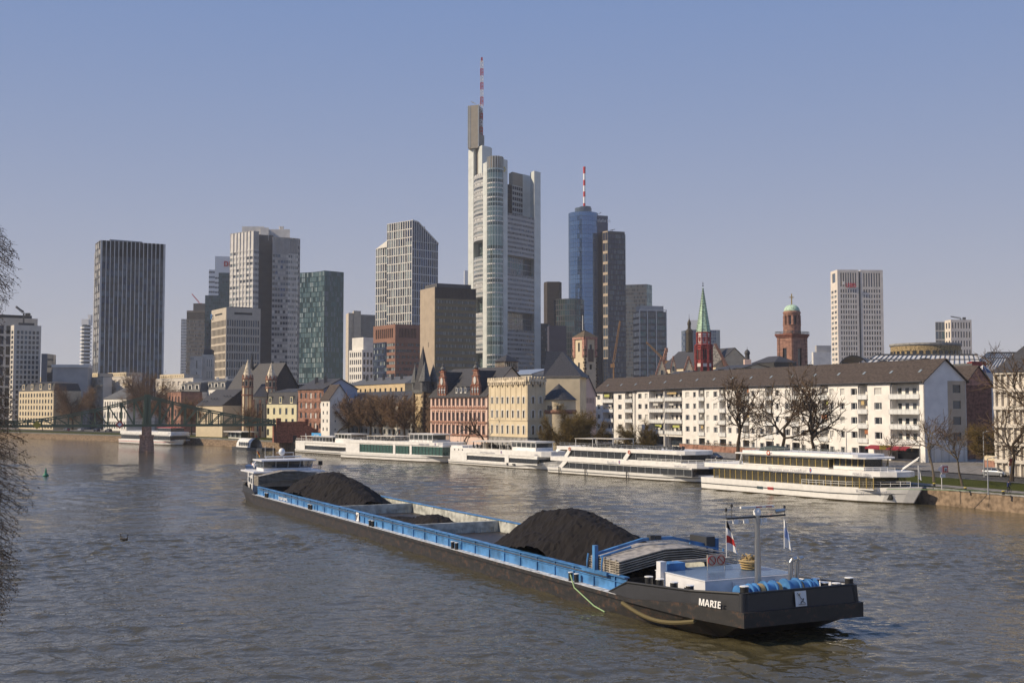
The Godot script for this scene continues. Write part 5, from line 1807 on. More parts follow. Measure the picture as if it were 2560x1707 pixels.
	part("wall", s2, M.cream, ch, 0.5)
	s2 = sh()
	s2.lathe(c3, [v2(r + 0.4, ye - 0.2), v2(0.05, height_at(959, d))], 28)
	part("roof", s2, M.slate, ch)
	s2 = sh()
	var yb := height_at(1030, d)
	s2.lathe(c3, [v2(r, yb - 0.5), v2(r + 0.25, yb - 0.1), v2(r + 0.25, yb + 0.4), v2(r, yb + 0.6)], 28)
	part("frieze", s2, M.red_stone, ch)
	for a in [-0.62, -0.05, -1.15]:
		var e := v3(sin(a), 0, cos(a))
		for k in [-0.35, 0.35]:
			piece("window", unit_box, M.glass_black, ch, Transform3D(Basis(UP3, a) * Basis.from_scale(v3(0.5, 1.5, 0.3)), c3 + e * r + UP3 * (ye - 2.4) + e.cross(UP3) * k))
	house("long_house", "dark slate roofed house with pink frieze left of the white flats", [1440, 1449, 1490], 345, 985, 0.35, {"wall": M.pink_wall, "right": gridspec(9, 1, 0.4, 0.1, {"sill": 0.95}), "roof": "gable", "rise": 5.5, "rmat": M.slate, "deep": 10.0})

func build_back_towers() -> void:
	var s: Shape
	# white clock tower with quoins
	var d := 470.0
	var t := thing("clock_tower", "white square tower with dark quoins and low tiled roof left of the cylinder's foot", "tower")
	var y1 := height_at(842, d)
	var p := quad_plan(1433, 1462, 1492, d, y1, 0.62)
	facade(t, p[3], p[0], 2.3, y1, {"cols": 1, "rows": 5, "ww": 0.16, "wh": 0.45, "rec": 0.25, "wall": M.cream, "panes": [M.glass_dark]})
	facade(t, p[0], p[1], 2.3, y1, {"cols": 1, "rows": 5, "ww": 0.2, "wh": 0.25, "rec": 0.25, "wall": M.cream, "panes": [M.glass_dark]})
	body(t, p, 2.3, y1, M.cream, 0.46)
	for q in [p[3], p[0], p[1]]:
		for k in 22:
			var w := 1.0 if k % 2 == 0 else 0.6
			piece("quoin", unit_box, M.dark_stone, t, Transform3D(Basis(UP3, 0.62) * Basis.from_scale(v3(w, 0.95, w)), w3(q, 12.0 + k * 1.25)))
	var ya := height_at(868, d)
	s = sh()
	for f in [[p[3], p[0]], [p[0], p[1]]]:
		var u: Vector2 = (f[1] - f[0]).normalized()
		var n3 := v3(u.y, 0, u.x)
		for k in [0.0, 0.82]:
			s.block(w3(f[0].lerp(f[1], k), ya - 4.0), w3(f[1] - f[0], 0) * 0.18, UP3 * (y1 - ya + 4.0), n3 * 0.35)
		s.block(w3(f[0], y1 - 0.8), w3(f[1] - f[0], 0), UP3 * 0.8, n3 * 0.5)
	part("pink_corners", s, grain("pink_stone", lin(0.48, 0.26, 0.20), "grime", 0.2), t)
	var u2: Vector2 = (p[1] - p[0]).normalized()
	var nn := v3(u2.y, 0, u2.x)
	slab("mural", grain("mural_paint", lin(0.22, 0.17, 0.13), "stone", 0.9), t, w3(p[0].lerp(p[1], 0.28), height_at(904, d)) + nn * 0.1, w3(p[1] - p[0], 0) * 0.44, UP3 * (height_at(872, d) - height_at(904, d)), nn * 0.1)
	part("roof", hip_roof([p[3], p[0], p[1], p[2]], y1, height_at(823, d) - y1, 0.0, 0.7), grain("tile_brown", lin(0.14, 0.11, 0.075), "grime", 0.3), t)
	s = sh()
	s.tube(spot(1457, 826, d + 4), spot(1457, 788, d + 4), 0.22, 0.18, 6)
	part("flagpole", s, M.light_clad, t)
	# big slate roof of stepped gables
	d = 560.0
	var h := house("stepped_gable_hall", "slate roofed hall with red stepped gables left of the red steeple", [1653, 1790, 1800], d, 915, 0.45, {"wall": M.cream, "left": gridspec(6, 2, 0.2, 0.3), "roof": "gable", "rise": 8.8, "rmat": M.slate, "shallow": 22.0, "cat": "hall"})
	for k in [[1640, 896, 940, 1670], [1676, 893, 930, 1692], [1707, 894, 940, 1739]]:
		# small stepped gables at the eaves
		var a := spot(k[0], k[2], d - 6)
		var b := spot(k[3], k[2], d - 6)
		var top := height_at(k[1], d - 6)
		var g := Node3D.new()
		g.name = "stepped_gable"
		h.o.add_child(g, true)
		var w: float = b.x - a.x
		s = sh()
		s.tri(a, (a + b) / 2 + UP3 * (top - a.y), b)
		s.tri(a - v3(0, 0, 1), b - v3(0, 0, 1), (a + b) / 2 + UP3 * (top - a.y) - v3(0, 0, 1))
		s.block(a - UP3 * 6, v3(w, 0, 0), UP3 * 6, v3(0, 0, -1))
		part("gable_wall", s, M.cream, g)
		for i in 6:
			var f := i / 6.0
			for sd in [0, 1]:
				var x: float = a.x + w * f / 2 if sd == 0 else b.x - w * f / 2 - w / 12
				slab("step", M.red_stone, g, v3(x, a.y + (top - a.y) * f, a.z + 0.1), v3(w / 12, 0, 0), UP3 * (top - a.y) / 4, v3(0, 0, -1.2))
		piece("window", unit_box, M.glass_dark, g, Transform3D(Basis.from_scale(v3(0.9, 2.2, 0.3)), (a + b) / 2 + UP3 * 1.6))
	s = sh()
	for i in 9:
		var f := i / 9.0
		var q := spot(1652, 934, d).lerp(spot(1668, 868, d + 8), f)
		s.box(q, v3(1.2, 2.0, 3.0))
	part("gable_steps", s, M.red_stone, h.o)
	s = sh()
	for i in 10:
		var q := spot(1816, 915, d).lerp(spot(1786, 858, d + 8), i / 10.0)
		s.box(q, v3(1.4, 1.8, 2.0))
	part("gable_steps", s, M.brown_clad, h.o)
	s = sh()
	s.tri(spot(1786, 862, d + 2), spot(1816, 918, d + 2), spot(1760, 918, d + 2))
	s.quad(spot(1816, 918, d + 2), spot(1760, 918, d + 2), spot(1760, 960, d + 2), spot(1816, 960, d + 2))
	part("far_gable", s, M.sandstone_pale, h.o)
	# dark copper turret on that roof
	t = thing("roof_turret", "dark bronze turret with onion cap on the slate roof", "turret")
	var c := spot(1724, 874, d + 6)
	s = sh()
	var pr := []
	for k in [[9.6, 880], [8.6, 834], [10.2, 833], [9.2, 826], [5.0, 822], [4.0, 822], [4.0, 812], [5.2, 812], [4.6, 806], [2.0, 800], [0.6, 796], [0.3, 785]]:
		pr.append(v2(k[0] * d / FOC, height_at(k[1], d + 6)))
	s.lathe(v3(c.x, 0, c.z), pr, 8, PI / 8, PI / 8 + TAU)
	part("cap", s, grain("bronze", lin(0.075, 0.062, 0.045), "grime", 0.3, 0.5), t)
	# red church steeple with green copper spire
	d = 430.0
	t = thing("steeple", "red octagonal church steeple with pale green copper spire", "church")
	var c0 := v3(side_at(1760, d, 25), 0, -d)
	var k := d / FOC
	var yb := height_at(830, d)
	var yg := height_at(862, d)
	s = sh()
	s.lathe(c0, [v2(20.5 * k, 2.3), v2(20.5 * k, yg)], 8, PI / 8, PI / 8 + TAU)
	part("lower_stage", s, M.red_paint, t)
	s = sh()
	s.lathe(c0, [v2(17 * k, yg), v2(17 * k, yb)], 8, PI / 8, PI / 8 + TAU)
	part("upper_stage", s, M.off_white, t)
	s = sh()
	for i in 8:
		var a := PI / 8 + TAU * i / 8
		var e := v3(cos(a), 0, -sin(a))
		s.bar(c0 + e * 20.5 * k + UP3 * 2.3, c0 + e * 20.5 * k + UP3 * yg, 0.8, 0.8)
		s.bar(c0 + e * 17 * k + UP3 * yg, c0 + e * 17 * k + UP3 * yb, 0.5, 0.5)
		for yy in [yb - 1.3, yb - 2.4, yb - 4.0]:
			var e2 := v3(cos(a + TAU / 8), 0, -sin(a + TAU / 8))
			s.bar(c0 + e * 17.1 * k + UP3 * yy, c0 + e2 * 17.1 * k + UP3 * yy, 0.22, 0.22)
	for yy in [yg, yg - 0.9, yb - 0.2]:
		s.lathe(c0 + UP3 * yy, [v2((20.5 if yy < yb - 1 else 17.2) * k, -0.35), v2((23 if yy < yb - 1 else 19) * k, 0), v2((20.5 if yy < yb - 1 else 17.2) * k, 0.25)], 8, PI / 8, PI / 8 + TAU)
	part("stone_ribs", s, M.red_paint, t)
	for i in 8:
		var a := TAU * i / 8
		var e := v3(cos(a), 0, -sin(a))
		for sd in [-0.55, 0.55]:
			piece("louvre_window", unit_box, M.dark_brown, t, Transform3D(Basis(UP3, a) * Basis.from_scale(v3(0.3, 3.6, 0.6)), c0 + e * 18.9 * k + e.cross(UP3) * sd + UP3 * (yg - 3.6)))
		piece("arch_window", unit_box, M.dark_brown, t, Transform3D(Basis(UP3, a) * Basis.from_scale(v3(0.3, 2.6, 1.3)), c0 + e * 18.9 * k + UP3 * (yg - 9.5)))
		piece("arch_trim", unit_box, M.off_white, t, Transform3D(Basis(UP3, a) * Basis.from_scale(v3(0.26, 1.2, 2.0)), c0 + e * 18.9 * k + UP3 * (yg - 7.4)))
		piece("quatrefoil", unit_box, M.red_paint, t, Transform3D(Basis(UP3, a) * Basis.from_scale(v3(0.3, 1.7, 0.7)), c0 + e * 15.7 * k + UP3 * (yg + 2.0)))
	var yt := height_at(716, d)
	part("spire", spire(c0 + UP3 * yb, 17.8 * k, yt - yb, 8, PI / 8), M.copper, t)
	s = sh()
	for i in 8:
		var a := PI / 8 + TAU * i / 8
		for j in 26:
			var f := (j + 0.5) / 27.0
			s.box(c0 + v3(cos(a), 0, -sin(a)) * 17.9 * k * (1 - f) + UP3 * (yb + (yt - yb) * f), v3(0.28, 0.3, 0.28))
	part("crockets", s, grain("copper_dark", lin(0.16, 0.22, 0.15), "grime", 0.2), t)
	cross_on(t, c0 + UP3 * yt, height_at(705, d) - yt, M.dark_metal)
	# stone rotunda tower with copper dome
	d = 560.0
	k = d / FOC
	t = thing("domed_tower", "red sandstone church tower with round belfry and pale green dome", "church")
	var y0 := height_at(838, d)
	p = quad_plan(1943, 1981, 2019, d, y0, 0.72)
	for f in [[p[3], p[0]], [p[0], p[1]]]:
		facade(t, f[0], f[1], 2.3, y0, {"cols": 1, "rows": 1, "ww": 0.26, "wh": 0.22, "sill": 0.86, "rec": 0.6, "wall": M.red_stone, "panes": [M.glass_black], "m": [0.0, 0.0, 0.0, 1.0]})
		var u: Vector2 = (f[1] - f[0]).normalized()
		var n3 := v3(u.y, 0, u.x)
		s = sh()
		for q in [0.02, 0.84]:
			s.block(w3(f[0].lerp(f[1], q), 2.3), w3(f[1] - f[0], 0) * 0.14, UP3 * (y0 - 2.3), n3 * 0.25)
		part("pilasters", s, M.red_stone, t)
	body(t, p, 2.3, y0, M.red_stone, 0.8)
	var cc := w3((p[0] + p[2]) / 2, 0)
	s = sh()
	s.prism(Array(Geometry2D.offset_polygon(PackedVector2Array(p), 1.0)[0]), y0, y0 + 0.9)
	s.prism(Array(Geometry2D.offset_polygon(PackedVector2Array(p), 0.5)[0]), y0 - 0.8, y0)
	part("cornice", s, M.red_stone_dark, t)
	s = sh()
	var rp := Array(Geometry2D.offset_polygon(PackedVector2Array(p), 0.8)[0])
	for i in rp.size():
		var a: Vector2 = rp[i]
		var b: Vector2 = rp[(i + 1) % rp.size()]
		s.bar(w3(a, y0 + 2.0), w3(b, y0 + 2.0), 0.18, 0.18)
		for j in 12:
			s.bar(w3(a.lerp(b, j / 12.0), y0 + 0.9), w3(a.lerp(b, j / 12.0), y0 + 2.0), 0.16, 0.16)
	part("railing", s, M.slate_light, t)
	var ym := height_at(812, d)
	var yd := height_at(782, d)
	s = sh()
	s.lathe(cc, [v2(22 * k, y0 + 0.9), v2(22 * k, ym), v2(23.5 * k, ym + 0.3), v2(20 * k, ym + 0.5)], 24)
	part("drum", s, M.red_stone, t, 0.5)
	s = sh()
	s.lathe(cc, [v2(14 * k, ym), v2(14 * k, yd)], 20)
	part("belfry_core", s, M.glass_pale, t, 0.5)
	for i in 10:
		var a := TAU * i / 10 + 0.2
		s = sh()
		s.tube(cc + v3(cos(a), 0, -sin(a)) * 19 * k + UP3 * (ym + 0.4), cc + v3(cos(a), 0, -sin(a)) * 19 * k + UP3 * (yd - 0.6), 0.75, 0.65, 8)
		part("column", s, M.red_stone, t)
	s = sh()
	s.lathe(cc, [v2(20 * k, yd - 1.0), v2(20.5 * k, yd - 0.2), v2(22.5 * k, yd + 0.3), v2(22 * k, yd + 0.9), v2(19.5 * k, yd + 1.4)], 24)
	part("entablature", s, M.red_stone, t, 0.5)
	s = sh()
	var dome := []
	var yh := height_at(758, d)
	for i in 9:
		var a := PI / 2 * i / 8
		dome.append(v2(20 * k * cos(a), yd + 1.4 + (yh - yd - 1.4) * sin(a)))
	s.lathe(cc, dome, 24)
	part("dome", s, M.copper, t, 0.4)
	cross_on(t, cc + UP3 * yh, height_at(731, d) - yh, M.gold)
	# small dark cupola
	d = 500.0
	t = thing("cupola", "small dark domed cupola on a red stone base between the two churches", "turret")
	var c1 := spot(1869, 900, d)
	k = d / FOC
	var cp := []
	for e in [[6, 930], [6, 899], [5.5, 886], [7.4, 885], [7.0, 880], [4.5, 876], [0.5, 873], [0.2, 866]]:
		cp.append(v2(e[0] * k, height_at(e[1], d)))
	s = sh()
	s.lathe(v3(c1.x, 0, c1.z), cp, 10)
	part("cap", s, M.slate, t, 0.4)
	s = sh()
	s.box(v3(c1.x, height_at(912, d), c1.z), v3(2.8, 4.6, 2.6))
	s.box(v3(c1.x, height_at(924, d), c1.z), v3(4.2, 3.0, 3.6))
	part("base", s, M.pink_wall, t)
	house("slate_house", "dark slate roof with red gable peeking over the flats left of the cupola", [1790, 1858, 1864], 480, 920, 0.4, {"wall": M.cream, "roof": "gable", "rise": 1.6, "rmat": M.slate, "shallow": 14.0})
	house("slate_house", "dark slate roofs with skylights right behind the flats and below the steeple", [1652, 1790, 1800], 440, 938, 0.4, {"wall": M.brown_clad, "roof": "gable", "rise": 2.4, "rmat": M.slate, "shallow": 16.0})
	# round sandstone exhibition hall
	d = 430.0
	t = thing("rotunda", "round sandstone hall with overhanging rim and small square windows", "building")
	k = d / FOC
	var cr := v3(side_at(2317, d + 12, 18), 0, -d - 12)
	var ytop := height_at(856, d)
	s = sh()
	s.lathe(cr, [v2(86 * k, 2.3), v2(86 * k, ytop - 0.9)], 48)
	part("wall", s, grain("ochre_stone", lin(0.40, 0.30, 0.16), "stone", 0.09), t, 0.5)
	s = sh()
	s.lathe(cr, [v2(86 * k, ytop - 1.1), v2(89 * k, ytop - 0.6), v2(89 * k, ytop), v2(0, ytop + 0.3)], 48)
	part("rim", s, M.concrete, t)
	for i in 34:
		var a := TAU * i / 34
		var e := v3(cos(a), 0, -sin(a))
		piece("window", unit_box, M.glass_black, t, Transform3D(Basis(UP3, a) * Basis.from_scale(v3(0.5, 1.3, 1.3)), cr + e * (86 * k - 0.12) + UP3 * height_at(880, d)))
	# glass-roofed halls in front of it
	for e in [[2150, 2455, 891, 905, 395.0, "long ribbed glass roof below the round hall"], [2430, 2600, 886, 904, 400.0, "ribbed glass roof at the right edge below the small white block"]]:
		t = thing("glass_roof_hall", e[5], "building")
		var a := spot(e[0], e[3] + 14, e[4] - 14)
		var b := spot(e[1], e[3] + 14, e[4] - 14)
		var ra := spot(e[0] + 40, e[2] - 3, e[4] + 4)
		var rb := spot(e[1] - 10, e[2] - 3, e[4] + 4)
		s = sh()
		s.quad(a, b, rb, ra)
		part("roof", s, M.light_clad, t)
		s = sh()
		for i in 23:
			var f := i / 22.0
			s.bar(a.lerp(b, f) + UP3 * 0.12, ra.lerp(rb, f) + UP3 * 0.12, 0.22, 0.22)
		s.bar(ra + UP3 * 0.2, rb + UP3 * 0.2, 0.8, 0.5)
		s.bar(a.lerp(ra, 0.62) + UP3 * 0.15, b.lerp(rb, 0.62) + UP3 * 0.15, 0.5, 0.3)
		part("ribs", s, M.slate_light, t)
		s = sh()
		s.quad(a, b, v3(b.x, 2.3, b.z), v3(a.x, 2.3, a.z))
		part("wall", s, M.light_clad, t)
	# barrel vault
	t = thing("vaulted_hall", "grey barrel vaulted glass hall roof behind the flats", "building")
	d = 400.0
	s = sh()
	var v0 := spot(2135, 925, d)
	var r0: float = 38.0 * d / FOC
	for i in 12:
		var a0 := PI * i / 12
		var a1 := PI * (i + 1) / 12
		var e0 := v3(cos(a0) * r0, sin(a0) * r0 * 0.95, 0)
		var e1 := v3(cos(a1) * r0, sin(a1) * r0 * 0.95, 0)
		var far := v3(14, 0, -30)
		s.quad(v0 + e0, v0 + e1, v0 + e1 + far, v0 + e0 + far)
	part("roof", s, M.slate_light, t, 0.3)
	s = sh()
	for i in 12:
		var a0 := PI * i / 12
		var a1 := PI * (i + 1) / 12
		s.bar(v0 + v3(cos(a0) * r0, sin(a0) * r0 * 0.95, 0.1), v0 + v3(cos(a1) * r0, sin(a1) * r0 * 0.95, 0.1), 0.35, 0.35)
	s.box(v0 - UP3 * 3.8, v3(r0 * 2, 7.4, 0.3))
	part("end_arch", s, M.dark_metal, t)
	# low pale blocks behind the domed tower
	t = thing("low_building", "low pale block with blue roof left of the white tower on the right", "building")
	d = 800.0
	var q1 := quad_plan(2030, 2034, 2078, d, 50.0, 0.1)
	solid(t, "wall", q1, 2.3, height_at(880, d), M.light_clad)
	solid(t, "upper_storey", quad_plan(2038, 2042, 2078, d + 3, 60.0, 0.1), height_at(880, d), height_at(863, d), M.grey_clad)
	house("slate_house", "dark hipped roof behind bare trees left of the domed tower", [1880, 1936, 1950], 520, 905, 0.4, {"wall": M.slate_light, "roof": "hip", "rise": 3.0, "rmat": M.slate, "shallow": 12.0})
	grain("brick_salmon", lin(0.46, 0.24, 0.18), "grime", 0.15)
	# red and blue roofs at the right
	house("brick_house", "red brick gable house right of the white flats", [2405, 2412, 2480], 275, 962, 0.5, {"wall": M.brick_salmon, "roof": "gable", "rise": 4.4, "rmat": M.brown_roof, "deep": 22.0})
	t = thing("skylight_pyramid", "blue glass pyramid skylight behind the red brick gable", "skylight")
	d = 300.0
	var q5 := quad_plan(2436, 2455, 2482, d, 22.0, 0.6)
	solid(t, "base", q5, 2.3, height_at(931, d), M.light_clad)
	part("glass_pyramid", hip_roof([q5[3], q5[0], q5[1], q5[2]], height_at(931, d), height_at(914, d) - height_at(931, d), 0.3, 0.0), M.glass_blue_dark, t)
	s = sh()
	var pk := spot(2459, 913, d + 2)
	for q in q5:
		s.bar(w3(q, height_at(931, d) + 0.05), pk, 0.16, 0.16)
	for q in [q5[0].lerp(q5[1], 0.5), q5[0].lerp(q5[3], 0.5)]:
		s.bar(w3(q, height_at(931, d) + 0.05), pk, 0.14, 0.14)
	part("bars", s, M.white_paint, t)
	t = thing("roof_house", "red walled rooftop house with small windows under the glass roofs", "building")
	d = 320.0
	var q6 := quad_plan(2383, 2432, 2468, d, 24.0, 0.5)
	solid(t, "red_wall", [q6[0], q6[1], q6[2], q6[0] + (q6[3] - q6[0]) * 0.05], 2.3, height_at(903, d), M.red_paint)
	facade(t, q6[3], q6[0], 2.3, height_at(908, d), gridspec(4, 3, 0.6, 0.3, {"wall": M.slate_light, "panes": [M.glass_dark, M.glass_pale]}))
	house("balcony_house", "balconied house with dark roof at the right edge of the picture", [2484, 2680, 2760], 186, 925, 0.38, {"wall": M.pale_stone, "left": gridspec(12, 6, 0.84, 0.8, {"rec": 1.3, "panes": [M.glass_grey, M.glass_dark, M.glass_dark, M.blind], "m": [0.3, 0.3, 0.0, 0.0], "band": 0.12}), "roof": "hip", "rise": 5.5, "ridge": 0.7, "rmat": M.slate, "shallow": 12.0})

# ------------------------------------------------------------------ the long white flats and the footbridge
func flats(label: String, p0: Vector2, e: Vector2, px_l: float, px_r: float, eave: float, rise: float, items: Array) -> Dictionary:
	# a block of flats whose river wall runs from px_l to px_r along the line p0 + t e; items: ["w", px, width] windows, ["b", px0, px1] loggias
	var a := along(p0, e, px_l, 15.0)
	var b := along(p0, e, px_r, 15.0)
	var u := (b - a).normalized()
	var inn := v2(-u.y, u.x)
	var u3 := v3(u.x, 0, -u.y)
	var i3 := v3(inn.x, 0, -inn.y)
	var len := a.distance_to(b)
	var t := thing("flats", label, "apartment block", Vector3.ZERO, 0.0, "white flats along the river road")
	var y0 := 2.9
	var gf := 3.6
	var fh := (eave - y0 - gf - 0.5) / 4.0
	var open := []
	for it in items:
		if it[0] == "w":
			var q := along(p0, e, it[1], 15.0)
			var x: float = (q - a).dot(u)
			open.append(["w", x - it[2] * 0.56, x + it[2] * 0.56])
		else:
			var x0: float = (along(p0, e, it[1], 15.0) - a).dot(u)
			var x1: float = (along(p0, e, it[2], 15.0) - a).dot(u)
			open.append(["b", x0, x1])
	open.sort_custom(func(k, l): return k[1] < l[1])
	var wall := sh()
	var o3 := w3(a, 0)
	var x := 0.0
	for k in open:
		if k[1] > x:
			wall.block(o3 + u3 * x + UP3 * y0, u3 * (k[1] - x), UP3 * (eave - y0), i3 * 0.4)
		x = maxf(x, k[2])
	wall.block(o3 + u3 * x + UP3 * y0, u3 * (len - x), UP3 * (eave - y0), i3 * 0.4)
	# solid behind, floors
	var core := sh()
	core.block(o3 + u3 * 0.3 + UP3 * y0 + i3 * 1.9, u3 * (len - 0.6), UP3 * (eave - y0 - 0.05), i3 * 8.6)
	core.block(o3 + u3 * 0.02 + UP3 * y0 + i3 * 10.5, u3 * (len - 0.04), UP3 * (eave - y0 - 0.05), i3 * 0.6)
	core.block(o3 + u3 * 0.02 + UP3 * y0 + i3 * 0.02, u3 * 0.28, UP3 * (eave - y0 - 0.03), i3 * 11.0)
	part("core", core, M.white_wall, t)
	var frame_of := {}
	for f in 5:
		var fy: float = y0 if f == 0 else y0 + gf + fh * (f - 1)
		var ch: float = gf if f == 0 else fh
		for k in open:
			var w: float = k[2] - k[1]
			if k[0] == "w":
				var sill: float = fy + 0.85
				var hgt := 1.55
				wall.block(o3 + u3 * (k[1] - 0.003) + UP3 * fy + i3 * 0.003, u3 * (w + 0.006), UP3 * (sill - fy), i3 * 0.39)
				wall.block(o3 + u3 * (k[1] - 0.003) + UP3 * (sill + hgt) + i3 * 0.003, u3 * (w + 0.006), UP3 * (ch - 0.85 - hgt + (0.5 if f == 4 else 0.0)), i3 * 0.39)
				var pm: Material = [M.glass_dark, M.glass_black, M.glass_grey, M.glass_dark, M.blind][rng.randi() % 5]
				var win := slab("window", pm, t, o3 + u3 * k[1] + UP3 * sill + i3 * 0.26, u3 * w, UP3 * hgt, i3 * 0.1)
				var key := snappedf(w, 0.05)
				if not frame_of.has(key):
					var s := sh()
					for z in [-0.5, 0.12, 0.5]:
						s.box(v3(z * (1.0 - 0.07 / key), 0, 0.62), v3(0.1 / key, 1.0, 0.6))
					for z in [-0.5, 0.5]:
						s.box(v3(0, z * 0.93, 0.62), v3(1.0, 0.07, 0.6))
					frame_of[key] = s.mesh(M.white_paint)
				var fr := MeshInstance3D.new()
				fr.name = "frame"
				fr.mesh = frame_of[key]
				fr.scale = v3(1, 1, -1)
				win.add_child(fr, true)
			elif f == 0:
				# ground floor: glazed front set back
				slab("shop_window", M.glass_dark, t, o3 + u3 * (k[1] + 0.2) + UP3 * (fy + 0.4) + i3 * 1.7, u3 * (w - 0.4), UP3 * 2.3, i3 * 0.12)
				wall.block(o3 + u3 * k[1] + UP3 * (fy + 2.9) + i3 * 0.003, u3 * w, UP3 * (ch - 2.9), i3 * 1.85)
			else:
				var lg := Node3D.new()
				lg.name = "loggia"
				t.add_child(lg, true)
				var s := sh()
				s.block(o3 + u3 * (k[1] + 0.004) + UP3 * (fy - 0.12) + i3 * -0.25, u3 * (w - 0.008), UP3 * 0.2, i3 * 2.1)
				s.block(o3 + u3 * (k[1] + 0.004) + UP3 * (fy + 0.08) + i3 * 1.75, u3 * (w - 0.008), UP3 * (ch - 0.2), i3 * 0.2)
				for sd in [k[1] + 0.004, k[2] - 0.154]:
					s.block(o3 + u3 * sd + UP3 * (fy + 0.08) + i3 * 0.39, u3 * 0.15, UP3 * (ch - 0.2), i3 * 1.4)
				part("recess", s, M.white_wall, lg)
				var nd := maxi(1, int(w / 2.3))
				for j in nd:
					var cx: float = k[1] + w * (j + 0.5) / nd
					slab("window", [M.glass_dark, M.glass_grey, M.glass_black][rng.randi() % 3], lg, o3 + u3 * (cx - 0.55) + UP3 * (fy + 0.25) + i3 * 1.7, u3 * 1.1, UP3 * 2.0, i3 * 0.1)
				if rng.randf() < 0.4:
					var cw := w * rng.randf_range(0.25, 0.6)
					var cm: Material = [M.canvas_tan, M.blind, M.cloth_olive, M.canvas_rust, M.blind][rng.randi() % 5]
					slab("blind", cm, lg, o3 + u3 * (k[1] + (w - cw) * rng.randf()) + UP3 * (fy + ch - 1.3) + i3 * 0.2, u3 * cw, UP3 * rng.randf_range(0.5, 1.05), i3 * 0.05)
				if rng.randf() < 0.45:
					var pl := sh()
					for j in 26:
						var pc: Vector3 = o3 + u3 * (k[1] + 0.3 + rng.randf() * 0.9) + UP3 * (fy + 0.9 + rng.randf() * 0.5) + i3 * rng.randf_range(0.0, 0.4)
						var e1 := v3(rng.randfn(), rng.randfn(), rng.randfn()).normalized() * 0.14
						pl.tri(pc, pc + e1, pc + v3(-e1.y, e1.x, e1.z))
					part("plant", pl, M.leaf_dull, lg)
				s = sh()
				s.block(o3 + u3 * (k[1] - 0.1) + UP3 * (fy - 0.05) - i3 * 0.3, u3 * (w + 0.2), UP3 * 0.95, i3 * 0.06)
				part("parapet", s, M.pale_panel, lg)
				s = sh()
				s.bar(o3 + u3 * (k[1] - 0.1) + UP3 * (fy + 1.05) - i3 * 0.27, o3 + u3 * (k[2] + 0.1) + UP3 * (fy + 1.05) - i3 * 0.27, 0.07, 0.07)
				for j in maxi(2, int(w / 1.2)) + 1:
					var xx: float = k[1] + w * j / maxi(2, int(w / 1.2))
					s.bar(o3 + u3 * xx + UP3 * (fy - 0.1) - i3 * 0.33, o3 + u3 * xx + UP3 * (fy + 1.05) - i3 * 0.33, 0.05, 0.05)
				part("handrail", s, M.white_paint, lg)
	part("wall", wall, M.white_wall, t)
	var q := [a, b, b + inn * 11.0, a + inn * 11.0]
	part("roof", gable_roof(q[0], q[1], q[2], q[3], eave, rise, 0.55, 0.22), M.brown_roof, t)
	var s := sh()
	s.tube(o3 - i3 * 0.62 + UP3 * (eave - 0.25), o3 + u3 * len - i3 * 0.62 + UP3 * (eave - 0.25), 0.13, 0.13, 6)
	part("gutter", s, M.dark_metal, t)
	var nsl := int(len / 8.5)
	for k in nsl:
		var f := 0.42
		var c := w3(a + u * (len * (k + 0.6) / nsl) + inn * (5.5 * f), eave + rise * f + 0.26)
		slab("skylight", M.glass_pale, t, c - u3 * 0.35 - i3 * 0.4 - UP3 * 0.32, u3 * 0.7, (UP3 * 5.5 - i3 * rise).normalized() * 0.06, (i3 * 5.5 + UP3 * rise).normalized() * 0.9)
	for k in maxi(1, int(len / 13.0)):
		var c := w3(a + u * (len * (k + 0.5) / maxi(1, int(len / 13.0))) + inn * 6.4, eave + rise)
		var cs := sh()
		cs.box(c, v3(1.6, 1.0, 0.9))
		part("chimney", cs, M.dark_metal, t)
	var dp := sh()
	for k in [0.02, 0.5, 0.985]:
		dp.tube(o3 + u3 * len * k - i3 * 0.08 + UP3 * y0, o3 + u3 * len * k - i3 * 0.08 + UP3 * (eave - 0.3), 0.06, 0.06, 5)
	part("downpipes", dp, M.grey_metal, t)
	return {"o": t, "a": a, "b": b, "u": u, "inn": inn, "q": q}

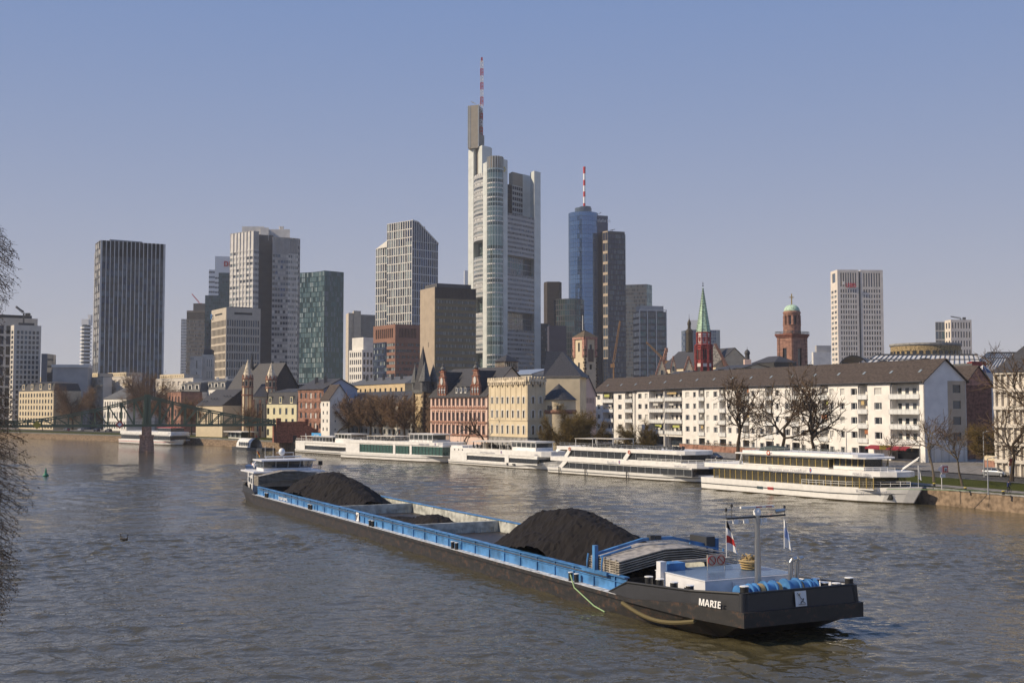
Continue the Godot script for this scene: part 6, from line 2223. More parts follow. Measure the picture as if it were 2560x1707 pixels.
func build_apartments() -> void:
	mat("canvas_tan", lin(0.46, 0.34, 0.16), 0.9)
	mat("canvas_rust", lin(0.34, 0.13, 0.06), 0.9)
	mat("cloth_olive", lin(0.40, 0.42, 0.12), 0.9)
	mat("leaf_dull", lin(0.06, 0.075, 0.03), 0.9)
	grain("pale_panel", lin(0.66, 0.67, 0.66), "soft", 0.1)
	var near := v2(side_at(2312, 244, 19), 244)
	var e := v2(-0.372, 0.928)
	var eave := height_at(951, 244)
	flats("white flats, leftmost section with its own roof next to the round chapel", near, e, 1485, 1588, eave - 0.5, 4.2, [["w", 1497, 2.0], ["b", 1507, 1534], ["w", 1550, 2.2], ["b", 1563, 1582]])
	flats("white flats, short middle section between the two longer ones", near + v2(0.25, 0.1), e, 1588.5, 1662, eave - 0.2, 4.3, [["w", 1600, 2.0], ["w", 1616, 1.6], ["b", 1624, 1659]])
	var it := [["b", 1664, 1706], ["w", 1719, 1.9], ["w", 1737, 1.4], ["b", 1747, 1762], ["w", 1770, 1.3], ["w", 1789, 1.8], ["b", 1799, 1815], ["w", 1825, 1.4], ["w", 1846, 1.8], ["b", 1857, 1873], ["w", 1883, 1.4], ["w", 1905, 1.8], ["b", 1914, 1934], ["w", 1944, 1.4], ["w", 1969, 1.8], ["b", 1980, 1999], ["w", 2009, 1.4], ["w", 2036, 1.8], ["b", 2050, 2072], ["w", 2080, 1.4], ["w", 2107, 1.4], ["w", 2136, 1.9], ["b", 2146, 2170], ["w", 2196, 2.2], ["b", 2226, 2300]]
	var f := flats("white flats, long section ending in the grey gable on the right", near + v2(0.5, 0.2), e, 1662.5, 2312, eave, 4.5, it)
	# the end gable towards the road, half pale grey, half beige with windows
	var t: Node3D = f.o
	var q: Array = f.q
	var b: Vector2 = q[1]
	var c: Vector2 = q[2]
	var m := b.lerp(c, 0.56)
	var gy := 2.9 + 3.6
	var s := sh()
	var n: Vector2 = -f.u
	s.block(w3(b, gy), w3(m, 0) - w3(b, 0), UP3 * (eave - gy), w3(n, 0) * 0.35)
	part("gable_wall", s, grain("grey_render", lin(0.80, 0.765, 0.72), "soft", 0.05), t)
	facade(t, m, c, gy, eave, {"cols": 1, "rows": 4, "ww": 0.44, "wh": 0.5, "rec": 0.2, "wall": grain("beige_render", lin(0.52, 0.42, 0.31), "soft", 0.05), "panes": [M.glass_dark, M.glass_grey], "sill": 0.5})
	part("gable", gable_wall(b, c, eave, 4.4, 0.35), M.grey_render, t)
	var sh := sh()
	sh.block(w3(b.lerp(c, 0.02), 2.9) + w3(n, 0) * 1.6, w3(c, 0) - w3(b, 0), UP3 * 3.6, w3(n, 0) * 0.3)
	part("shop_back", sh, M.dark_brown, t)
	for k in 6:
		var col := sh()
		var p := b.lerp(c, 0.04 + 0.184 * k)
		col.block(w3(p, 2.9), (w3(c, 0) - w3(b, 0)).normalized() * 0.45, UP3 * 3.6, w3(n, 0) * 0.45)
		part("pillar", col, M.off_white, t)
	# red awning over the corner shop
	var aw := thing("awning", "dark red shop awning on the ground floor of the white flats", "awning")
	var a0 := along(near, e, 2178.0, 5.5)
	var a1 := along(near, e, 2282.0, 5.5)
	var inn: Vector2 = f.inn
	s = sh()
	var y := 6.1
	s.quad(w3(a0, y), w3(a1, y), w3(a1 - inn * 1.6, y - 0.5), w3(a0 - inn * 1.6, y - 0.5))
	s.quad(w3(a0 - inn * 1.6, y - 0.5), w3(a1 - inn * 1.6, y - 0.5), w3(a1 - inn * 1.6, y - 0.85), w3(a0 - inn * 1.6, y - 0.85))
	part("cloth", s, mat("awning_red", lin(0.22, 0.012, 0.025), 0.8), aw)
	s = sh()
	s.box(w3(a0.lerp(a1, 0.52) - inn * 1.75, y - 0.35), v3(2.4, 0.9, 0.12))
	part("sign_board", s, M.yellow_sign, aw)

func build_bridge() -> void:
	var t := thing("footbridge", "green iron truss footbridge with a sandstone river pier", "bridge")
	var P := v2(side_at(366, 386, 9), 386.0)
	var u := v2(0.94, 0.35).normalized()
	var n := v2(-u.y, u.x)
	var yd := height_at(1062, 386)
	var yt := height_at(989, 386)
	var hw := 2.6
	var L0 := -80.0
	var L1 := along(P, u, 690.0, yd).distance_to(P)
	var chord := func(x: float) -> float:
		# height of the upper chord over the deck: hung curve between the pylons, straight-ish to the abutment
		var hmax := yt - yd
		if x < 0.0:
			var f := absf(x + 40.0) / 40.0
			return 1.4 + (hmax - 1.4) * pow(f, 1.55)
		var g := 1.0 - x / L1
		return 1.3 + (hmax - 1.3) * pow(maxf(g, 0.0), 1.35)
	var deck := sh()
	deck.block(w3(P + u * L0 - n * hw, yd - 0.5), w3(u, 0) * (L1 - L0), UP3 * 0.35, w3(n, 0) * hw * 2)
	part("deck", deck, M.dark_metal, t)
	for sd in [-1, 1]:
		var side := Node3D.new()
		side.name = "truss"
		t.add_child(side, true)
		var o = n * hw * sd
		var s := sh()
		s.bar(w3(P + u * L0 + o, yd - 0.2), w3(P + u * L1 + o, yd - 0.2), 0.4, 0.75)
		part("lower_chord", s, M.iron_green, side)
		s = sh()
		var step := 4.0
		var x := L0
		while x < L1 - 0.1:
			var x2: float = minf(x + step, L1)
			for dy in [0.0, -0.8]:
				s.bar(w3(P + u * x + o, yd + chord.call(x) + dy * 0.8), w3(P + u * x2 + o, yd + chord.call(x2) + dy * 0.8), 0.5, 0.36)
			x = x2
		part("upper_chord", s, M.iron_green, side)
		x = L0
		while x < L1 - 0.1:
			var x2: float = minf(x + step, L1)
			var v := sh()
			v.bar(w3(P + u * x + o, yd), w3(P + u * x + o, yd + chord.call(x)), 0.34, 0.34)
			part("vertical", v, M.iron_green, side)
			var dg := sh()
			if x > -40.0 and x < 0.0:
				dg.bar(w3(P + u * x + o, yd + chord.call(x)), w3(P + u * x2 + o, yd), 0.3, 0.3)
			else:
				dg.bar(w3(P + u * x + o, yd), w3(P + u * x2 + o, yd + chord.call(x2)), 0.3, 0.3)
			part("diagonal", dg, M.iron_green, side)
			x = x2
		s = sh()
		s.bar(w3(P + u * L0 + o * 0.9, yd + 1.05), w3(P + u * L1 + o * 0.9, yd + 1.05), 0.08, 0.08)
		var k := L0
		while k < L1:
			s.bar(w3(P + u * k + o * 0.9, yd), w3(P + u * k + o * 0.9, yd + 1.05), 0.05, 0.05)
			k += 0.8
		part("railing", s, M.iron_green, side)
		# pylon: two posts with cross struts
		for dx in [-0.9, 0.9]:
			var ps := sh()
			ps.bar(w3(P + u * dx + o, yd - 0.5), w3(P + u * dx * 0.5 + o, yt + 0.3), 0.8, 0.8)
			part("pylon_post", ps, M.iron_green, side)
	var s := sh()
	s.bar(w3(P - n * hw, yt - 0.9), w3(P + n * hw, yt - 0.9), 0.5, 0.7)
	s.bar(w3(P - n * hw, yt + 0.2), w3(P + n * hw, yt + 0.2), 0.9, 0.3)
	part("portal_beam", s, M.iron_green, t)
	# stone pier with a rounded cutwater
	s = sh()
	var ring := func(y: float, w: float, l: float) -> Array:
		var r := []
		for i in 16:
			var a := TAU * i / 16
			var cx := cos(a) * w
			var cy := sin(a) * l
			r.append(w3(P + u * clampf(cx * 1.25, -w, w) + n * cy, y))
		return r
	var lv := [[-2.0, 2.5, 5.4], [4.6, 2.0, 4.8], [4.6, 2.25, 5.0], [5.2, 2.25, 5.0], [5.2, 1.5, 3.6], [yd - 0.5, 1.4, 3.4]]
	for k in lv.size() - 1:
		var r0: Array = ring.call(lv[k][0], lv[k][1], lv[k][2])
		var r1: Array = ring.call(lv[k + 1][0], lv[k + 1][1], lv[k + 1][2])
		for i in 16:
			var j := (i + 1) % 16
			s.quad(r0[i], r1[i], r1[j], r0[j])
	part("pier", s, grain("pier_stone", lin(0.48, 0.29, 0.21), "grime", 0.15), t)
	# diamond navigation boards
	for k in [[91.0, M.yellow_sign, M.yellow_sign], [298.0, M.red, M.signal_white]]:
		var q := along(P - n * (hw + 0.3), u, k[0], yd)
		var c := w3(q, yd + 0.2)
		var u3 := w3(u, 0)
		var n3 := w3(-n, 0) * 0.08
		var b0 := sh()
		b0.quad(c - u3 * 1.35, c + UP3 * 1.35, c + u3 * 1.35, c - UP3 * 1.35)
		var bd := part("navigation_board", b0, k[1], t)
		b0 = sh()
		b0.quad(c - u3 * 0.8 + n3 + UP3 * 0.0, c + UP3 * 0.8 + n3, c + u3 * 0.8 + n3, c - UP3 * 0.8 + n3)
		part("inner_panel", b0, k[2], bd)
	# sandstone abutment with stair
	var ab := thing("bridge_abutment", "red sandstone abutment with stairs at the bridge end", "abutment")
	var A := P + u * L1
	var ya := yd - 0.1
	s = sh()
	s.prism([A - n * 4.0 - u * 0.5, A - n * 4.0 + u * 10.0, A + n * 5.0 + u * 10.0, A + n * 5.0 - u * 0.5], 2.3, ya)
	part("block", s, grain("abutment_stone", lin(0.30, 0.125, 0.085), "grime", 0.2), ab)
	for k in 14:
		s = sh()
		s.block(w3(A - n * 4.0 + u * (10.0 + k * 0.75), 2.3), w3(u, 0) * 0.75, UP3 * ((ya - 2.3) * (1.0 - (k + 1) / 15.0)), w3(n, 0) * 4.0)
		part("step", s, M.abutment_stone, ab)
	s = sh()
	for k in [[-0.5, 10.0]]:
		s.block(w3(A - n * 4.2 + u * k[0], ya), w3(u, 0) * (k[1] - k[0]), UP3 * 1.0, w3(n, 0) * 0.4)
	s.block(w3(A - n * 4.2 + u * 9.0, ya), w3(u, 0) * 1.2, UP3 * 1.9, w3(n, 0) * 1.2)
	s.block(w3(A - n * 4.2 - u * 0.5, ya), w3(u, 0) * 1.4, UP3 * 2.2, w3(n, 0) * 1.4)
	part("parapet", s, M.abutment_stone, ab)
	slab("doorway", M.dark_brown, ab, w3(A - n * 4.05 + u * 5.0, 2.4), w3(u, 0) * 1.2, UP3 * 2.4, w3(-n, 0) * 0.06)

# ------------------------------------------------------------------ the coal barge
func loft(s: Shape, lo: Array, hi: Array) -> void:
	for i in lo.size() - 1:
		s.quad(lo[i], hi[i], hi[i + 1], lo[i + 1])

func outline(pts: Array, y: float) -> Array:
	# both sides of a hull from a half outline [(x, half width)], bow centre round to bow centre
	var r := []
	for p in pts:
		r.append(v3(p[0], y, -p[1]))
	for i in range(pts.size() - 1, -1, -1):
		r.append(v3(pts[i][0], y, pts[i][1]))
	return r

func cap(s: Shape, ring: Array) -> void:
	var n := ring.size()
	for i in n / 2 - 1:
		s.quad(ring[i], ring[i + 1], ring[n - 2 - i], ring[n - 1 - i])

func bollard_pair(par: Node, x: float, z: float, y: float, h := 0.62, r := 0.17) -> void:
	var b := Node3D.new()
	b.name = "bollard"
	par.add_child(b, true)
	for k in [-0.45, 0.45]:
		var s := sh()
		s.tube(v3(x + k, y, z), v3(x + k, y + h, z), r, r, 10)
		part("post", s, M.black, b)
		s = sh()
		s.tube(v3(x + k, y + h, z), v3(x + k, y + h + 0.05, z), r * 1.15, r * 1.15, 10)
		part("cap", s, M.white_paint, b)

func heap(called: String, par: Node, x0: float, x1: float, prof: Array, z_half: float, sd: int, base := -0.2) -> void:
	# loose heap in the hold: prof = [(x, crest height)]; falls off across at the slope of loose coal
	var n := FastNoiseLite.new()
	n.seed = sd
	n.frequency = 0.16
	n.fractal_octaves = 5
	n.fractal_gain = 0.6
	var nx := int((x1 - x0) / 0.3)
	var nz := int(z_half * 2 / 0.3)
	var crest := func(x: float) -> float:
		for i in prof.size() - 1:
			if x <= prof[i + 1][0]:
				var f: float = clampf((x - prof[i][0]) / (prof[i + 1][0] - prof[i][0]), 0.0, 1.0)
				return lerpf(prof[i][1], prof[i + 1][1], smoothstep(0.0, 1.0, f) * 0.5 + f * 0.5)
		return prof[prof.size() - 1][1]
	var g := []
	for i in nx + 1:
		var row := PackedVector3Array()
		for j in nz + 1:
			var x := x0 + (x1 - x0) * i / nx
			var z := -z_half + 2 * z_half * j / nz
			var c: float = crest.call(x)
			var h: float = c - maxf(0.0, absf(z) - 0.9 + n.get_noise_2d(x, z + 70) * 0.8) * 0.66 + n.get_noise_2d(x * 1.4, z * 1.4) * 0.24 + n.get_noise_2d(x * 6, z * 6) * 0.16 + rng.randf_range(-0.05, 0.05)
			row.append(v3(x, maxf(base, h), z))
		g.append(row)
	var s := sh()
	for i in nx:
		for j in nz:
			s.quad(g[i][j], g[i][j + 1], g[i + 1][j + 1], g[i + 1][j])
	part(called, s, M.coal, par)

func hatch_stack(par: Node, x0: float, x1: float, y0: float, layers: int, rise: float, half: float, gap: float) -> void:
	# folded hatch covers lying on one another, each an arched lid of three flats
	for k in layers:
		var y := y0 + gap * k
		var s := sh()
		var w := [-half, -half * 0.24, half * 0.24, half]
		var hh := [0.0, rise, rise, 0.0]
		var xa := x0 + 0.05 * (k % 2)
		var xb := x1 - 0.04 * (k % 3)
		for i in 3:
			var a0 := v3(xa, y + hh[i], w[i])
			var a1 := v3(xa, y + hh[i + 1], w[i + 1])
			var d := v3(xb - xa, 0, 0)
			var t := UP3 * gap * 0.42
			s.quad(a0 + t, a1 + t, a1 + d + t, a0 + d + t)
			s.quad(a0, a0 + d, a1 + d, a1)
			s.quad(a0, a1, a1 + t, a0 + t)
			s.quad(a0 + d, a0 + d + t, a1 + d + t, a1 + d)
		s.quad(v3(xa, y, -half), v3(xa, y + gap * 0.42, -half), v3(xb, y + gap * 0.42, -half), v3(xb, y, -half))
		s.quad(v3(xa, y, half), v3(xa, y + gap * 0.42, half), v3(xb, y + gap * 0.42, half), v3(xb, y, half))
		for i in 5:
			s.box(v3(lerpf(xa, xb, (i + 0.5) / 5.0), y + gap * 0.8, -half + 0.05), v3(0.16, gap * 0.5, 0.12))
		part("hatch_cover", s, M.hatch, par)

func build_barge() -> void:
	grain("coal", lin(0.017, 0.014, 0.013), "fine", 0.55, 0.85, 0.3)
	grain("hatch", lin(0.40, 0.36, 0.30), "grime", 0.2, 0.45, 0.5)
	tex.rust = rust_tex(512, 0.62)
	grain("hull_black", Color(1, 1, 1), "rust", 0.13, 0.5, 0.5)
	grain("bow_grey", lin(0.028, 0.028, 0.030), "soft", 0.2, 0.42, 0.5)
	grain("barge_blue", lin(0.075, 0.24, 0.52), "grime", 0.09, 0.42, 0.5)
	grain("hold_grey", lin(0.56, 0.57, 0.52), "grime", 0.12, 0.5, 0.5)
	grain("deck_white", lin(0.66, 0.67, 0.68), "grime", 0.2, 0.5, 0.4)
	grain("box_white", lin(0.74, 0.74, 0.75), "soft", 0.2, 0.35, 0.5)
	grain("roof_blue", lin(0.11, 0.17, 0.26), "soft", 0.3, 0.25, 0.5)
	mat("rope", lin(0.36, 0.26, 0.12), 0.9)
	mat("rope_green", lin(0.25, 0.36, 0.18), 0.9)
	var ang := deg_to_rad(26.1)
	var ax := v2(-sin(ang), cos(ang))
	var nx := v2(cos(ang), sin(ang))
	var org := ax * 58.6 + nx * 48.95
	var t := thing("cargo_barge", "long blue and black river barge loaded with two heaps of coal", "barge")
	t.transform = Transform3D(Basis(w3(ax, 0), UP3, w3(nx, 0)), w3(org, 0))
	var s := sh()
	# hull, from under water to deck
	var A := [[7.0, 0.0], [7.2, 3.0], [10.5, 5.0], [16.0, 5.6], [60.0, 5.7], [116.0, 5.7], [124.0, 4.4], [129.0, 2.0], [130.5, 0.0]]
	var Bo := [[3.0, 0.0], [3.2, 3.9], [7.4, 5.25], [14.0, 5.7], [60.0, 5.75], [117.0, 5.75], [126.0, 4.8], [131.0, 2.9], [132.4, 0.0]]
	var C := [[0.15, 0.0], [0.15, 4.6], [4.5, 5.45], [11.0, 5.75], [60.0, 5.75], [118.0, 5.75], [127.0, 5.0], [132.0, 3.2], [133.6, 0.0]]
	loft(s, outline(A, -0.9), outline(Bo, 0.0))
	loft(s, outline(Bo, 0.0), outline(C, 1.35))
	cap(s, outline(C, 1.33))
	part("hull", s, M.hull_black, t)
	# rubbing strake all round
	s = sh()
	var k0 := outline([[-0.12, 0.0], [-0.12, 4.7], [4.4, 5.6], [11.0, 5.88], [60.0, 5.88], [118.0, 5.88], [127.2, 5.12], [132.2, 3.3], [133.8, 0.0]], 1.12)
	var k1 := []
	for q in k0:
		k1.append(q + UP3 * (0.92 if q.x < 9.0 else 0.26))
	loft(s, k0, k1)
	var k2 := outline(C, 1.12)
	loft(s, k2, k0)
	var k3 := []
	for i in k1.size():
		k3.append(v3(k2[i].x, k1[i].y, k2[i].z))
	loft(s, k1, k3)
	part("rubbing_strake", s, M.hull_black, t)
	# bow bulwark, leaning inward
	s = sh()
	var bw0 := []
	var bw1 := []
	for e in [[14.0, 5.74, 1.36, 1.38], [11.6, 5.74, 1.36, 2.36], [4.5, 5.42, 1.36, 2.75], [0.35, 4.62, 1.36, 3.08], [0.06, 4.2, 1.36, 3.1], [0.06, 0.0, 1.36, 3.1]]:
		bw0.append(v3(e[0], e[2], -e[1]))
		bw1.append(v3(e[0] + 0.12, e[3], -e[1] + 0.14))
	for i in range(4, -1, -1):
		bw0.append(v3(bw0[i].x, bw0[i].y, -bw0[i].z))
		bw1.append(v3(bw1[i].x, bw1[i].y, -bw1[i].z))
	loft(s, bw0, bw1)
	var inner := []
	for q in bw1:
		inner.append(v3(q.x + 0.16, q.y, q.z * 0.975))
	loft(s, bw1, inner)
	part("bow_bulwark", s, M.bow_grey, t)
	s = sh()
	var inl := []
	for q in inner:
		inl.append(v3(q.x, 1.4, q.z))
	loft(s, inl, inner)
	part("bulwark_lining", s, M.box_white, t)
	s = sh()
	for i in bw1.size() - 1:
		s.tube(bw1[i] + v3(0.06, 0.02, 0), bw1[i + 1] + v3(0.06, 0.02, 0), 0.09, 0.09, 6)
	part("bulwark_rail", s, M.black, t)
	s = sh()
	s.tube(v3(0.32, 1.36, -4.5), v3(0.42, 3.1, -4.38), 0.24, 0.22, 10)
	s.tube(v3(0.32, 1.36, 4.5), v3(0.42, 3.1, 4.38), 0.24, 0.22, 10)
	part("corner_posts", s, M.bow_grey, t, 0.5)
	# decks
	s = sh()
	s.quad(v3(0.3, 1.42, -4.4), v3(0.3, 1.42, 4.4), v3(13.5, 1.42, 5.6), v3(13.5, 1.42, -5.6))
	part("fore_deck", s, M.roof_blue, t)
	for sd in [-1, 1]:
		s = sh()
		s.block(v3(13.0, 1.36, 5.80 * sd), v3(105.0, 0, 0), UP3 * 0.05, v3(0, 0, -0.75 * sd))
		part("side_deck", s, M.deck_white, t)
		# blue coaming outside, pale lining in the hold
		var cm := Node3D.new()
		cm.name = "coaming"
		t.add_child(cm, true)
		s = sh()
		s.block(v3(12.6, 1.4, 5.15 * sd), v3(104.6, 0, 0), UP3 * 1.1, v3(0, 0, -0.07 * sd))
		s.block(v3(12.6, 2.5, 5.32 * sd), v3(104.6, 0, 0), UP3 * 0.09, v3(0, 0, -0.42 * sd))
		s.block(v3(12.6, 2.12, 5.24 * sd), v3(104.6, 0, 0), UP3 * 0.07, v3(0, 0, -0.1 * sd))
		part("plate", s, M.barge_blue, cm)
		for k in 34:
			slab("stiffener", M.barge_blue, cm, v3(14.0 + k * 3.02, 1.42, 5.26 * sd), v3(0.12, 0, 0), UP3 * 1.07, v3(0, 0, -0.12 * sd))
		s = sh()
		s.tube(v3(15.0, 2.3, 5.30 * sd), v3(116.0, 2.3, 5.30 * sd), 0.045, 0.045, 5)
		part("pipe", s, M.steel, cm)
		s = sh()
		s.block(v3(12.7, -0.4, 5.06 * sd), v3(104.4, 0, 0), UP3 * 2.98, v3(0, 0, -0.06 * sd))
		part("hold_wall", s, M.hold_grey, cm)
		for k in 16:
			slab("guide_mark", M.white_paint, cm, v3(38.0 + k * 5.0, 2.25, 4.985 * sd), v3(0.16, 0, 0), UP3 * 0.33, v3(0, 0, -0.02 * sd))
		for k in [[19.5], [42.0], [65.0], [88.5], [110.5]]:
			bollard_pair(t, k[0], 5.55 * sd, 1.4)
	s = sh()
	s.block(v3(12.7, -0.45, -5.0), v3(104.4, 0, 0), UP3 * 0.05, v3(0, 0, 10.0))
	part("hold_floor", s, M.coal, t)
	s = sh()
	for x in [12.6, 117.0]:
		s = sh()
		s.block(v3(x, -0.4, -5.0), v3(0.1, 0, 0), UP3 * 2.9, v3(0, 0, 10.0))
		part("hold_end", s, M.coal, t)
	for x in [54.9, 79.9]:
		var bk := Node3D.new()
		bk.name = "bulkhead"
		t.add_child(bk, true)
		s = sh()
		s.box(v3(x, 1.05, 0), v3(0.35, 2.8, 9.9))
		part("plate", s, M.hold_grey, bk)
		s = sh()
		s.box(v3(x - 0.2, 1.25, 0), v3(0.06, 0.05, 9.8))
		part("seam", s, M.hold_grey, bk)
		label_text(bk, "raised_lettering", "DE KAAP   MEPPEL", 0.62, v3(x - 0.2, 1.55, 1.2), v3(0, 0, 1), M.hold_grey, 0.09, true)
	# cargo
	heap("coal_heap", t, 14.5, 50.0, [[14.5, 2.2], [18.0, 3.7], [23.2, 4.9], [26.6, 5.55], [30.0, 5.7], [33.0, 5.45], [34.8, 5.0], [42.5, 0.7], [50.0, 0.2]], 4.95, 21)
	heap("coal_heap", t, 80.2, 119.0, [[80.2, 2.7], [84.0, 3.6], [90.5, 5.0], [95.0, 5.45], [99.5, 5.4], [104.0, 4.85], [120.0, 0.8]], 4.95, 33)
	heap("coal_heap", t, 55.2, 79.6, [[55.2, 1.0], [58.0, 2.4], [59.4, 2.75], [63.5, 2.5], [66.0, 1.9], [71.0, 1.75], [78.0, 0.9], [79.6, 0.5]], 4.95, 44)
	# folded hatch covers fore and aft, gantry with its beam
	hatch_stack(t, 13.6, 17.8, 2.6, 6, 0.7, 5.15, 0.17)
	hatch_stack(t, 117.6, 120.4, 2.65, 7, 0.75, 5.0, 0.21)
	var gn := Node3D.new()
	gn.name = "hatch_crane"
	t.add_child(gn, true)
	for sd in [-1, 1]:
		s = sh()
		s.box(v3(16.6, 3.45, 5.35 * sd), v3(0.35, 1.9, 0.3))
		s.box(v3(16.6, 2.52, 5.35 * sd), v3(3.6, 0.25, 0.25))
		s.path([v3(15.6, 3.7, 5.3 * sd), v3(15.6, 3.1, 5.4 * sd), v3(15.6, 2.6, 5.4 * sd)], 0.07, 6)
		s.path([v3(17.7, 3.7, 5.3 * sd), v3(17.7, 3.1, 5.4 * sd), v3(17.7, 2.6, 5.4 * sd)], 0.07, 6)
		part("post", s, M.barge_blue, gn)
		s = sh()
		s.bar(v3(16.6, 3.75, 5.3 * sd), v3(16.6, 4.62, 1.3 * sd), 0.28, 0.2)
		s.bar(v3(16.1, 3.62, 5.2 * sd), v3(16.1, 4.2, 2.6 * sd), 0.14, 0.12)
		part("arm", s, M.barge_blue, gn)
	s = sh()
	s.bar(v3(16.6, 4.62, -1.35), v3(16.6, 4.62, 1.35), 0.3, 0.22)
	part("beam", s, M.barge_blue, gn)
	s = sh()
	s.box(v3(16.5, 4.75, -0.6), v3(0.5, 0.35, 0.4))
	s.box(v3(16.7, 4.72, 0.0), v3(0.6, 0.3, 0.5))
	s.box(v3(17.3, 4.2, 4.6), v3(2.2, 0.75, 0.8))
	part("motor", s, M.dark_metal, gn)
	# fore deckhouse with blue roof
	s = sh()
	s.block(v3(5.2, 1.42, -3.75), v3(5.8, 0, 0), UP3 * 1.74, v3(0, 0, 7.7))
	part("deckhouse_wall", s, M.box_white, t)
	s = sh()
	s.block(v3(5.15, 3.165, -3.8), v3(5.9, 0, 0), UP3 * 0.05, v3(0, 0, 7.8))
	part("deckhouse_trim", s, M.box_white, t)
	s = sh()
	s.block(v3(5.3, 3.22, -3.65), v3(5.6, 0, 0), UP3 * 0.02, v3(0, 0, 7.5))
	part("deckhouse_roof", s, M.roof_blue, t)
	for k in 3:
		slab("niche", M.box_white, t, v3(5.05, 2.2, -1.6 + k * 1.7), v3(0.12, 0, 0), UP3 * 0.8, v3(0, 0, 0.9))
	slab("stair_cover", M.barge_blue, t, v3(10.0, 3.24, -3.3), v3(1.0, 0, 0), UP3 * 0.5, v3(0, 0, 1.3))
	slab("vent_shaft", M.box_white, t, v3(9.9, 2.0, -4.1), v3(0.5, 0, 0), UP3 * 1.9, v3(0, 0, 0.5))
	slab("dark_hatch", M.black, t, v3(6.6, 1.9, -3.82), v3(0.9, 0, 0), UP3 * 0.6, v3(0, 0, 0.06))
	slab("roof_ladder", M.hatch, t, v3(11.3, 3.5, -2.0), v3(0.35, 0, 0), UP3 * 0.18, v3(0, 0, 5.0))
	# mast with cross arm, radar bar, lamps
	var ms := Node3D.new()
	ms.name = "mast"
	t.add_child(ms, true)
	s = sh()
	s.tube(v3(4.3, 1.42, -0.2), v3(4.3, 5.9, -0.2), 0.23, 0.2, 14)
	s.tube(v3(4.3, 5.9, -0.2), v3(4.3, 7.35, -0.2), 0.17, 0.17, 14)
	part("tube", s, M.steel, ms, 0.5)
	s = sh()
	s.bar(v3(4.3, 7.25, -2.7), v3(4.3, 7.3, 2.1), 0.12, 0.12)
	for k in [-2.7, -2.25, 2.05]:
		s.tube(v3(4.3, 7.3, k), v3(4.3, 7.75 if k != -2.25 else 8.0, k), 0.02, 0.02, 5)
	part("cross_arm", s, M.dark_metal, ms)
	s = sh()
	s.lathe(v3(4.3, 7.4, -0.2), [v2(0.24, 0), v2(0.26, 0.25), v2(0.12, 0.42), v2(0, 0.45)], 12)
	part("radar_drum", s, M.white_paint, ms, 0.4)
	s = sh()
	s.box(v3(4.3, 7.92, -0.2), v3(0.16, 0.13, 2.7))
	part("radar_bar", s, M.white_paint, ms)
	for k in [-0.05, 0.75]:
		slab("red_stripe", M.red, ms, v3(4.21, 7.89, k - 0.3), v3(0.01, 0, 0), UP3 * 0.06, v3(0, 0, 0.5))
	for k in [[-2.0, 0.3], [-1.15, 0.3], [0.4, 0.25]]:
		slab("flood_lamp", M.white_paint, ms, v3(4.15, 6.9, k[0] - 0.15), v3(0.2, 0, 0), UP3 * 0.28, v3(0, 0, k[1]))
	for k in [-2.7, -2.25, 2.05]:
		s = sh()
		s.lathe(v3(4.3, 7.7 if k != -2.25 else 7.95, k), [v2(0.0, 0), v2(0.09, 0.05), v2(0.07, 0.22), v2(0, 0.25)], 8)
		part("lamp", s, M.black, ms)
	s = sh()
	s.tube(v3(4.3, 7.55, 1.3), v3(4.1, 7.65, 1.9), 0.13, 0.13, 8)
	part("horn", s, M.steel, ms)
	s = sh()
	s.lathe(v3(4.25, 6.75, 0.05), [v2(0, 0), v2(0.09, 0.02), v2(0.09, 0.35), v2(0.04, 0.4)], 8)
	part("bell", s, M.white_paint, ms)
	# forward details
	for k in [[4.6, 2.75], [4.7, 3.35]]:
		s = sh()
		s.path([v3(k[0], 1.5, k[1]), v3(k[0], 4.1, k[1]), v3(k[0] - 0.1, 4.3, k[1] + 0.12), v3(k[0] - 0.15, 4.35, k[1] + 0.4)], 0.16, 10)
		part("exhaust_pipe", s, M.steel, t, 0.4)
	for k in [[2.6, 3.9], [2.0, 4.35], [4.2, 4.5], [8.6, -5.0], [7.0, -4.95], [9.9, -5.05], [5.4, -4.8]]:
		s = sh()
		s.tube(v3(k[0], 1.42, k[1]), v3(k[0], 2.95, k[1]), 0.26, 0.26, 12)
		var bl := part("bollard", s, M.black, t, 0.5)
		s = sh()
		s.tube(v3(k[0], 2.95, k[1]), v3(k[0], 3.0, k[1]), 0.29, 0.29, 12)
		part("cap", s, M.white_paint, bl)
		s = sh()
		for j in 3:
			s.tube(v3(k[0], 2.2 + j * 0.1, k[1]), v3(k[0], 2.28 + j * 0.1, k[1]), 0.31, 0.31, 10)
		part("rope_turns", s, M.rope, bl)
	for k in [[0.55, -4.15], [0.55, 4.15]]:
		s = sh()
		s.tube(v3(k[0], 2.9, k[1]), v3(k[0], 3.5, k[1]), 0.27, 0.27, 12)
		var bl := part("bollard", s, M.black, t, 0.5)
		s = sh()
		s.tube(v3(k[0], 3.5, k[1]), v3(k[0], 3.55, k[1]), 0.29, 0.29, 12)
		part("cap", s, M.white_paint, bl)
	# anchor winches
	var wn := [[-3.1, 0.36, 0.5], [-2.2, 0.42, 0.4], [-1.1, 0.5, 0.75], [0.6, 0.55, 0.9], [1.9, 0.42, 0.5], [2.6, 0.4, 0.4]]
	for k in wn:
		s = sh()
		s.tube(v3(2.6, 2.75, k[0]), v3(2.6, 2.75, k[0] + k[2]), k[1], k[1], 14)
		for j in 2:
			s.tube(v3(2.6, 2.75, k[0] + k[2] * j - 0.06), v3(2.6, 2.75, k[0] + k[2] * j + 0.06), k[1] + 0.14, k[1] + 0.14, 14)
		s.box(v3(2.6, 2.0, k[0] + k[2] / 2), v3(0.7, 1.1, k[2] * 0.8))
		part("winch", s, M.barge_blue, t, 0.5)
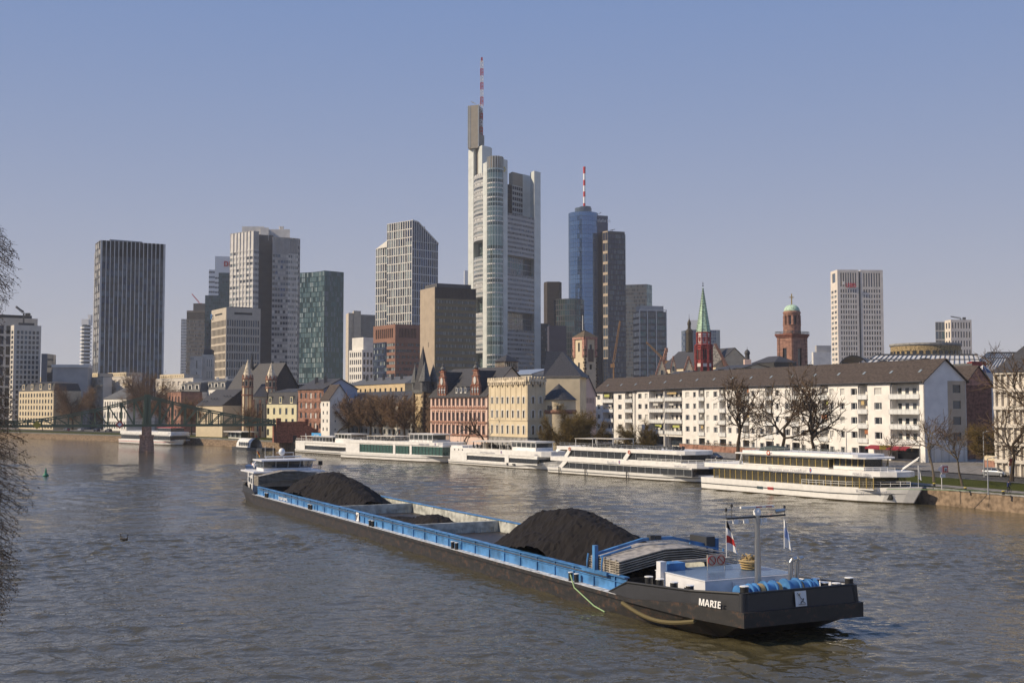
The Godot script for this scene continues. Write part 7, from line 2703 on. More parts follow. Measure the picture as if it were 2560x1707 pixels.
	for k in [-1.6, -0.25, 1.65]:
		s = sh()
		s.tube(v3(2.6, 2.75, k), v3(2.6, 2.75, k + 0.35), 0.5, 0.5, 14)
		part("rope_drum", s, M.rope, t, 0.5)
	# name, crest board, draught marks
	label_text(t, "name_lettering", "MARIE", 0.44, v3(2.5, 2.28, -5.33), v3(-1, 0, 0.235), M.white_paint, 0.03, true).rotate_object_local(v3(1, 0, 0), -0.08)
	var cb := sh()
	cb.quad(v3(0.0, 2.12, -0.66), v3(0.1, 3.05, -0.66), v3(0.1, 3.05, 0.22), v3(0.0, 2.12, 0.22))
	var crest := part("crest_board", cb, M.signal_white, t)
	crest.position.x = -0.03
	cb = sh()
	for k in [[[2.95, -0.5], [2.8, -0.4]], [[2.95, -0.3], [2.8, -0.36]], [[2.8, -0.4], [2.7, -0.3]], [[2.68, -0.32], [2.5, -0.1]], [[2.6, -0.05], [2.4, -0.15]], [[2.45, -0.2], [2.3, -0.3]], [[2.4, -0.1], [2.28, 0.1]], [[2.26, -0.45], [2.22, 0.1]]]:
		var p := v3(-0.06 + 0.11 * (k[0][0] - 2.12), k[0][0], k[0][1])
		var q := v3(-0.06 + 0.11 * (k[1][0] - 2.12), k[1][0], k[1][1])
		cb.bar(p, q, 0.05, 0.02)
	part("crest_figure", cb, M.black, crest)
	# sign with two prohibition rings
	var sg := Node3D.new()
	sg.name = "prohibition_sign"
	t.add_child(sg, true)
	slab("board", grain("sign_cream", lin(0.62, 0.50, 0.38), "soft", 0.5), sg, v3(9.0, 3.5, -0.85), v3(0.05, 0, 0), UP3 * 0.8, v3(0, 0, 1.5))
	for k in [-0.48, 0.28]:
		s = sh()
		for i in 18:
			var a0 := TAU * i / 18
			var a1 := TAU * (i + 1) / 18
			s.bar(v3(8.97, 3.9 + sin(a0) * 0.3, k + cos(a0) * 0.3), v3(8.97, 3.9 + sin(a1) * 0.3, k + cos(a1) * 0.3), 0.06, 0.03)
		s.bar(v3(8.97, 4.1, k - 0.2), v3(8.97, 3.7, k + 0.2), 0.05, 0.03)
		part("ring", s, M.red, sg)
	for k in [-0.82, 0.62]:
		slab("leg", M.grey_metal, sg, v3(9.02, 3.22, k), v3(0.04, 0, 0), UP3 * 0.3, v3(0, 0, 0.04))
	# basket of rope on the roof
	s = sh()
	for k in 4:
		s.lathe(v3(8.2, 3.25 + k * 0.17, 2.1), [v2(0.5 + k * 0.05, 0), v2(0.62 + k * 0.05, 0.06), v2(0.5 + k * 0.05, 0.14)], 14)
	for k in 12:
		var a := k * 1.7
		s.tube(v3(8.2 + cos(a) * 0.5, 3.85, 2.1 + sin(a) * 0.55), v3(8.2 - cos(a + 0.8) * 0.5, 4.0 + 0.03 * k, 2.1 - sin(a + 0.5) * 0.5), 0.05, 0.05, 5)
	part("rope_basket", s, M.rope, t)
	# side sign, mooring rope hanging along the hull
	slab("side_sign", M.signal_white, t, v3(70.0, 1.5, -5.34), v3(0.9, 0, 0), UP3 * 0.95, v3(0, 0, 0.05))
	s = sh()
	s.bar(v3(70.2, 2.3, -5.36), v3(70.7, 1.65, -5.36), 0.1, 0.02)
	s.bar(v3(70.7, 2.2, -5.36), v3(70.5, 1.7, -5.36), 0.1, 0.02)
	part("side_sign_mark", s, M.dark_metal, t)
	label_text(t, "side_lettering", "DE KAAP  MEPPEL", 0.42, v3(102.5, 1.75, -5.29), v3(-1, 0, 0), M.white_paint, 0.02, true)
	s = sh()
	s.path([v3(19.7, 1.9, -5.7), v3(18.6, 1.1, -5.98), v3(15.5, 0.25, -6.1), v3(14.0, 0.05, -6.1)], 0.055, 5)
	part("trailing_line", s, M.rope_green, t)
	s = sh()
	var rp := []
	for k in 13:
		var f := k / 12.0
		rp.append(v3(11.8 - f * 8.0, 1.0 - sin(f * PI) * 0.55, -6.0 + f * f * 0.45))
	s.path(rp, 0.14, 6)
	part("fender_rope", s, grain("old_rope", lin(0.16, 0.13, 0.065), "fine", 1.2), t)
	# --- stern: bulwark, cabin, wheelhouse
	s = sh()
	var sb0 := []
	var sb1 := []
	for e in [[116.5, 5.75, 1.5], [118.5, 5.75, 2.2], [124.0, 5.35, 2.25], [127.5, 4.95, 2.3], [132.0, 3.2, 2.4], [133.5, 0.0, 2.45]]:
		sb0.append(v3(e[0], 1.36, -e[1]))
		sb1.append(v3(e[0], e[2], -e[1]))
	for i in range(4, -1, -1):
		sb0.append(v3(sb0[i].x, 1.36, -sb0[i].z))
		sb1.append(v3(sb1[i].x, sb1[i].y, -sb1[i].z))
	loft(s, sb0, sb1)
	part("stern_bulwark", s, M.bow_grey, t)
	s = sh()
	s.prism([v2(121.0, 5.0), v2(121.0, -5.0), v2(130.0, -3.6), v2(131.0, 0), v2(130.0, 3.6)], 1.4, 4.35)
	part("cabin", s, M.box_white, t)
	s = sh()
	s.block(v3(119.9, 4.36, -5.15), v3(8.4, 0, 0), UP3 * 0.22, v3(0, 0, 11.2))
	s.block(v3(128.3, 4.36, -3.9), v3(2.6, 0, 0), UP3 * 0.14, v3(0, 0, 7.8))
	part("cabin_roof", s, M.box_white, t)
	for k in [122.2, 125.0, 126.6]:
		slab("window", M.glass_dark, t, v3(k, 2.75, -5.06 + (k - 121.0) * 0.155), v3(0.5, 0, 0), UP3 * 0.75, v3(0, 0, 0.06))
	slab("vent_grille", M.dark_brown, t, v3(123.4, 1.9, -4.8), v3(0.9, 0, 0.14), UP3 * 0.65, v3(0, 0, 0.1))
	var wh := Node3D.new()
	wh.name = "wheelhouse"
	t.add_child(wh, true)
	s = sh()
	s.block(v3(121.6, 4.58, -3.2), v3(4.4, 0, 0), UP3 * 0.42, v3(0, 0, 7.6))
	part("lower_wall", s, M.box_white, wh)
	s = sh()
	s.block(v3(120.9, 6.08, -3.7), v3(5.6, 0, 0), UP3 * 0.2, v3(0, 0, 8.6))
	part("roof", s, M.box_white, wh)
	s = sh()
	for k in 5:
		s.bar(v3(121.65, 5.0, -3.15 + k * 1.875), v3(121.25, 6.08, -3.3 + k * 1.95), 0.1, 0.1)
	for z in [-3.15, 4.35]:
		for x in [123.6, 125.95]:
			s.bar(v3(x, 5.0, z), v3(x, 6.08, z * 1.03), 0.1, 0.1)
	part("pillars", s, M.grey_metal, wh)
	for k in 4:
		var p := sh()
		var z0 := -3.1 + k * 1.875
		p.quad(v3(121.66, 5.0, z0), v3(121.3, 6.08, z0 - 0.05), v3(121.3, 6.08, z0 + 1.82), v3(121.66, 5.0, z0 + 1.8))
		part("pane", p, M.clear_pane, wh)
	for z in [-3.18, 4.38]:
		var p := sh()
		p.quad(v3(121.7, 5.0, z), v3(121.4, 6.08, z), v3(125.9, 6.08, z), v3(125.9, 5.0, z))
		part("pane", p, M.clear_pane, wh)
	s = sh()
	s.box(v3(122.6, 5.1, 0.8), v3(0.8, 0.5, 3.2))
	s.box(v3(125.7, 5.5, 0.6), v3(0.1, 1.0, 7.2))
	part("console", s, M.dark_brown, wh)
	var rd := Node3D.new()
	rd.name = "antenna_rack"
	t.add_child(rd, true)
	s = sh()
	s.bar(v3(122.5, 6.75, -2.8), v3(122.5, 6.75, 3.0), 0.14, 0.14)
	for z in [-2.6, 0.2, 2.9]:
		s.bar(v3(122.5, 6.28, z), v3(122.5, 6.75, z), 0.08, 0.08)
	s.bar(v3(122.3, 7.35, -1.0), v3(122.3, 7.35, 1.7), 0.12, 0.1)
	for z in [-1.5, -2.75, 1.7]:
		s.tube(v3(122.5, 6.8, z), v3(122.5, 8.4 if z < 0 else 7.3, z), 0.03, 0.02, 5)
	part("frame", s, M.white_paint, rd)
	s = sh()
	var dome := []
	for i in 9:
		dome.append(v2(sin(PI * i / 8) * 0.5, -cos(PI * i / 8) * 0.58))
	s.lathe(v3(122.6, 7.45, -0.1), dome, 14)
	part("radome", s, M.white_paint, rd, 0.3)
	bollard_pair(t, 131.2, -2.9, 1.9, 1.1)
	s = sh()
	s.bar(v3(120.3, 4.6, 5.4), v3(120.3, 5.6, 5.4), 0.06, 0.06)
	s.box(v3(120.3, 5.7, 5.4), v3(0.3, 0.7, 0.6))
	part("side_lamp_board", s, M.black, t)
	# things carried: flags, car, dinghy, bicycle
	var bt := t.transform
	flag("german_flag", "black red and gold flag at the stern of the barge", bt * v3(127.0, 4.6, -2.9), 3.2, 1.3, 0.55, [M.black, M.red, M.yellow_flag], 0.6, false)
	flag("striped_flag", "black white and red flag hanging from the barge mast", bt * v3(4.3, 4.75, -2.7), 2.45, 0.75, 1.9, [M.black, M.signal_white, M.red, M.signal_white], 0.9, true)
	flag("white_pennant", "narrow white flag with blue lettering hanging from the mast arm", bt * v3(4.3, 5.1, 2.0), 2.05, 0.5, 1.9, [M.signal_white, M.pale_blue_cloth, M.signal_white], 0.9, true)
	var car := make_car("car", "white car parked on the stern roof of the barge", M.white_paint)
	car.transform = bt * Transform3D(Basis(UP3, -0.5 * PI), v3(128.6, 4.5, -1.2))
	bicycle("bicycle", "dark bicycle standing on the bow deck of the barge", bt * Transform3D(Basis(UP3, PI / 2), v3(4.35, 1.43, -2.7)))
	var dg := thing("dinghy", "small dark blue covered dinghy on the stern of the barge", "boat")
	dg.transform = bt * Transform3D(Basis(UP3, 0.2), v3(129.4, 4.5, -3.0))
	s = sh()
	var d0 := outline([[-1.6, 0.05], [-1.2, 0.35], [-0.4, 0.55], [1.2, 0.55], [1.5, 0.4], [1.55, 0.0]], 0.0)
	var d1 := outline([[-1.9, 0.05], [-1.4, 0.5], [-0.4, 0.72], [1.2, 0.72], [1.6, 0.55], [1.65, 0.0]], 0.55)
	loft(s, d0, d1)
	part("hull", s, mat("dinghy_blue", lin(0.03, 0.06, 0.14), 0.4), dg)
	s = sh()
	for i in d1.size() / 2 - 1:
		var l: Vector3 = d1[i]
		var r: Vector3 = d1[d1.size() - 1 - i]
		var l2: Vector3 = d1[i + 1]
		var r2: Vector3 = d1[d1.size() - 2 - i]
		s.quad(l, (l + r) / 2 + UP3 * 0.2, (l2 + r2) / 2 + UP3 * 0.2, l2)
		s.quad(r, (l + r) / 2 + UP3 * 0.2, (l2 + r2) / 2 + UP3 * 0.2, r2)
	part("cover", s, M.dinghy_blue, dg)

func flag(called: String, label: String, foot: Vector3, pole: float, w: float, h: float, stripes: Array, droop: float, hung: bool) -> void:
	var t := thing(called, label, "flag", foot)
	var s := sh()
	s.tube(Vector3.ZERO, v3(0, pole, 0), 0.025, 0.02, 6)
	part("pole", s, M.white_paint, t)
	var n := stripes.size()
	for k in n:
		s = sh()
		for i in 6:
			var f0 := i / 6.0
			var f1 := (i + 1) / 6.0
			var P := func(f: float, v: float) -> Vector3:
				if hung:
					# hangs down its pole and swings away at the foot
					return v3(f * w * (0.25 + 0.75 * v) , pole - 0.05 - v * h - f * f * 0.35 * droop, sin(f * 7.0 + v * 2.0) * 0.08)
				return v3(f * w * 0.35, pole - 0.05 - v * h - f * w * droop, sin(f * 8.0) * 0.07)
			var v0 := k / float(n)
			var v1 := (k + 1) / float(n)
			s.quad(P.call(f0, v0), P.call(f1, v0), P.call(f1, v1), P.call(f0, v1))
		part("stripe", s, stripes[k], t)

func bicycle(called: String, label: String, at: Transform3D) -> Node3D:
	var t := thing(called, label, "bicycle")
	t.transform = at
	for x in [-0.52, 0.52]:
		var w := Node3D.new()
		w.name = "wheel"
		t.add_child(w, true)
		var s := sh()
		for i in 16:
			var a := TAU * i / 16
			var b := TAU * (i + 1) / 16
			s.tube(v3(x + cos(a) * 0.33, 0.34 + sin(a) * 0.33, 0), v3(x + cos(b) * 0.33, 0.34 + sin(b) * 0.33, 0), 0.025, 0.025, 5)
		part("tyre", s, M.black, w)
		s = sh()
		for i in 8:
			var a := TAU * i / 8
			s.tube(v3(x, 0.34, 0), v3(x + cos(a) * 0.32, 0.34 + sin(a) * 0.32, 0), 0.006, 0.006, 3)
		part("spokes", s, M.steel, w)
	var f := sh()
	for k in [[v3(-0.52, 0.34, 0), v3(-0.08, 0.32, 0)], [v3(-0.08, 0.32, 0), v3(-0.2, 0.85, 0)], [v3(-0.52, 0.34, 0), v3(-0.18, 0.78, 0)], [v3(-0.18, 0.78, 0), v3(0.36, 0.82, 0)], [v3(-0.08, 0.32, 0), v3(0.38, 0.74, 0)], [v3(0.34, 0.95, 0), v3(0.52, 0.34, 0)]]:
		f.tube(k[0], k[1], 0.022, 0.022, 6)
	part("frame", f, M.dark_metal, t)
	f = sh()
	f.tube(v3(0.32, 1.0, -0.28), v3(0.32, 1.0, 0.28), 0.018, 0.018, 6)
	f.tube(v3(0.34, 0.92, 0), v3(0.32, 1.0, 0), 0.02, 0.02, 6)
	part("handlebar", f, M.black, t)
	f = sh()
	f.box(v3(-0.22, 0.9, 0), v3(0.26, 0.05, 0.14))
	part("saddle", f, M.black, t)
	return t

# ------------------------------------------------------------------ cars
func make_car(called: String, label: String, paint: Material, group := "cars on the riverside road") -> Node3D:
	# hatchback, length along x, 4.0 m; wheels on y = 0
	var t := thing(called, label, "car", Vector3.ZERO, 0.0, group)
	var prof := [[-1.98, 0.42, 0.80], [-1.9, 0.3, 0.98], [-1.0, 0.22, 1.02], [0.55, 0.22, 1.0], [1.5, 0.22, 0.88], [1.92, 0.28, 0.7], [2.02, 0.36, 0.55]]
	var s := sh()
	var wid := [0.70, 0.80, 0.84, 0.84, 0.82, 0.76, 0.62]
	var rings := []
	for i in prof.size():
		var p: Array = prof[i]
		var w: float = wid[i]
		rings.append([v3(p[0], p[1], -w * 0.92), v3(p[0], (p[1] + p[2]) * 0.5, -w), v3(p[0], p[2] - 0.06, -w * 0.97), v3(p[0], p[2], -w * 0.86), v3(p[0], p[2], w * 0.86), v3(p[0], p[2] - 0.06, w * 0.97), v3(p[0], (p[1] + p[2]) * 0.5, w), v3(p[0], p[1], w * 0.92), v3(p[0], p[1], -w * 0.92)])
	for i in rings.size() - 1:
		loft(s, rings[i], rings[i + 1])
	for r in [rings[0], rings[rings.size() - 1]]:
		for k in range(1, 7):
			s.tri(r[0], r[k], r[k + 1])
	part("body", s, paint, t, 0.6)
	# cabin: glass with roof and pillars
	var g0 := [v3(-1.88, 0.99, -0.74), v3(1.0, 0.95, -0.76), v3(1.0, 0.95, 0.76), v3(-1.88, 0.99, 0.74)]
	var g1 := [v3(-1.5, 1.42, -0.58), v3(0.2, 1.44, -0.6), v3(0.2, 1.44, 0.6), v3(-1.5, 1.42, 0.58)]
	for k in 4:
		s = sh()
		var j := (k + 1) % 4
		s.quad(g0[k], g1[k], g1[j], g0[j])
		part(["side_window", "windscreen", "side_window", "rear_window"][k], s, M.glass_dark, t)
	s = sh()
	s.quad(g1[0] + UP3 * 0.02, g1[1] + UP3 * 0.02, g1[2] + UP3 * 0.02, g1[3] + UP3 * 0.02)
	for k in 4:
		s.bar(g0[k], g1[k] + UP3 * 0.02, 0.09, 0.09)
		s.bar(g1[k] + UP3 * 0.01, g1[(k + 1) % 4] + UP3 * 0.01, 0.08, 0.07)
	for z in [-1, 1]:
		s.bar(v3(-0.35, 0.99, 0.75 * z), v3(-0.4, 1.43, 0.6 * z), 0.08, 0.05)
	part("roof", s, paint, t)
	for x in [-1.25, 1.28]:
		for z in [-0.76, 0.76]:
			var w := Node3D.new()
			w.name = "wheel"
			t.add_child(w, true)
			s = sh()
			s.tube(v3(x, 0.31, z - 0.1), v3(x, 0.31, z + 0.1), 0.31, 0.31, 16)
			part("tyre", s, M.black, w, 0.5)
			s = sh()
			var zo: float = z + 0.105 * signf(z)
			s.tube(v3(x, 0.31, zo - 0.01), v3(x, 0.31, zo + 0.01), 0.19, 0.19, 12)
			part("rim", s, M.grey_metal, w)
	for z in [-0.55, 0.55]:
		s = sh()
		s.box(v3(1.93, 0.62, z), v3(0.16, 0.13, 0.3))
		part("headlight", s, M.glass_pale, t)
		s = sh()
		s.box(v3(-1.93, 0.82, z * 1.15), v3(0.12, 0.2, 0.16))
		part("tail_light", s, M.red, t)
	return t

func rust_tex(size: int, share: float) -> ImageTexture:
	# worn black paint: dull grey patches, scrapes and rust
	var n := FastNoiseLite.new()
	n.seed = 61
	n.frequency = 0.02
	n.fractal_octaves = 5
	var a := n.get_seamless_image(size, size)
	n.seed = 62
	n.frequency = 0.05
	var b := n.get_seamless_image(size, size)
	var im := Image.create(size, size, false, Image.FORMAT_RGB8)
	for y in size:
		for x in size:
			var p := a.get_pixel(x, y).r
			var q := b.get_pixel((x * 3) % size, y).r
			var c := lin(0.014, 0.0135, 0.013).lerp(lin(0.035, 0.033, 0.032), p)
			if p > share and q > 0.5:
				c = c.lerp(lin(0.14, 0.062, 0.03), clampf((p - share) * 6.0, 0.0, 0.8))
			if q > 0.8:
				c = c.lerp(lin(0.12, 0.115, 0.11), clampf((q - 0.8) * 4.0, 0.0, 0.6))
			im.set_pixel(x, y, c)
	return ImageTexture.create_from_image(im)

# ------------------------------------------------------------------ white excursion boats at the quay
func boat_frame(p0: Vector2, p1: Vector2) -> Transform3D:
	var u := (p1 - p0).normalized()
	var x := w3(u, 0)
	return Transform3D(Basis(x, UP3, x.cross(UP3)), w3(p0, 0))

func boat_hull(t: Node3D, L: float, beam: float, deck: float, rise: float, tip: float, stripe: Material) -> void:
	# stern square at x = 0, bow pointed at x = L; river side is z = 0, quay side z = -beam
	var c := -beam / 2
	var ring := func(y: float, grow: float, bow: float) -> Array:
		var r := []
		var half := [[0.0, 0.86], [0.6, 0.95], [L * 0.12, 1.0], [L * 0.70, 1.0], [L * 0.82, 0.9], [L * 0.91, 0.62], [L * 0.97, 0.26], [L, 0.03]]
		for h in half:
			var f: float = maxf(0.0, (h[0] - L * 0.7) / (L * 0.3))
			r.append(v3(h[0] + bow * f, y + rise * f * f * (1.0 if grow > 0.97 else 0.0), c + beam / 2 * h[1] * grow))
		for i in range(half.size() - 1, -1, -1):
			var h2: Array = half[i]
			var f2: float = maxf(0.0, (h2[0] - L * 0.7) / (L * 0.3))
			r.append(v3(h2[0] + bow * f2, y + rise * f2 * f2 * (1.0 if grow > 0.97 else 0.0), c - beam / 2 * h2[1] * grow))
		r.append(r[0])
		return r
	var r0: Array = ring.call(-0.5, 0.90, 0.0)
	var r1: Array = ring.call(0.16, 0.955, tip * 0.1)
	var r2: Array = ring.call(0.32, 0.962, tip * 0.15)
	var r3: Array = ring.call(deck, 1.0, tip)
	var s := sh()
	loft(s, r0, r1)
	part("boot_top", s, M.boot_top, t)
	s = sh()
	loft(s, r1, r2)
	loft(s, r2, r3)
	var n := r3.size() - 1
	for i in n / 2 - 1:
		s.quad(r3[i], r3[i + 1], r3[n - 2 - i], r3[n - 1 - i])
	part("hull", s, M.boat_white, t)
	s = sh()
	var r4: Array = ring.call(deck * 0.52, 0.985, tip * 0.5)
	for i in n:
		s.bar(r4[i] + v3(0, 0, 0.02), r4[i + 1] + v3(0, 0, 0.02), 0.12, 0.1)
	part("rubbing_strip", s, stripe, t)

func saloon(t: Node3D, called: String, x0: float, x1: float, y0: float, y1: float, z0: float, z1: float, wy0: float, wy1: float, n: int, pane: Material, post: Material, slant := 0.0, gap := 0.12) -> void:
	# glazed deckhouse: sill wall, row of panes with posts between, head band; z0 river side, z1 quay side
	var o := Node3D.new()
	o.name = called
	t.add_child(o, true)
	var s := sh()
	for e in [[y0, wy0], [wy1, y1]]:
		if e[1] - e[0] > 0.02:
			s.block(v3(x0, e[0], z1), v3(x1 - x0, 0, 0), UP3 * (e[1] - e[0]), v3(0, 0, z0 - z1))
	part("wall", s, M.boat_white, o)
	s = sh()
	s.block(v3(x0 + 0.6, wy0 - 0.02, z1 + 0.9), v3(x1 - x0 - 1.2, 0, 0), UP3 * (wy1 - wy0 + 0.04), v3(0, 0, z0 - z1 - 1.8))
	part("interior", s, M.boat_inside, o)
	for side in [[z0, 1.0], [z1, -1.0]]:
		for k in n:
			var a := x0 + (x1 - x0) * k / n
			var b := x0 + (x1 - x0) * (k + 1) / n
			var p := sh()
			var zz: float = side[0] - 0.05 * side[1]
			p.quad(v3(a + gap, wy0, zz), v3(a + gap + slant, wy1, zz), v3(b + slant * 0.0, wy1, zz), v3(b, wy0, zz))
			if side[1] > 0 or k % 3 == 0:
				part("window", p, pane, o)
		s = sh()
		for k in n + 1:
			var a := x0 + (x1 - x0) * k / n
			s.bar(v3(a, wy0, side[0] - 0.06 * side[1]), v3(a, wy1, side[0] - 0.06 * side[1]), gap, gap)
		part("posts", s, post, o)
	for x in [x0 + 0.03, x1 - 0.03]:
		var p := sh()
		p.quad(v3(x, wy0, z0 - 0.1), v3(x, wy1, z0 - 0.1), v3(x, wy1, z1 + 0.1), v3(x, wy0, z1 + 0.1))
		part("end_window", p, pane, o)

func railing(t: Node3D, pts: Array, h: float, step: float, m: Material, called := "railing") -> void:
	var s := sh()
	for i in pts.size() - 1:
		var a: Vector3 = pts[i]
		var b: Vector3 = pts[i + 1]
		for f in [1.0, 0.55]:
			s.bar(a + UP3 * h * f, b + UP3 * h * f, 0.05, 0.05)
		var n := maxi(1, int(a.distance_to(b) / step))
		for k in n + 1:
			s.bar(a.lerp(b, k / float(n)), a.lerp(b, k / float(n)) + UP3 * h, 0.045, 0.045)
	part(called, s, m, t)

func life_ring(t: Node3D, at: Vector3) -> void:
	var s := sh()
	for i in 14:
		var a := TAU * i / 14
		var b := TAU * (i + 1) / 14
		s.tube(at + v3(cos(a) * 0.3, sin(a) * 0.3, 0), at + v3(cos(b) * 0.3, sin(b) * 0.3, 0), 0.08, 0.08, 6)
	part("life_ring", s, M.orange, t)

func band(t: Node3D, called: String, x0: float, x1: float, y0: float, y1: float, z0: float, z1: float, m: Material, point := 0.0) -> void:
	# a deck slab with a bulwark, optionally pointed forward
	var s := sh()
	var c := (z0 + z1) / 2
	var h := (z0 - z1) / 2
	var poly := [v2(x0, -(c + h)), v2(x1, -(c + h))]
	if point > 0.0:
		for k in 5:
			var a := PI / 2 - PI * (k + 1) / 6
			poly.append(v2(x1 + point * cos(a), -(c + h * sin(a))))
	poly.append(v2(x1, -(c - h)))
	poly.append(v2(x0, -(c - h)))
	s.prism(poly, y0, y1)
	part(called, s, m, t)

func deck_seats(t: Node3D, x0: float, x1: float, y: float, z0: float, z1: float, n: int) -> void:
	var s := sh()
	for k in n:
		var x := x0 + (x1 - x0) * rng.randf()
		var z := z1 + (z0 - z1) * rng.randf()
		s.box(v3(x, y + 0.72, z), v3(0.7, 0.05, 0.7))
		s.bar(v3(x, y, z), v3(x, y + 0.72, z), 0.08, 0.08)
		for e in [-0.7, 0.7]:
			s.box(v3(x + e, y + 0.45, z), v3(0.42, 0.05, 0.42))
			s.box(v3(x + e * 1.3, y + 0.7, z), v3(0.05, 0.5, 0.42))
			s.bar(v3(x + e, y, z), v3(x + e, y + 0.45, z), 0.3, 0.3)
	part("deck_furniture", s, M.dark_metal, t, 0.0, "stuff")

func emblem(t: Node3D, at: Vector3) -> void:
	var s := sh()
	s.lathe(Vector3.ZERO, [v2(0, 0.02), v2(0.3, 0.02), v2(0.3, 0)], 12)
	var e := part("emblem", s, M.blue_paint, t)
	e.transform = Transform3D(Basis(v3(1, 0, 0), PI / 2) * Basis.from_scale(v3(0.8, 1, 1.3)), at)
	s = sh()
	s.lathe(Vector3.ZERO, [v2(0, 0.035), v2(0.16, 0.035), v2(0.16, 0.02)], 10)
	part("emblem_centre", s, M.orange, e)

func new_boat(label: String, p0: Vector2, p1: Vector2) -> Node3D:
	var t := thing("excursion_boat", label, "boat", Vector3.ZERO, 0.0, "white excursion boats moored at the quay")
	t.transform = boat_frame(p0, p1)
	return t

func build_boats() -> void:
	grain("boat_white", lin(0.80, 0.785, 0.75), "soft", 0.15, 0.35, 0.5)
	grain("boot_top", lin(0.055, 0.042, 0.022), "grime", 0.3)
	mat("boat_inside", lin(0.03, 0.027, 0.022), 0.8)
	mat("brass", lin(0.34, 0.25, 0.08), 0.5)
	mat("orange", lin(0.60, 0.12, 0.03), 0.6)
	mat("canvas", lin(0.55, 0.50, 0.42), 0.9)
	mat("lettering", lin(0.40, 0.40, 0.43), 0.6)
	var fw := v3(1, 0, 0)
	# --- nearest: two glazed decks with brass posts
	var t := new_boat("nearest white excursion boat with two decks of brass framed windows", v2(33, 209.7), v2(56.4, 174.6))
	boat_hull(t, 42.2, 8.2, 2.1, 0.5, 1.8, M.dark_metal)
	saloon(t, "lower_saloon", 3.6, 38.0, 1.9, 4.0, -0.35, -7.9, 2.05, 3.75, 26, M.boat_pane, M.brass)
	band(t, "upper_deck", 1.6, 36.5, 3.95, 4.72, 0.0, -8.2, M.boat_white, 5.2)
	saloon(t, "upper_saloon", 10.4, 29.0, 4.75, 6.5, -0.75, -7.5, 4.9, 6.25, 14, M.boat_pane, M.brass)
	saloon(t, "wheelhouse", 29.6, 35.5, 4.75, 6.6, -1.3, -7.0, 5.2, 6.45, 5, M.clear_pane, M.brass, 0.25)
	band(t, "sun_deck", 9.0, 35.0, 6.5, 6.72, -0.2, -8.0, M.boat_white, 2.8)
	band(t, "sun_deck_bulwark", 10.4, 34.0, 6.72, 7.12, -0.55, -7.7, M.boat_white, 1.2)
	railing(t, [v3(11, 7.12, -0.6), v3(33.5, 7.12, -0.6)], 0.6, 1.5, M.grey_metal, "sun_deck_railing")
	railing(t, [v3(1.8, 4.72, -0.15), v3(10.0, 4.72, -0.15)], 0.55, 1.2, M.white_paint, "aft_railing")
	railing(t, [v3(24, 2.1, -0.12), v3(33, 2.2, -0.15), v3(38.5, 2.42, -1.4), v3(42.5, 2.6, -3.2)], 0.75, 1.3, M.white_paint, "bow_railing")
	railing(t, [v3(30.5, 4.72, -0.2), v3(36.5, 4.72, -0.5), v3(40.4, 4.72, -2.4)], 0.6, 1.0, M.white_paint, "fore_railing")
	var s := sh()
	s.bar(v3(9.8, 4.7, -0.5), v3(10.6, 6.6, -0.5), 0.5, 0.1)
	part("slanting_pillar", s, M.boat_white, t)
	s = sh()
	s.bar(v3(40.5, 5.2, -4.1), v3(43.5, 7.0, -4.1), 0.14, 0.14)
	s.bar(v3(40.5, 4.9, -3.7), v3(43.3, 6.7, -4.1), 0.1, 0.1)
	part("bow_crane", s, M.white_paint, t)
	s = sh()
	s.lathe(v3(14.5, 7.12, -4.0), [v2(2.6, 0.0), v2(2.4, 0.35), v2(1.6, 0.65), v2(0, 0.8)], 16)
	part("covered_canopy", s, mat("canopy_green", lin(0.02, 0.04, 0.03), 0.8), t, 0.3)
	life_ring(t, v3(16.8, 6.85, -0.1))
	label_text(t, "name_lettering", "Wappen von Frankfurt", 0.62, v3(21.0, 4.15, 0.02), fw, M.lettering, 0.02)
	emblem(t, v3(26.0, 4.4, 0.0))
	label_text(t, "name_lettering", "Wappen von Frankfurt", 0.42, v3(37.4, 1.62, -1.05), v3(1, 0, -0.26), M.lettering, 0.02)
	label_text(t, "line_lettering", "PRIMUS-LINIE", 0.38, v3(36.0, 4.2, 0.02), fw, M.lettering, 0.02)
	for k in [[14.2, M.glass_teal], [16.6, M.red]]:
		slab("port_panel", k[1], t, v3(k[0], 0.85, -0.08), v3(1.3, 0, 0), UP3 * 0.4, v3(0, 0, 0.06))
	s = sh()
	s.box(v3(39.6, 1.0, -2.1), v3(0.9, 0.6, 0.4))
	s.tube(v3(39.2, 0.6, -1.95), v3(40.0, 0.6, -2.25), 0.12, 0.12, 6)
	part("anchor", s, M.black, t)
	flag("bow_flag", "narrow white flag on the bow staff of the nearest excursion boat", t.transform * v3(43.2, 2.4, -4.1), 3.4, 0.5, 2.0, [M.signal_white, M.signal_white], 0.8, true)
	# --- second: modern with raked white pillars
	t = new_boat("modern white boat with raked pillars and dark window bands, second from right", v2(7.3, 261), v2(36, 222))
	boat_hull(t, 48.4, 9.0, 1.25, 0.3, 0.6, M.dark_metal)
	var dk = M.boat_pane_dark
	saloon(t, "lower_saloon", 6.0, 45.0, 1.1, 2.75, -0.2, -8.8, 1.15, 2.5, 18, dk, M.grey_metal, 0.0, 0.07)
	band(t, "upper_deck", 1.9, 44.0, 2.75, 3.65, 0.0, -9.0, M.boat_white, 4.0)
	saloon(t, "upper_saloon", 7.6, 42.0, 3.65, 5.25, -0.35, -8.6, 3.78, 5.1, 16, dk, M.grey_metal, 0.0, 0.07)
	band(t, "sun_deck", 4.0, 41.0, 5.2, 5.95, -0.1, -8.9, M.boat_white, 3.4)
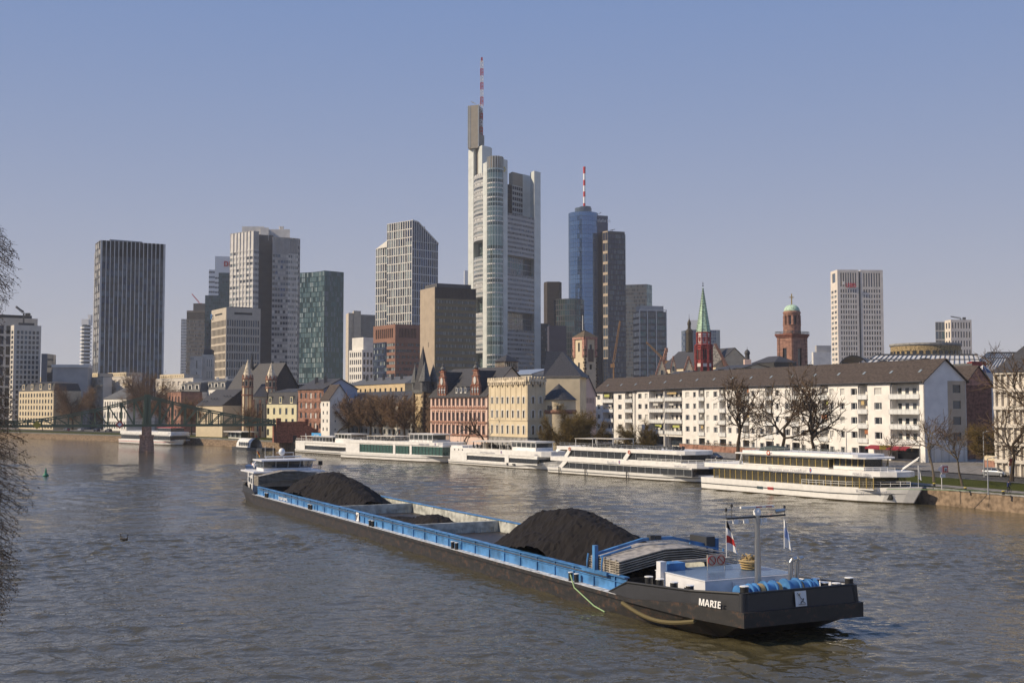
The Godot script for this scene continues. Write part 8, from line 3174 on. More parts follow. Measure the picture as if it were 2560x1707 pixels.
	for k in [[5.0, 1.2, 7.4, 3.0], [7.0, 3.6, 8.8, 5.6], [26.0, 3.7, 27.8, 5.6]]:
		s = sh()
		s.bar(v3(k[0], k[1], -0.14), v3(k[2], k[3], -0.14), 0.2, 0.9)
		part("raked_pillar", s, M.boat_white, t)
	railing(t, [v3(5, 5.95, -0.2), v3(40, 5.95, -0.2)], 0.75, 1.6, M.grey_metal, "sun_deck_railing")
	railing(t, [v3(30, 3.65, -0.1), v3(42, 3.65, -0.3), v3(46.5, 3.65, -2.0)], 0.6, 1.3, M.white_paint, "fore_railing")
	railing(t, [v3(0.4, 1.3, -0.6), v3(5.0, 1.3, -0.15)], 0.6, 1.0, M.white_paint, "aft_railing")
	deck_seats(t, 9, 39, 5.6, -0.8, -8.0, 60)
	for k in [[9.0, 15.0, 7.6], [16.0, 21.5, 7.7]]:
		band(t, "awning", k[0], k[1], k[2], k[2] + 0.1, -1.0, -7.0, M.canvas)
		s = sh()
		for x in [k[0] + 0.2, k[1] - 0.2]:
			for z in [-1.2, -6.8]:
				s.bar(v3(x, 5.9, z), v3(x, k[2], z), 0.08, 0.08)
		part("awning_posts", s, M.white_paint, t)
	life_ring(t, v3(8.6, 5.4, 0.05))
	life_ring(t, v3(27.6, 5.3, 0.05))
	label_text(t, "name_lettering", "Nautilus", 0.6, v3(22.3, 3.0, 0.02), fw, M.lettering, 0.02)
	emblem(t, v3(24.6, 3.2, 0.0))
	label_text(t, "line_lettering", "PRIMUS-LINIE", 0.4, v3(42.2, 3.0, 0.02), fw, M.lettering, 0.02)
	s = sh()
	for k in [5.2, 14.0, 27.0]:
		s.bar(v3(k, -0.4, 0.25), v3(k, 1.5, 0.25), 0.16, 0.16)
	part("fender_piles", s, M.dark_metal, t)
	# --- third: high white sides, canopy, wheelhouse forward
	t = new_boat("white boat with high plain sides, beige canopy and forward wheelhouse, third from right", v2(-16.8, 302), v2(8.3, 267))
	boat_hull(t, 42.0, 8.2, 1.1, 1.3, 1.9, M.dark_metal)
	saloon(t, "saloon", 1.8, 38.5, 1.05, 3.0, -0.15, -8.0, 1.3, 2.4, 18, dk, M.dark_metal, 0.0, 0.07)
	slab("white_panel", M.boat_white, t, v3(1.8, 1.1, -0.1), v3(7.6, 0, 0), UP3 * 1.9, v3(0, 0, 0.06))
	slab("white_panel", M.boat_white, t, v3(25.8, 1.1, -0.1), v3(1.6, 0, 0), UP3 * 1.9, v3(0, 0, 0.06))
	band(t, "upper_bulwark", 1.9, 37.0, 2.98, 4.2, -0.02, -8.2, M.boat_white, 5.0)
	slab("stern_house", M.boat_white, t, v3(1.9, 4.2, -7.9), v3(5.2, 0, 0), UP3 * 0.5, v3(0, 0, 7.6))
	for k in 3:
		s = sh()
		s.lathe(Vector3.ZERO, [v2(0, 0.03), v2(0.2, 0.03), v2(0.2, 0)], 10)
		var pt := part("porthole", s, M.black, t)
		pt.transform = Transform3D(Basis(v3(1, 0, 0), PI / 2), v3(4.0 + k * 1.8, 3.7, 0.0))
	saloon(t, "wheelhouse", 26.6, 36.0, 4.2, 6.2, -1.6, -6.6, 4.95, 5.95, 5, M.clear_pane, M.boat_white, 0.2)
	band(t, "wheelhouse_roof", 26.2, 36.4, 6.2, 6.36, -1.3, -6.9, M.boat_white)
	s = sh()
	for k in 8:
		var a := 9.0 + k * 2.2
		s.quad(v3(a, 5.7 + 0.04 * k, -0.6), v3(a, 6.1 + 0.04 * k, -4), v3(a + 2.2, 6.14 + 0.04 * k, -4), v3(a + 2.2, 5.74 + 0.04 * k, -0.6))
		s.quad(v3(a, 6.1 + 0.04 * k, -4), v3(a, 5.7 + 0.04 * k, -7.6), v3(a + 2.2, 5.74 + 0.04 * k, -7.6), v3(a + 2.2, 6.14 + 0.04 * k, -4))
	part("canopy", s, M.canvas, t)
	s = sh()
	for k in 6:
		s.bar(v3(9.2 + k * 3.4, 4.2, -0.7), v3(9.2 + k * 3.4, 5.75, -0.7), 0.09, 0.09)
	part("canopy_posts", s, M.white_paint, t)
	deck_seats(t, 10, 25, 4.15, -1.5, -7.0, 14)
	slab("deck_locker", M.canvas, t, v3(12.0, 4.2, -5.0), v3(2.2, 0, 0), UP3 * 1.3, v3(0, 0, 2.4))
	label_text(t, "name_lettering", "Johann Wolfgang von Goethe", 0.36, v3(18.6, 3.35, 0.02), fw, M.lettering, 0.02)
	emblem(t, v3(24.4, 3.6, 0.0))
	label_text(t, "line_lettering", "PRIMUS-LINIE", 0.4, v3(37.2, 3.4, -0.1), fw, M.lettering, 0.02)
	s = sh()
	s.bar(v3(41.0, 4.3, -4.1), v3(44.0, 5.5, -4.1), 0.3, 0.3)
	s.bar(v3(40.6, 4.3, -4.1), v3(42.0, 5.2, -4.1), 0.12, 0.5)
	part("bow_lift", s, M.white_paint, t)
	s = sh()
	s.box(v3(27.0, 0.95, 0.1), v3(0.4, 0.5, 0.2))
	s.box(v3(29.6, 0.95, 0.1), v3(0.9, 0.35, 0.2))
	part("mooring_fittings", s, M.dark_metal, t)
	# --- fourth: long low boat with tall green glazing
	t = new_boat("long white boat with tall green tinted windows, fourth from right", v2(-49.5, 337.6), v2(-17.2, 303))
	boat_hull(t, 47.3, 9.0, 1.7, 0.8, 1.9, M.dark_metal)
	saloon(t, "saloon", 3.5, 46.2, 1.65, 4.4, -0.2, -8.8, 1.85, 4.05, 30, M.boat_pane_green, M.dark_metal)
	slab("white_panel", M.boat_white, t, v3(3.4, 1.7, -0.15), v3(6.6, 0, 0), UP3 * 2.6, v3(0, 0, 0.06))
	slab("white_panel", M.boat_white, t, v3(25.4, 1.7, -0.15), v3(1.0, 0, 0), UP3 * 2.6, v3(0, 0, 0.06))
	slab("white_panel", M.boat_white, t, v3(32.6, 1.7, -0.15), v3(0.9, 0, 0), UP3 * 2.6, v3(0, 0, 0.06))
	band(t, "sun_deck", 2.0, 44.5, 4.35, 5.2, -0.02, -9.0, M.boat_white, 2.6)
	railing(t, [v3(4, 5.2, -0.2), v3(44, 5.2, -0.2)], 0.8, 1.5, M.grey_metal, "sun_deck_railing")
	deck_seats(t, 5, 29, 4.9, -0.8, -8.0, 40)
	band(t, "flat_awning", 12.0, 25.0, 6.3, 6.42, -1.0, -8.0, M.canvas)
	s = sh()
	for k in 5:
		for z in [-1.2, -7.8]:
			s.bar(v3(12.3 + k * 3.1, 5.0, z), v3(12.3 + k * 3.1, 6.3, z), 0.08, 0.08)
	part("awning_posts", s, M.white_paint, t)
	saloon(t, "wheelhouse", 30.8, 40.5, 5.2, 7.2, -1.4, -7.4, 5.7, 7.0, 5, M.clear_pane, M.boat_white, 0.2)
	band(t, "wheelhouse_roof", 30.4, 41.0, 7.2, 7.34, -1.2, -7.6, M.boat_white)
	railing(t, [v3(38, 1.9, -0.3), v3(43, 2.2, -1.8), v3(48, 2.6, -4.0)], 0.7, 1.2, M.white_paint, "bow_railing")
	label_text(t, "line_lettering", "PRIMUS-LINIE", 0.5, v3(38.8, 4.6, 0.02), fw, M.lettering, 0.02, true)
	label_text(t, "name_lettering", "Maria Sibylla Merian", 0.62, v3(39.8, 1.25, -1.2), v3(1, 0, -0.22), M.lettering, 0.02)
	emblem(t, v3(43.4, 4.75, -0.02))
	# --- fifth: small two-decker behind the green-glazed one
	t = new_boat("white boat with blue banner and upper cabin, just right of the bridge stairs", v2(-70, 378.5), v2(-45, 346))
	boat_hull(t, 40.0, 8.0, 1.0, 0.6, 1.5, M.dark_metal)
	saloon(t, "lower_saloon", 1.5, 37.0, 0.95, 3.2, -0.2, -7.8, 1.05, 2.3, 17, dk, M.dark_metal, 0.0, 0.07)
	slab("white_panel", M.boat_white, t, v3(1.4, 1.0, -0.15), v3(6.2, 0, 0), UP3 * 2.2, v3(0, 0, 0.06))
	band(t, "upper_deck", 1.4, 36.0, 3.15, 3.65, -0.02, -8.0, M.boat_white, 2.5)
	saloon(t, "upper_saloon", 12.0, 24.4, 3.65, 5.2, -0.6, -7.4, 3.75, 4.95, 6, dk, M.boat_white, 0.0, 0.08)
	band(t, "upper_roof", 11.0, 25.0, 5.2, 5.35, -0.3, -7.7, M.boat_white)
	saloon(t, "wheelhouse", 25.0, 34.6, 3.65, 6.2, -1.2, -6.8, 4.9, 6.0, 5, M.clear_pane, M.boat_white)
	band(t, "wheelhouse_roof", 24.8, 35.2, 6.2, 6.35, -1.0, -7.0, M.boat_white)
	railing(t, [v3(1.6, 3.65, -0.2), v3(11.8, 3.65, -0.2)], 0.8, 1.2, M.white_paint, "aft_railing")
	band(t, "aft_canopy", 3.5, 11.5, 5.1, 5.2, -0.6, -7.4, M.canvas)
	s = sh()
	for k in 3:
		s.bar(v3(4.0 + k * 3.5, 3.65, -0.8), v3(4.0 + k * 3.5, 5.1, -0.8), 0.08, 0.08)
	part("canopy_posts", s, M.white_paint, t)
	slab("blue_banner", mat("banner_blue", lin(0.05, 0.30, 0.62), 0.6), t, v3(11.6, 5.36, -0.4), v3(6.2, 0, 0), UP3 * 0.95, v3(0, 0, 0.08))
	label_text(t, "banner_lettering", "Schiff Ahoi", 0.5, v3(14.7, 5.62, -0.3), fw, M.white_paint, 0.02)
	flag("stern_flag", "pale flag on the stern of the boat by the bridge stairs", t.transform * v3(0.6, 1.2, -4.0), 4.8, 0.7, 2.6, [M.signal_white, M.canvas], 0.7, true)
	# --- far boat behind the bridge pier
	t = new_boat("white boat moored far left behind the bridge pier", v2(-158.6, 475), v2(-127.5, 443))
	boat_hull(t, 44.6, 8.6, 1.6, 0.5, 2.0, M.red)
	saloon(t, "saloon", 3.0, 43.0, 1.55, 3.7, -0.2, -8.4, 1.75, 3.35, 20, dk, M.dark_metal, 0.0, 0.07)
	band(t, "roof_deck", 2.4, 41.5, 3.65, 4.85, -0.02, -8.6, M.boat_white, 2.6)
	saloon(t, "upper_house", 31.0, 41.0, 4.85, 6.4, -1.4, -7.0, 5.0, 6.2, 6, M.glass_dark, M.dark_metal)
	band(t, "upper_roof", 30.6, 41.6, 6.4, 6.52, -1.2, -7.2, M.red)
	railing(t, [v3(3, 4.85, -0.2), v3(30, 4.85, -0.2)], 0.7, 1.6, M.grey_metal, "roof_railing")
	# floating landing stage with white vaulted shelter
	t = thing("landing_stage", "small white vaulted landing stage at the quay by the bridge stairs", "pontoon")
	t.transform = boat_frame(v2(-95.0, 405), v2(-78.0, 384))
	s = sh()
	s.box(v3(9, 0.3, -2.5), v3(22, 0.9, 5))
	part("pontoon", s, M.dark_metal, t)
	s = sh()
	for k in 8:
		var a0 := PI * k / 8
		var a1 := PI * (k + 1) / 8
		s.quad(v3(0.5, 0.75 + sin(a0) * 3.0, -2.5 + cos(a0) * 2.2), v3(0.5, 0.75 + sin(a1) * 3.0, -2.5 + cos(a1) * 2.2), v3(11, 0.75 + sin(a1) * 3.0, -2.5 + cos(a1) * 2.2), v3(11, 0.75 + sin(a0) * 3.0, -2.5 + cos(a0) * 2.2))
		s.tri(v3(0.5, 0.75, -2.5), v3(0.5, 0.75 + sin(a0) * 3.0, -2.5 + cos(a0) * 2.2), v3(0.5, 0.75 + sin(a1) * 3.0, -2.5 + cos(a1) * 2.2))
	part("shelter", s, M.boat_white, t)
	for k in 6:
		slab("window", M.glass_grey, t, v3(2.6 + k * 1.3, 1.2, -0.36), v3(0.8, 0, 0), UP3 * 1.3, v3(0, 0, 0.08))
	railing(t, [v3(11, 0.75, -0.1), v3(20, 0.75, -0.1)], 1.0, 1.2, M.dark_metal)

# ------------------------------------------------------------------ bare winter trees
func limb(s: Shape, a: Vector3, dir: Vector3, len: float, r: float, kink: float, sides: int, lift: float) -> Array:
	# a crooked tapering limb; returns its points and directions
	var pts := [a]
	var d := dir.normalized()
	var n := 4
	for i in n:
		d = (d + v3(rng.randf_range(-kink, kink), rng.randf_range(-kink, kink) + lift, rng.randf_range(-kink, kink))).normalized()
		var b: Vector3 = pts[i] + d * len / n
		s.tube(pts[i], b, r * (1.0 - 0.55 * i / n), r * (1.0 - 0.55 * (i + 1) / n), sides, false)
		pts.append(b)
	return [pts, d]

func grow(wood: Shape, twig: Shape, a: Vector3, dir: Vector3, len: float, r: float, level: int, o: Dictionary) -> void:
	var res := limb(wood if level < o.wood_levels else twig, a, dir, len, r, o.kink, 6 if level == 0 else (5 if level == 1 else 3), o.lift if level > 0 else 0.0)
	if level >= o.levels:
		return
	var pts: Array = res[0]
	var kids: int = o.kids[mini(level, o.kids.size() - 1)]
	for k in kids:
		var f := rng.randf_range(o.from if level > 0 else o.bole, 1.0)
		if k == 0:
			f = 1.0
		var i := mini(int(f * 4), 3)
		var p: Vector3 = pts[i].lerp(pts[i + 1], f * 4 - i)
		var base: Vector3 = (pts[i + 1] - pts[i]).normalized()
		var side := base.cross(v3(rng.randf_range(-1, 1), rng.randf_range(-1, 1), rng.randf_range(-1, 1))).normalized()
		var open: float = o.open * rng.randf_range(0.6, 1.3)
		if k == 0:
			open *= 0.4
		var d := (base * cos(open) + side * sin(open))
		grow(wood, twig, p, d, len * o.shrink * rng.randf_range(0.75, 1.15), r * (0.62 if level > 0 else 0.5) * (1.15 if k == 0 else 1.0), level + 1, o)

func make_tree(label: String, o: Dictionary, wood_m: Material, twig_m: Material, group: String) -> Node3D:
	var wood := sh()
	var twig := sh()
	var t := thing("bare_tree", label, "tree", Vector3.ZERO, 0.0, group)
	grow(wood, twig, v3(0, -0.3, 0), v3(rng.randf_range(-0.06, 0.06), 1, rng.randf_range(-0.06, 0.06)), o.trunk, o.r, 0, o)
	part("trunk", wood, wood_m, t)
	part("crown", twig, twig_m, t)
	return t

func dense_tree(label: String, h: float, bole: float, w: float, n_limbs: int, n_twigs: int, twig_len: float, wood_m: Material, twig_m: Material, group: String, squash := 1.0) -> Node3D:
	# rounded crown of many fine shoots on a few main limbs
	var wood := sh()
	var twig := sh()
	var t := thing("bare_tree", label, "tree", Vector3.ZERO, 0.0, group)
	limb(wood, v3(0, -0.3, 0), UP3, bole + 0.6, h * 0.026, 0.06, 7, 0.1)
	var c := v3(0, bole + (h - bole) * 0.52, 0)
	var nodes := []
	for k in n_limbs:
		var a := TAU * k / n_limbs + rng.randf_range(-0.3, 0.3)
		var e := v3(cos(a), rng.randf_range(0.5, 1.7), sin(a)).normalized()
		var res := limb(wood, v3(0, bole * rng.randf_range(0.85, 1.05), 0), e, (h - bole) * rng.randf_range(0.55, 0.8), h * 0.011, 0.28, 5, 0.05)
		for p in res[0]:
			nodes.append(p)
		for j in 3:
			var p: Vector3 = res[0][2 + j % 3]
			var r2 := limb(wood, p, (p - c * 0.7).normalized() + v3(rng.randf_range(-0.7, 0.7), rng.randf_range(-0.2, 0.8), rng.randf_range(-0.7, 0.7)), (h - bole) * 0.36, h * 0.005, 0.35, 4, 0.04)
			for q in r2[0]:
				nodes.append(q)
	for k in n_twigs:
		var p: Vector3 = nodes[rng.randi() % nodes.size()]
		var e := (v3(rng.randfn(), rng.randfn() + 0.5, rng.randfn())).normalized()
		var out := (p - c)
		out.y *= squash
		e = (e + out.normalized() * 0.7).normalized()
		var q := p + e * twig_len * rng.randf_range(0.5, 1.3)
		var bend := q + (e + v3(rng.randfn() * 0.5, rng.randfn() * 0.5 + 0.2, rng.randfn() * 0.5)) * twig_len * 0.6
		var rad := 0.022
		# keep to a rounded outline
		var rel := (bend - c) / v3(w * 0.5, (h - bole) * 0.56, w * 0.5)
		if rel.length() > 1.08:
			continue
		twig.tube(p, q, rad * 1.4, rad, 3, false)
		twig.tube(q, bend, rad, rad * 0.5, 3, false)
		for j in 2:
			twig.tube(q, q + (e + v3(rng.randfn(), rng.randfn(), rng.randfn()) * 0.7) * twig_len * 0.5, rad * 0.8, rad * 0.4, 3, false)
	part("trunk", wood, wood_m, t)
	part("crown", twig, twig_m, t)
	return t

func plant(o: Node3D, first: bool, px: float, d: float, y: float, scale: float, turn: float, label: String) -> void:
	var at := v3(side_at(px, d, y), y, -d)
	var c := o
	if first:
		o.position = at
		o.rotation.y = turn
		o.set_meta("label", label)
	else:
		c = copy_of(o, at, turn, label)
	c.scale = v3(scale, scale, scale)

func build_trees() -> void:
	rng.seed = 771
	# tall open trees in front of the flats
	var lawn := "bare trees on the riverside lawn"
	var oa := {"trunk": 6.0, "r": 0.36, "levels": 5, "wood_levels": 3, "kids": [5, 4, 4, 4, 3], "kink": 0.22, "lift": 0.05, "from": 0.25, "bole": 0.7, "open": 0.95, "shrink": 0.68}
	var a := make_tree("", oa, M.bark, M.twig, lawn)
	plant(a, true, 1845, 250, 2.7, 1.4, 0.3, "tall bare tree before the flats, leftmost of the three above the nearest boat")
	var b := make_tree("", oa, M.bark, M.twig, lawn)
	plant(b, true, 1950, 237, 2.7, 1.35, 1.1, "tall bare tree before the flats, middle one above the nearest boat")
	plant(a, false, 2042, 226, 2.7, 1.3, 2.6, "tall bare tree before the flats, rightmost of three above the nearest boat")
	var oc := with(oa, {"trunk": 4.2, "r": 0.16, "levels": 4, "kids": [5, 4, 4, 3], "open": 0.85, "bole": 0.7, "shrink": 0.64})
	var c := make_tree("", oc, M.bark_pale, M.twig, lawn)
	plant(c, true, 2336, 188, 2.6, 1.45, 0.0, "slender bare tree on the lawn in front of the grey gable")
	plant(c, false, 2408, 180, 2.6, 1.25, 2.0, "slender bare tree right of the grey gable beside the sign")
	plant(c, false, 2213, 215, 2.7, 0.95, 4.0, "small bare tree in front of the red awning")
	plant(b, false, 2530, 186, 2.7, 1.05, 0.4, "dark bare tree at the right edge beside the silver car")
	var big := make_tree("", with(oa, {"trunk": 9.0, "r": 0.42, "levels": 6, "kids": [6, 4, 4, 3, 3, 3], "shrink": 0.68, "open": 0.8}), M.bark_pale, M.twig, lawn)
	plant(big, true, 2606, 160, 2.8, 1.0, 1.9, "large bare tree at the right edge reaching above the dark roof")
	# crooked pollards by the gabled house
	var od := with(oa, {"trunk": 5.2, "r": 0.27, "levels": 4, "kids": [4, 3, 3, 2], "open": 0.7, "bole": 0.72, "shrink": 0.62, "kink": 0.34})
	var e := make_tree("", od, M.bark, M.twig, lawn)
	plant(e, true, 1064, 345, 2.8, 1.25, 0.5, "crooked bare tree before the yellow corner tower")
	plant(e, false, 1217, 321, 2.8, 1.25, 2.2, "crooked bare tree before the cream palace block")
	plant(e, false, 1155, 331, 2.8, 1.05, 3.9, "thin bare tree before the pink gabled house")
	plant(e, false, 832, 385, 2.8, 1.3, 5.0, "thin bare tree before the white gabled town house")
	# dense brown planes
	rng.seed = 772
	var gp := "pollarded brown trees before the white row house"
	var f := dense_tree("", 11.5, 4.0, 8.0, 7, 2300, 0.8, M.bark, M.twig_red, gp)
	var words := ["leftmost", "second from left", "third from left", "fourth from left", "fifth from left", "rightmost"]
	var k := 0
	for p in [[872, 390, 1.4], [898, 383, 1.5], [925, 376, 1.52], [953, 369, 1.5], [983, 362, 1.5], [1012, 354, 1.4]]:
		plant(f, k == 0, p[0], p[1], 2.8, p[2], k * 1.3, "brown pollarded tree before the white row house, %s of the row" % words[k])
		k += 1
	var gl := "brown trees on the left bank"
	var g := dense_tree("", 19.0, 4.5, 17.0, 9, 3400, 1.5, M.bark, M.twig_red, gl)
	plant(g, true, 358, 548, 2.8, 1.62, 0.0, "largest round brown tree on the left bank behind the bridge pylon")
	plant(g, false, 180, 585, 2.8, 1.3, 1.4, "round brown tree on the left bank behind the diamond board")
	plant(g, false, 424, 535, 2.8, 1.1, 2.9, "brown tree right of the largest tree behind the bridge")
	plant(f, false, 478, 485, 2.8, 1.5, 0.7, "brown tree behind the bridge right of its pylon")
	plant(f, false, 524, 470, 2.8, 1.2, 2.0, "small brown tree behind the bridge left of the church wall")
	plant(f, false, 622, 432, 2.8, 1.15, 3.3, "small dark brown tree before the church turret")
	plant(g, false, 255, 600, 2.8, 0.9, 4.2, "small brown tree between the two round trees on the left")
	# olive shrubs and willow by the chapel
	rng.seed = 773
	var gw := "olive brown trees by the flats"
	var w := dense_tree("", 9.0, 1.2, 11.0, 9, 3800, 0.9, M.bark, M.twig_olive, gw, 0.6)
	plant(w, true, 1420, 287, 2.8, 1.35, 0.0, "broad olive brown willow before the round chapel")
	plant(w, false, 1592, 272, 2.8, 0.95, 1.8, "small olive tree before the leftmost flats")
	plant(w, false, 1463, 300, 2.8, 1.15, 3.0, "olive brown tree between the willow and the flats")
	plant(w, false, 2490, 236, 2.8, 1.05, 2.4, "brown shrubby tree between the flats and the balconied house")
	# tree tops over the roofs
	var gr := "tree tops behind the roofs"
	plant(f, false, 1540, 430, 6.5, 1.55, 0.2, "brown tree top above the leftmost flats, left one")
	plant(f, false, 1590, 436, 6.5, 1.5, 1.2, "brown tree top above the leftmost flats, right one")
	plant(c, false, 1815, 470, 10.0, 1.7, 0.9, "thin tree top right of the red steeple")
	plant(c, false, 1842, 478, 10.0, 1.7, 1.9, "thin tree top left of the small dark cupola")
	plant(c, false, 2050, 440, 10.0, 1.5, 2.9, "thin tree top right of the domed tower")
	plant(c, false, 2095, 430, 9.0, 1.6, 3.9, "thin tree top left of the white tower's foot")
	plant(c, false, 1960, 450, 9.0, 1.45, 0.4, "thin tree top in front of the domed tower's base")
	build_near_tree()

func build_near_tree() -> void:
	# overhanging plane tree at the left edge, rooted on the island bank outside the picture
	rng.seed = 775
	var t := thing("overhanging_tree", "drooping bare twigs with seed balls hanging in at the left edge", "tree", v3(-19.5, 2.0, -31.0))
	var off := v3(19.5, -2.0, 31.0)
	var wood := sh()
	var twig := sh()
	var seeds := sh()
	limb(wood, v3(0, -0.4, 0), UP3, 19.0, 0.42, 0.05, 9, 0.1)
	var edge := [[540, -10], [575, 6], [600, 30], [640, 46], [680, 50], [720, 42], [760, 12], [800, 2], [850, 8], [900, 16], [950, 26], [1000, 38], [1050, 48], [1100, 62], [1150, 78], [1185, 96], [1215, 100], [1250, 88], [1290, 64], [1330, 42], [1370, 46], [1420, 56], [1460, 50], [1500, 30], [1540, 12], [1600, -4]]
	var reach := func(py: float) -> float:
		for i in edge.size() - 1:
			if py <= edge[i + 1][0]:
				return lerpf(edge[i][1], edge[i + 1][1], (py - edge[i][0]) / float(edge[i + 1][0] - edge[i][0]))
		return -10.0
	# boughs reaching out of the crown towards the river
	for py in [600, 690, 900, 1010, 1090, 1160, 1230, 1400, 1450]:
		var q := spot(-45, py - 30, 30.0 + rng.randf_range(-1.5, 1.5)) + off
		wood.tube(v3(0, clampf(q.y - 1.5, 3.0, 19.0), 0), q, 0.11, 0.035, 6, false)
	for k in 420:
		var py := rng.randf_range(560, 1560)
		if py > 760 and py < 940 and rng.randf() < 0.55:
			continue
		var far: float = reach.call(py)
		var d := 30.0 + rng.randf_range(-1.8, 1.8)
		var a := spot(-60, py - rng.randf_range(10, 70), d) + off
		var x1 := lerpf(-30, far, pow(rng.randf(), 0.6))
		var b := spot(x1, py, d + rng.randf_range(-0.4, 0.4)) + off
		var m := (a + b) / 2 + v3(rng.randfn() * 0.06, absf(rng.randfn()) * 0.12, rng.randfn() * 0.1)
		var prev := a
		var n := 6
		for i in n:
			var f := (i + 1) / float(n)
			var p := a.lerp(m, f).lerp(m.lerp(b, f), f) + v3(rng.randfn(), rng.randfn(), rng.randfn()) * 0.015
			twig.tube(prev, p, 0.0095 - 0.005 * f, 0.0085 - 0.005 * f, 4, false)
			if i > 1:
				for j in 2:
					var e := v3(rng.randfn() * 0.6 + 0.3, rng.randfn() * 0.8 - 0.35, rng.randfn()).normalized() * rng.randf_range(0.05, 0.19)
					twig.tube(p, p + e * 0.5, 0.0045, 0.0038, 3, false)
					twig.tube(p + e * 0.5, p + e + v3(0, -0.03, 0), 0.0038, 0.003, 3, false)
					if rng.randf() < 0.4:
						ball(seeds, p + e + v3(0, -0.045, 0), rng.randf_range(0.012, 0.021))
			prev = p
		if rng.randf() < 0.6:
			ball(seeds, prev + v3(0, -0.02, 0), 0.018)
	part("trunk", wood, M.bark, t)
	part("crown", twig, mat("twig_dark", lin(0.05, 0.036, 0.026), 0.9), t)
	part("seed_balls", seeds, mat("seed_brown", lin(0.075, 0.048, 0.03), 0.95), t, 0.0, "stuff")
	var isl := sh()
	isl.prism([v2(-24, 20), v2(-16.6, 24), v2(-16.8, 34), v2(-22, 44), v2(-40, 40), v2(-40, 18)], -1.5, 2.0)
	structure("island_bank", isl, M.earth)

func ball(s: Shape, c: Vector3, r: float) -> void:
	var p := [v3(r, 0, 0), v3(0, 0, r), v3(-r, 0, 0), v3(0, 0, -r)]
	for i in 4:
		s.tri(c + p[i], c + p[(i + 1) % 4], c + UP3 * r)
		s.tri(c + p[i], c - UP3 * r, c + p[(i + 1) % 4])

# ------------------------------------------------------------------ people, birds and small things
func field(bones: Array, p: Vector3) -> float:
	var d := 1e9
	for b in bones:
		var a: Vector3 = b[0]
		var e: Vector3 = b[1] - b[0]
		var h := clampf((p - a).dot(e) / maxf(e.length_squared(), 1e-6), 0.0, 1.0)
		var k := p.distance_to(a + e * h) - lerpf(b[2], b[3], h)
		var m := 0.05
		var f := clampf(0.5 + 0.5 * (d - k) / m, 0.0, 1.0)
		d = lerpf(d, k, f) - m * f * (1.0 - f)
	return d

func skin(bones: Array, cell: float) -> Shape:
	# surface nets round the bones
	var lo := v3(1e9, 1e9, 1e9)
	var hi := -lo
	for b in bones:
		for k in 2:
			var r: float = b[2 + k] + cell * 2
			lo = lo.min(b[k] - v3(r, r, r))
			hi = hi.max(b[k] + v3(r, r, r))
	var n := Vector3i(((hi - lo) / cell).ceil()) + Vector3i(1, 1, 1)
	var val := PackedFloat32Array()
	val.resize(n.x * n.y * n.z)
	for z in n.z:
		for y in n.y:
			for x in n.x:
				val[x + n.x * (y + n.y * z)] = field(bones, lo + v3(x, y, z) * cell)
	var vert := {}
	for z in n.z - 1:
		for y in n.y - 1:
			for x in n.x - 1:
				var sum := Vector3.ZERO
				var cnt := 0
				for e in [[0, 0, 0, 1, 0, 0], [0, 1, 0, 1, 1, 0], [0, 0, 1, 1, 0, 1], [0, 1, 1, 1, 1, 1], [0, 0, 0, 0, 1, 0], [1, 0, 0, 1, 1, 0], [0, 0, 1, 0, 1, 1], [1, 0, 1, 1, 1, 1], [0, 0, 0, 0, 0, 1], [1, 0, 0, 1, 0, 1], [0, 1, 0, 0, 1, 1], [1, 1, 0, 1, 1, 1]]:
					var va := val[x + e[0] + n.x * (y + e[1] + n.y * (z + e[2]))]
					var vb := val[x + e[3] + n.x * (y + e[4] + n.y * (z + e[5]))]
					if (va < 0) != (vb < 0):
						var f := va / (va - vb)
						sum += v3(e[0], e[1], e[2]).lerp(v3(e[3], e[4], e[5]), f)
						cnt += 1
				if cnt:
					vert[Vector3i(x, y, z)] = lo + (v3(x, y, z) + sum / cnt) * cell
	var s := sh()
	for c in vert:
		for ax in 3:
			var u := Vector3i.ZERO
			var v := Vector3i.ZERO
			var w := Vector3i.ZERO
			w[ax] = 1
			u[(ax + 1) % 3] = 1
			v[(ax + 2) % 3] = 1
			var q: Vector3i = c
			var a := val[q.x + n.x * (q.y + n.y * q.z)]
			var qq := q + w
			var b := val[qq.x + n.x * (qq.y + n.y * qq.z)]
			if (a < 0) != (b < 0) and vert.has(q - u) and vert.has(q - v) and vert.has(q - u - v):
				s.quad(vert[q], vert[q - u], vert[q - u - v], vert[q - v])
	return s

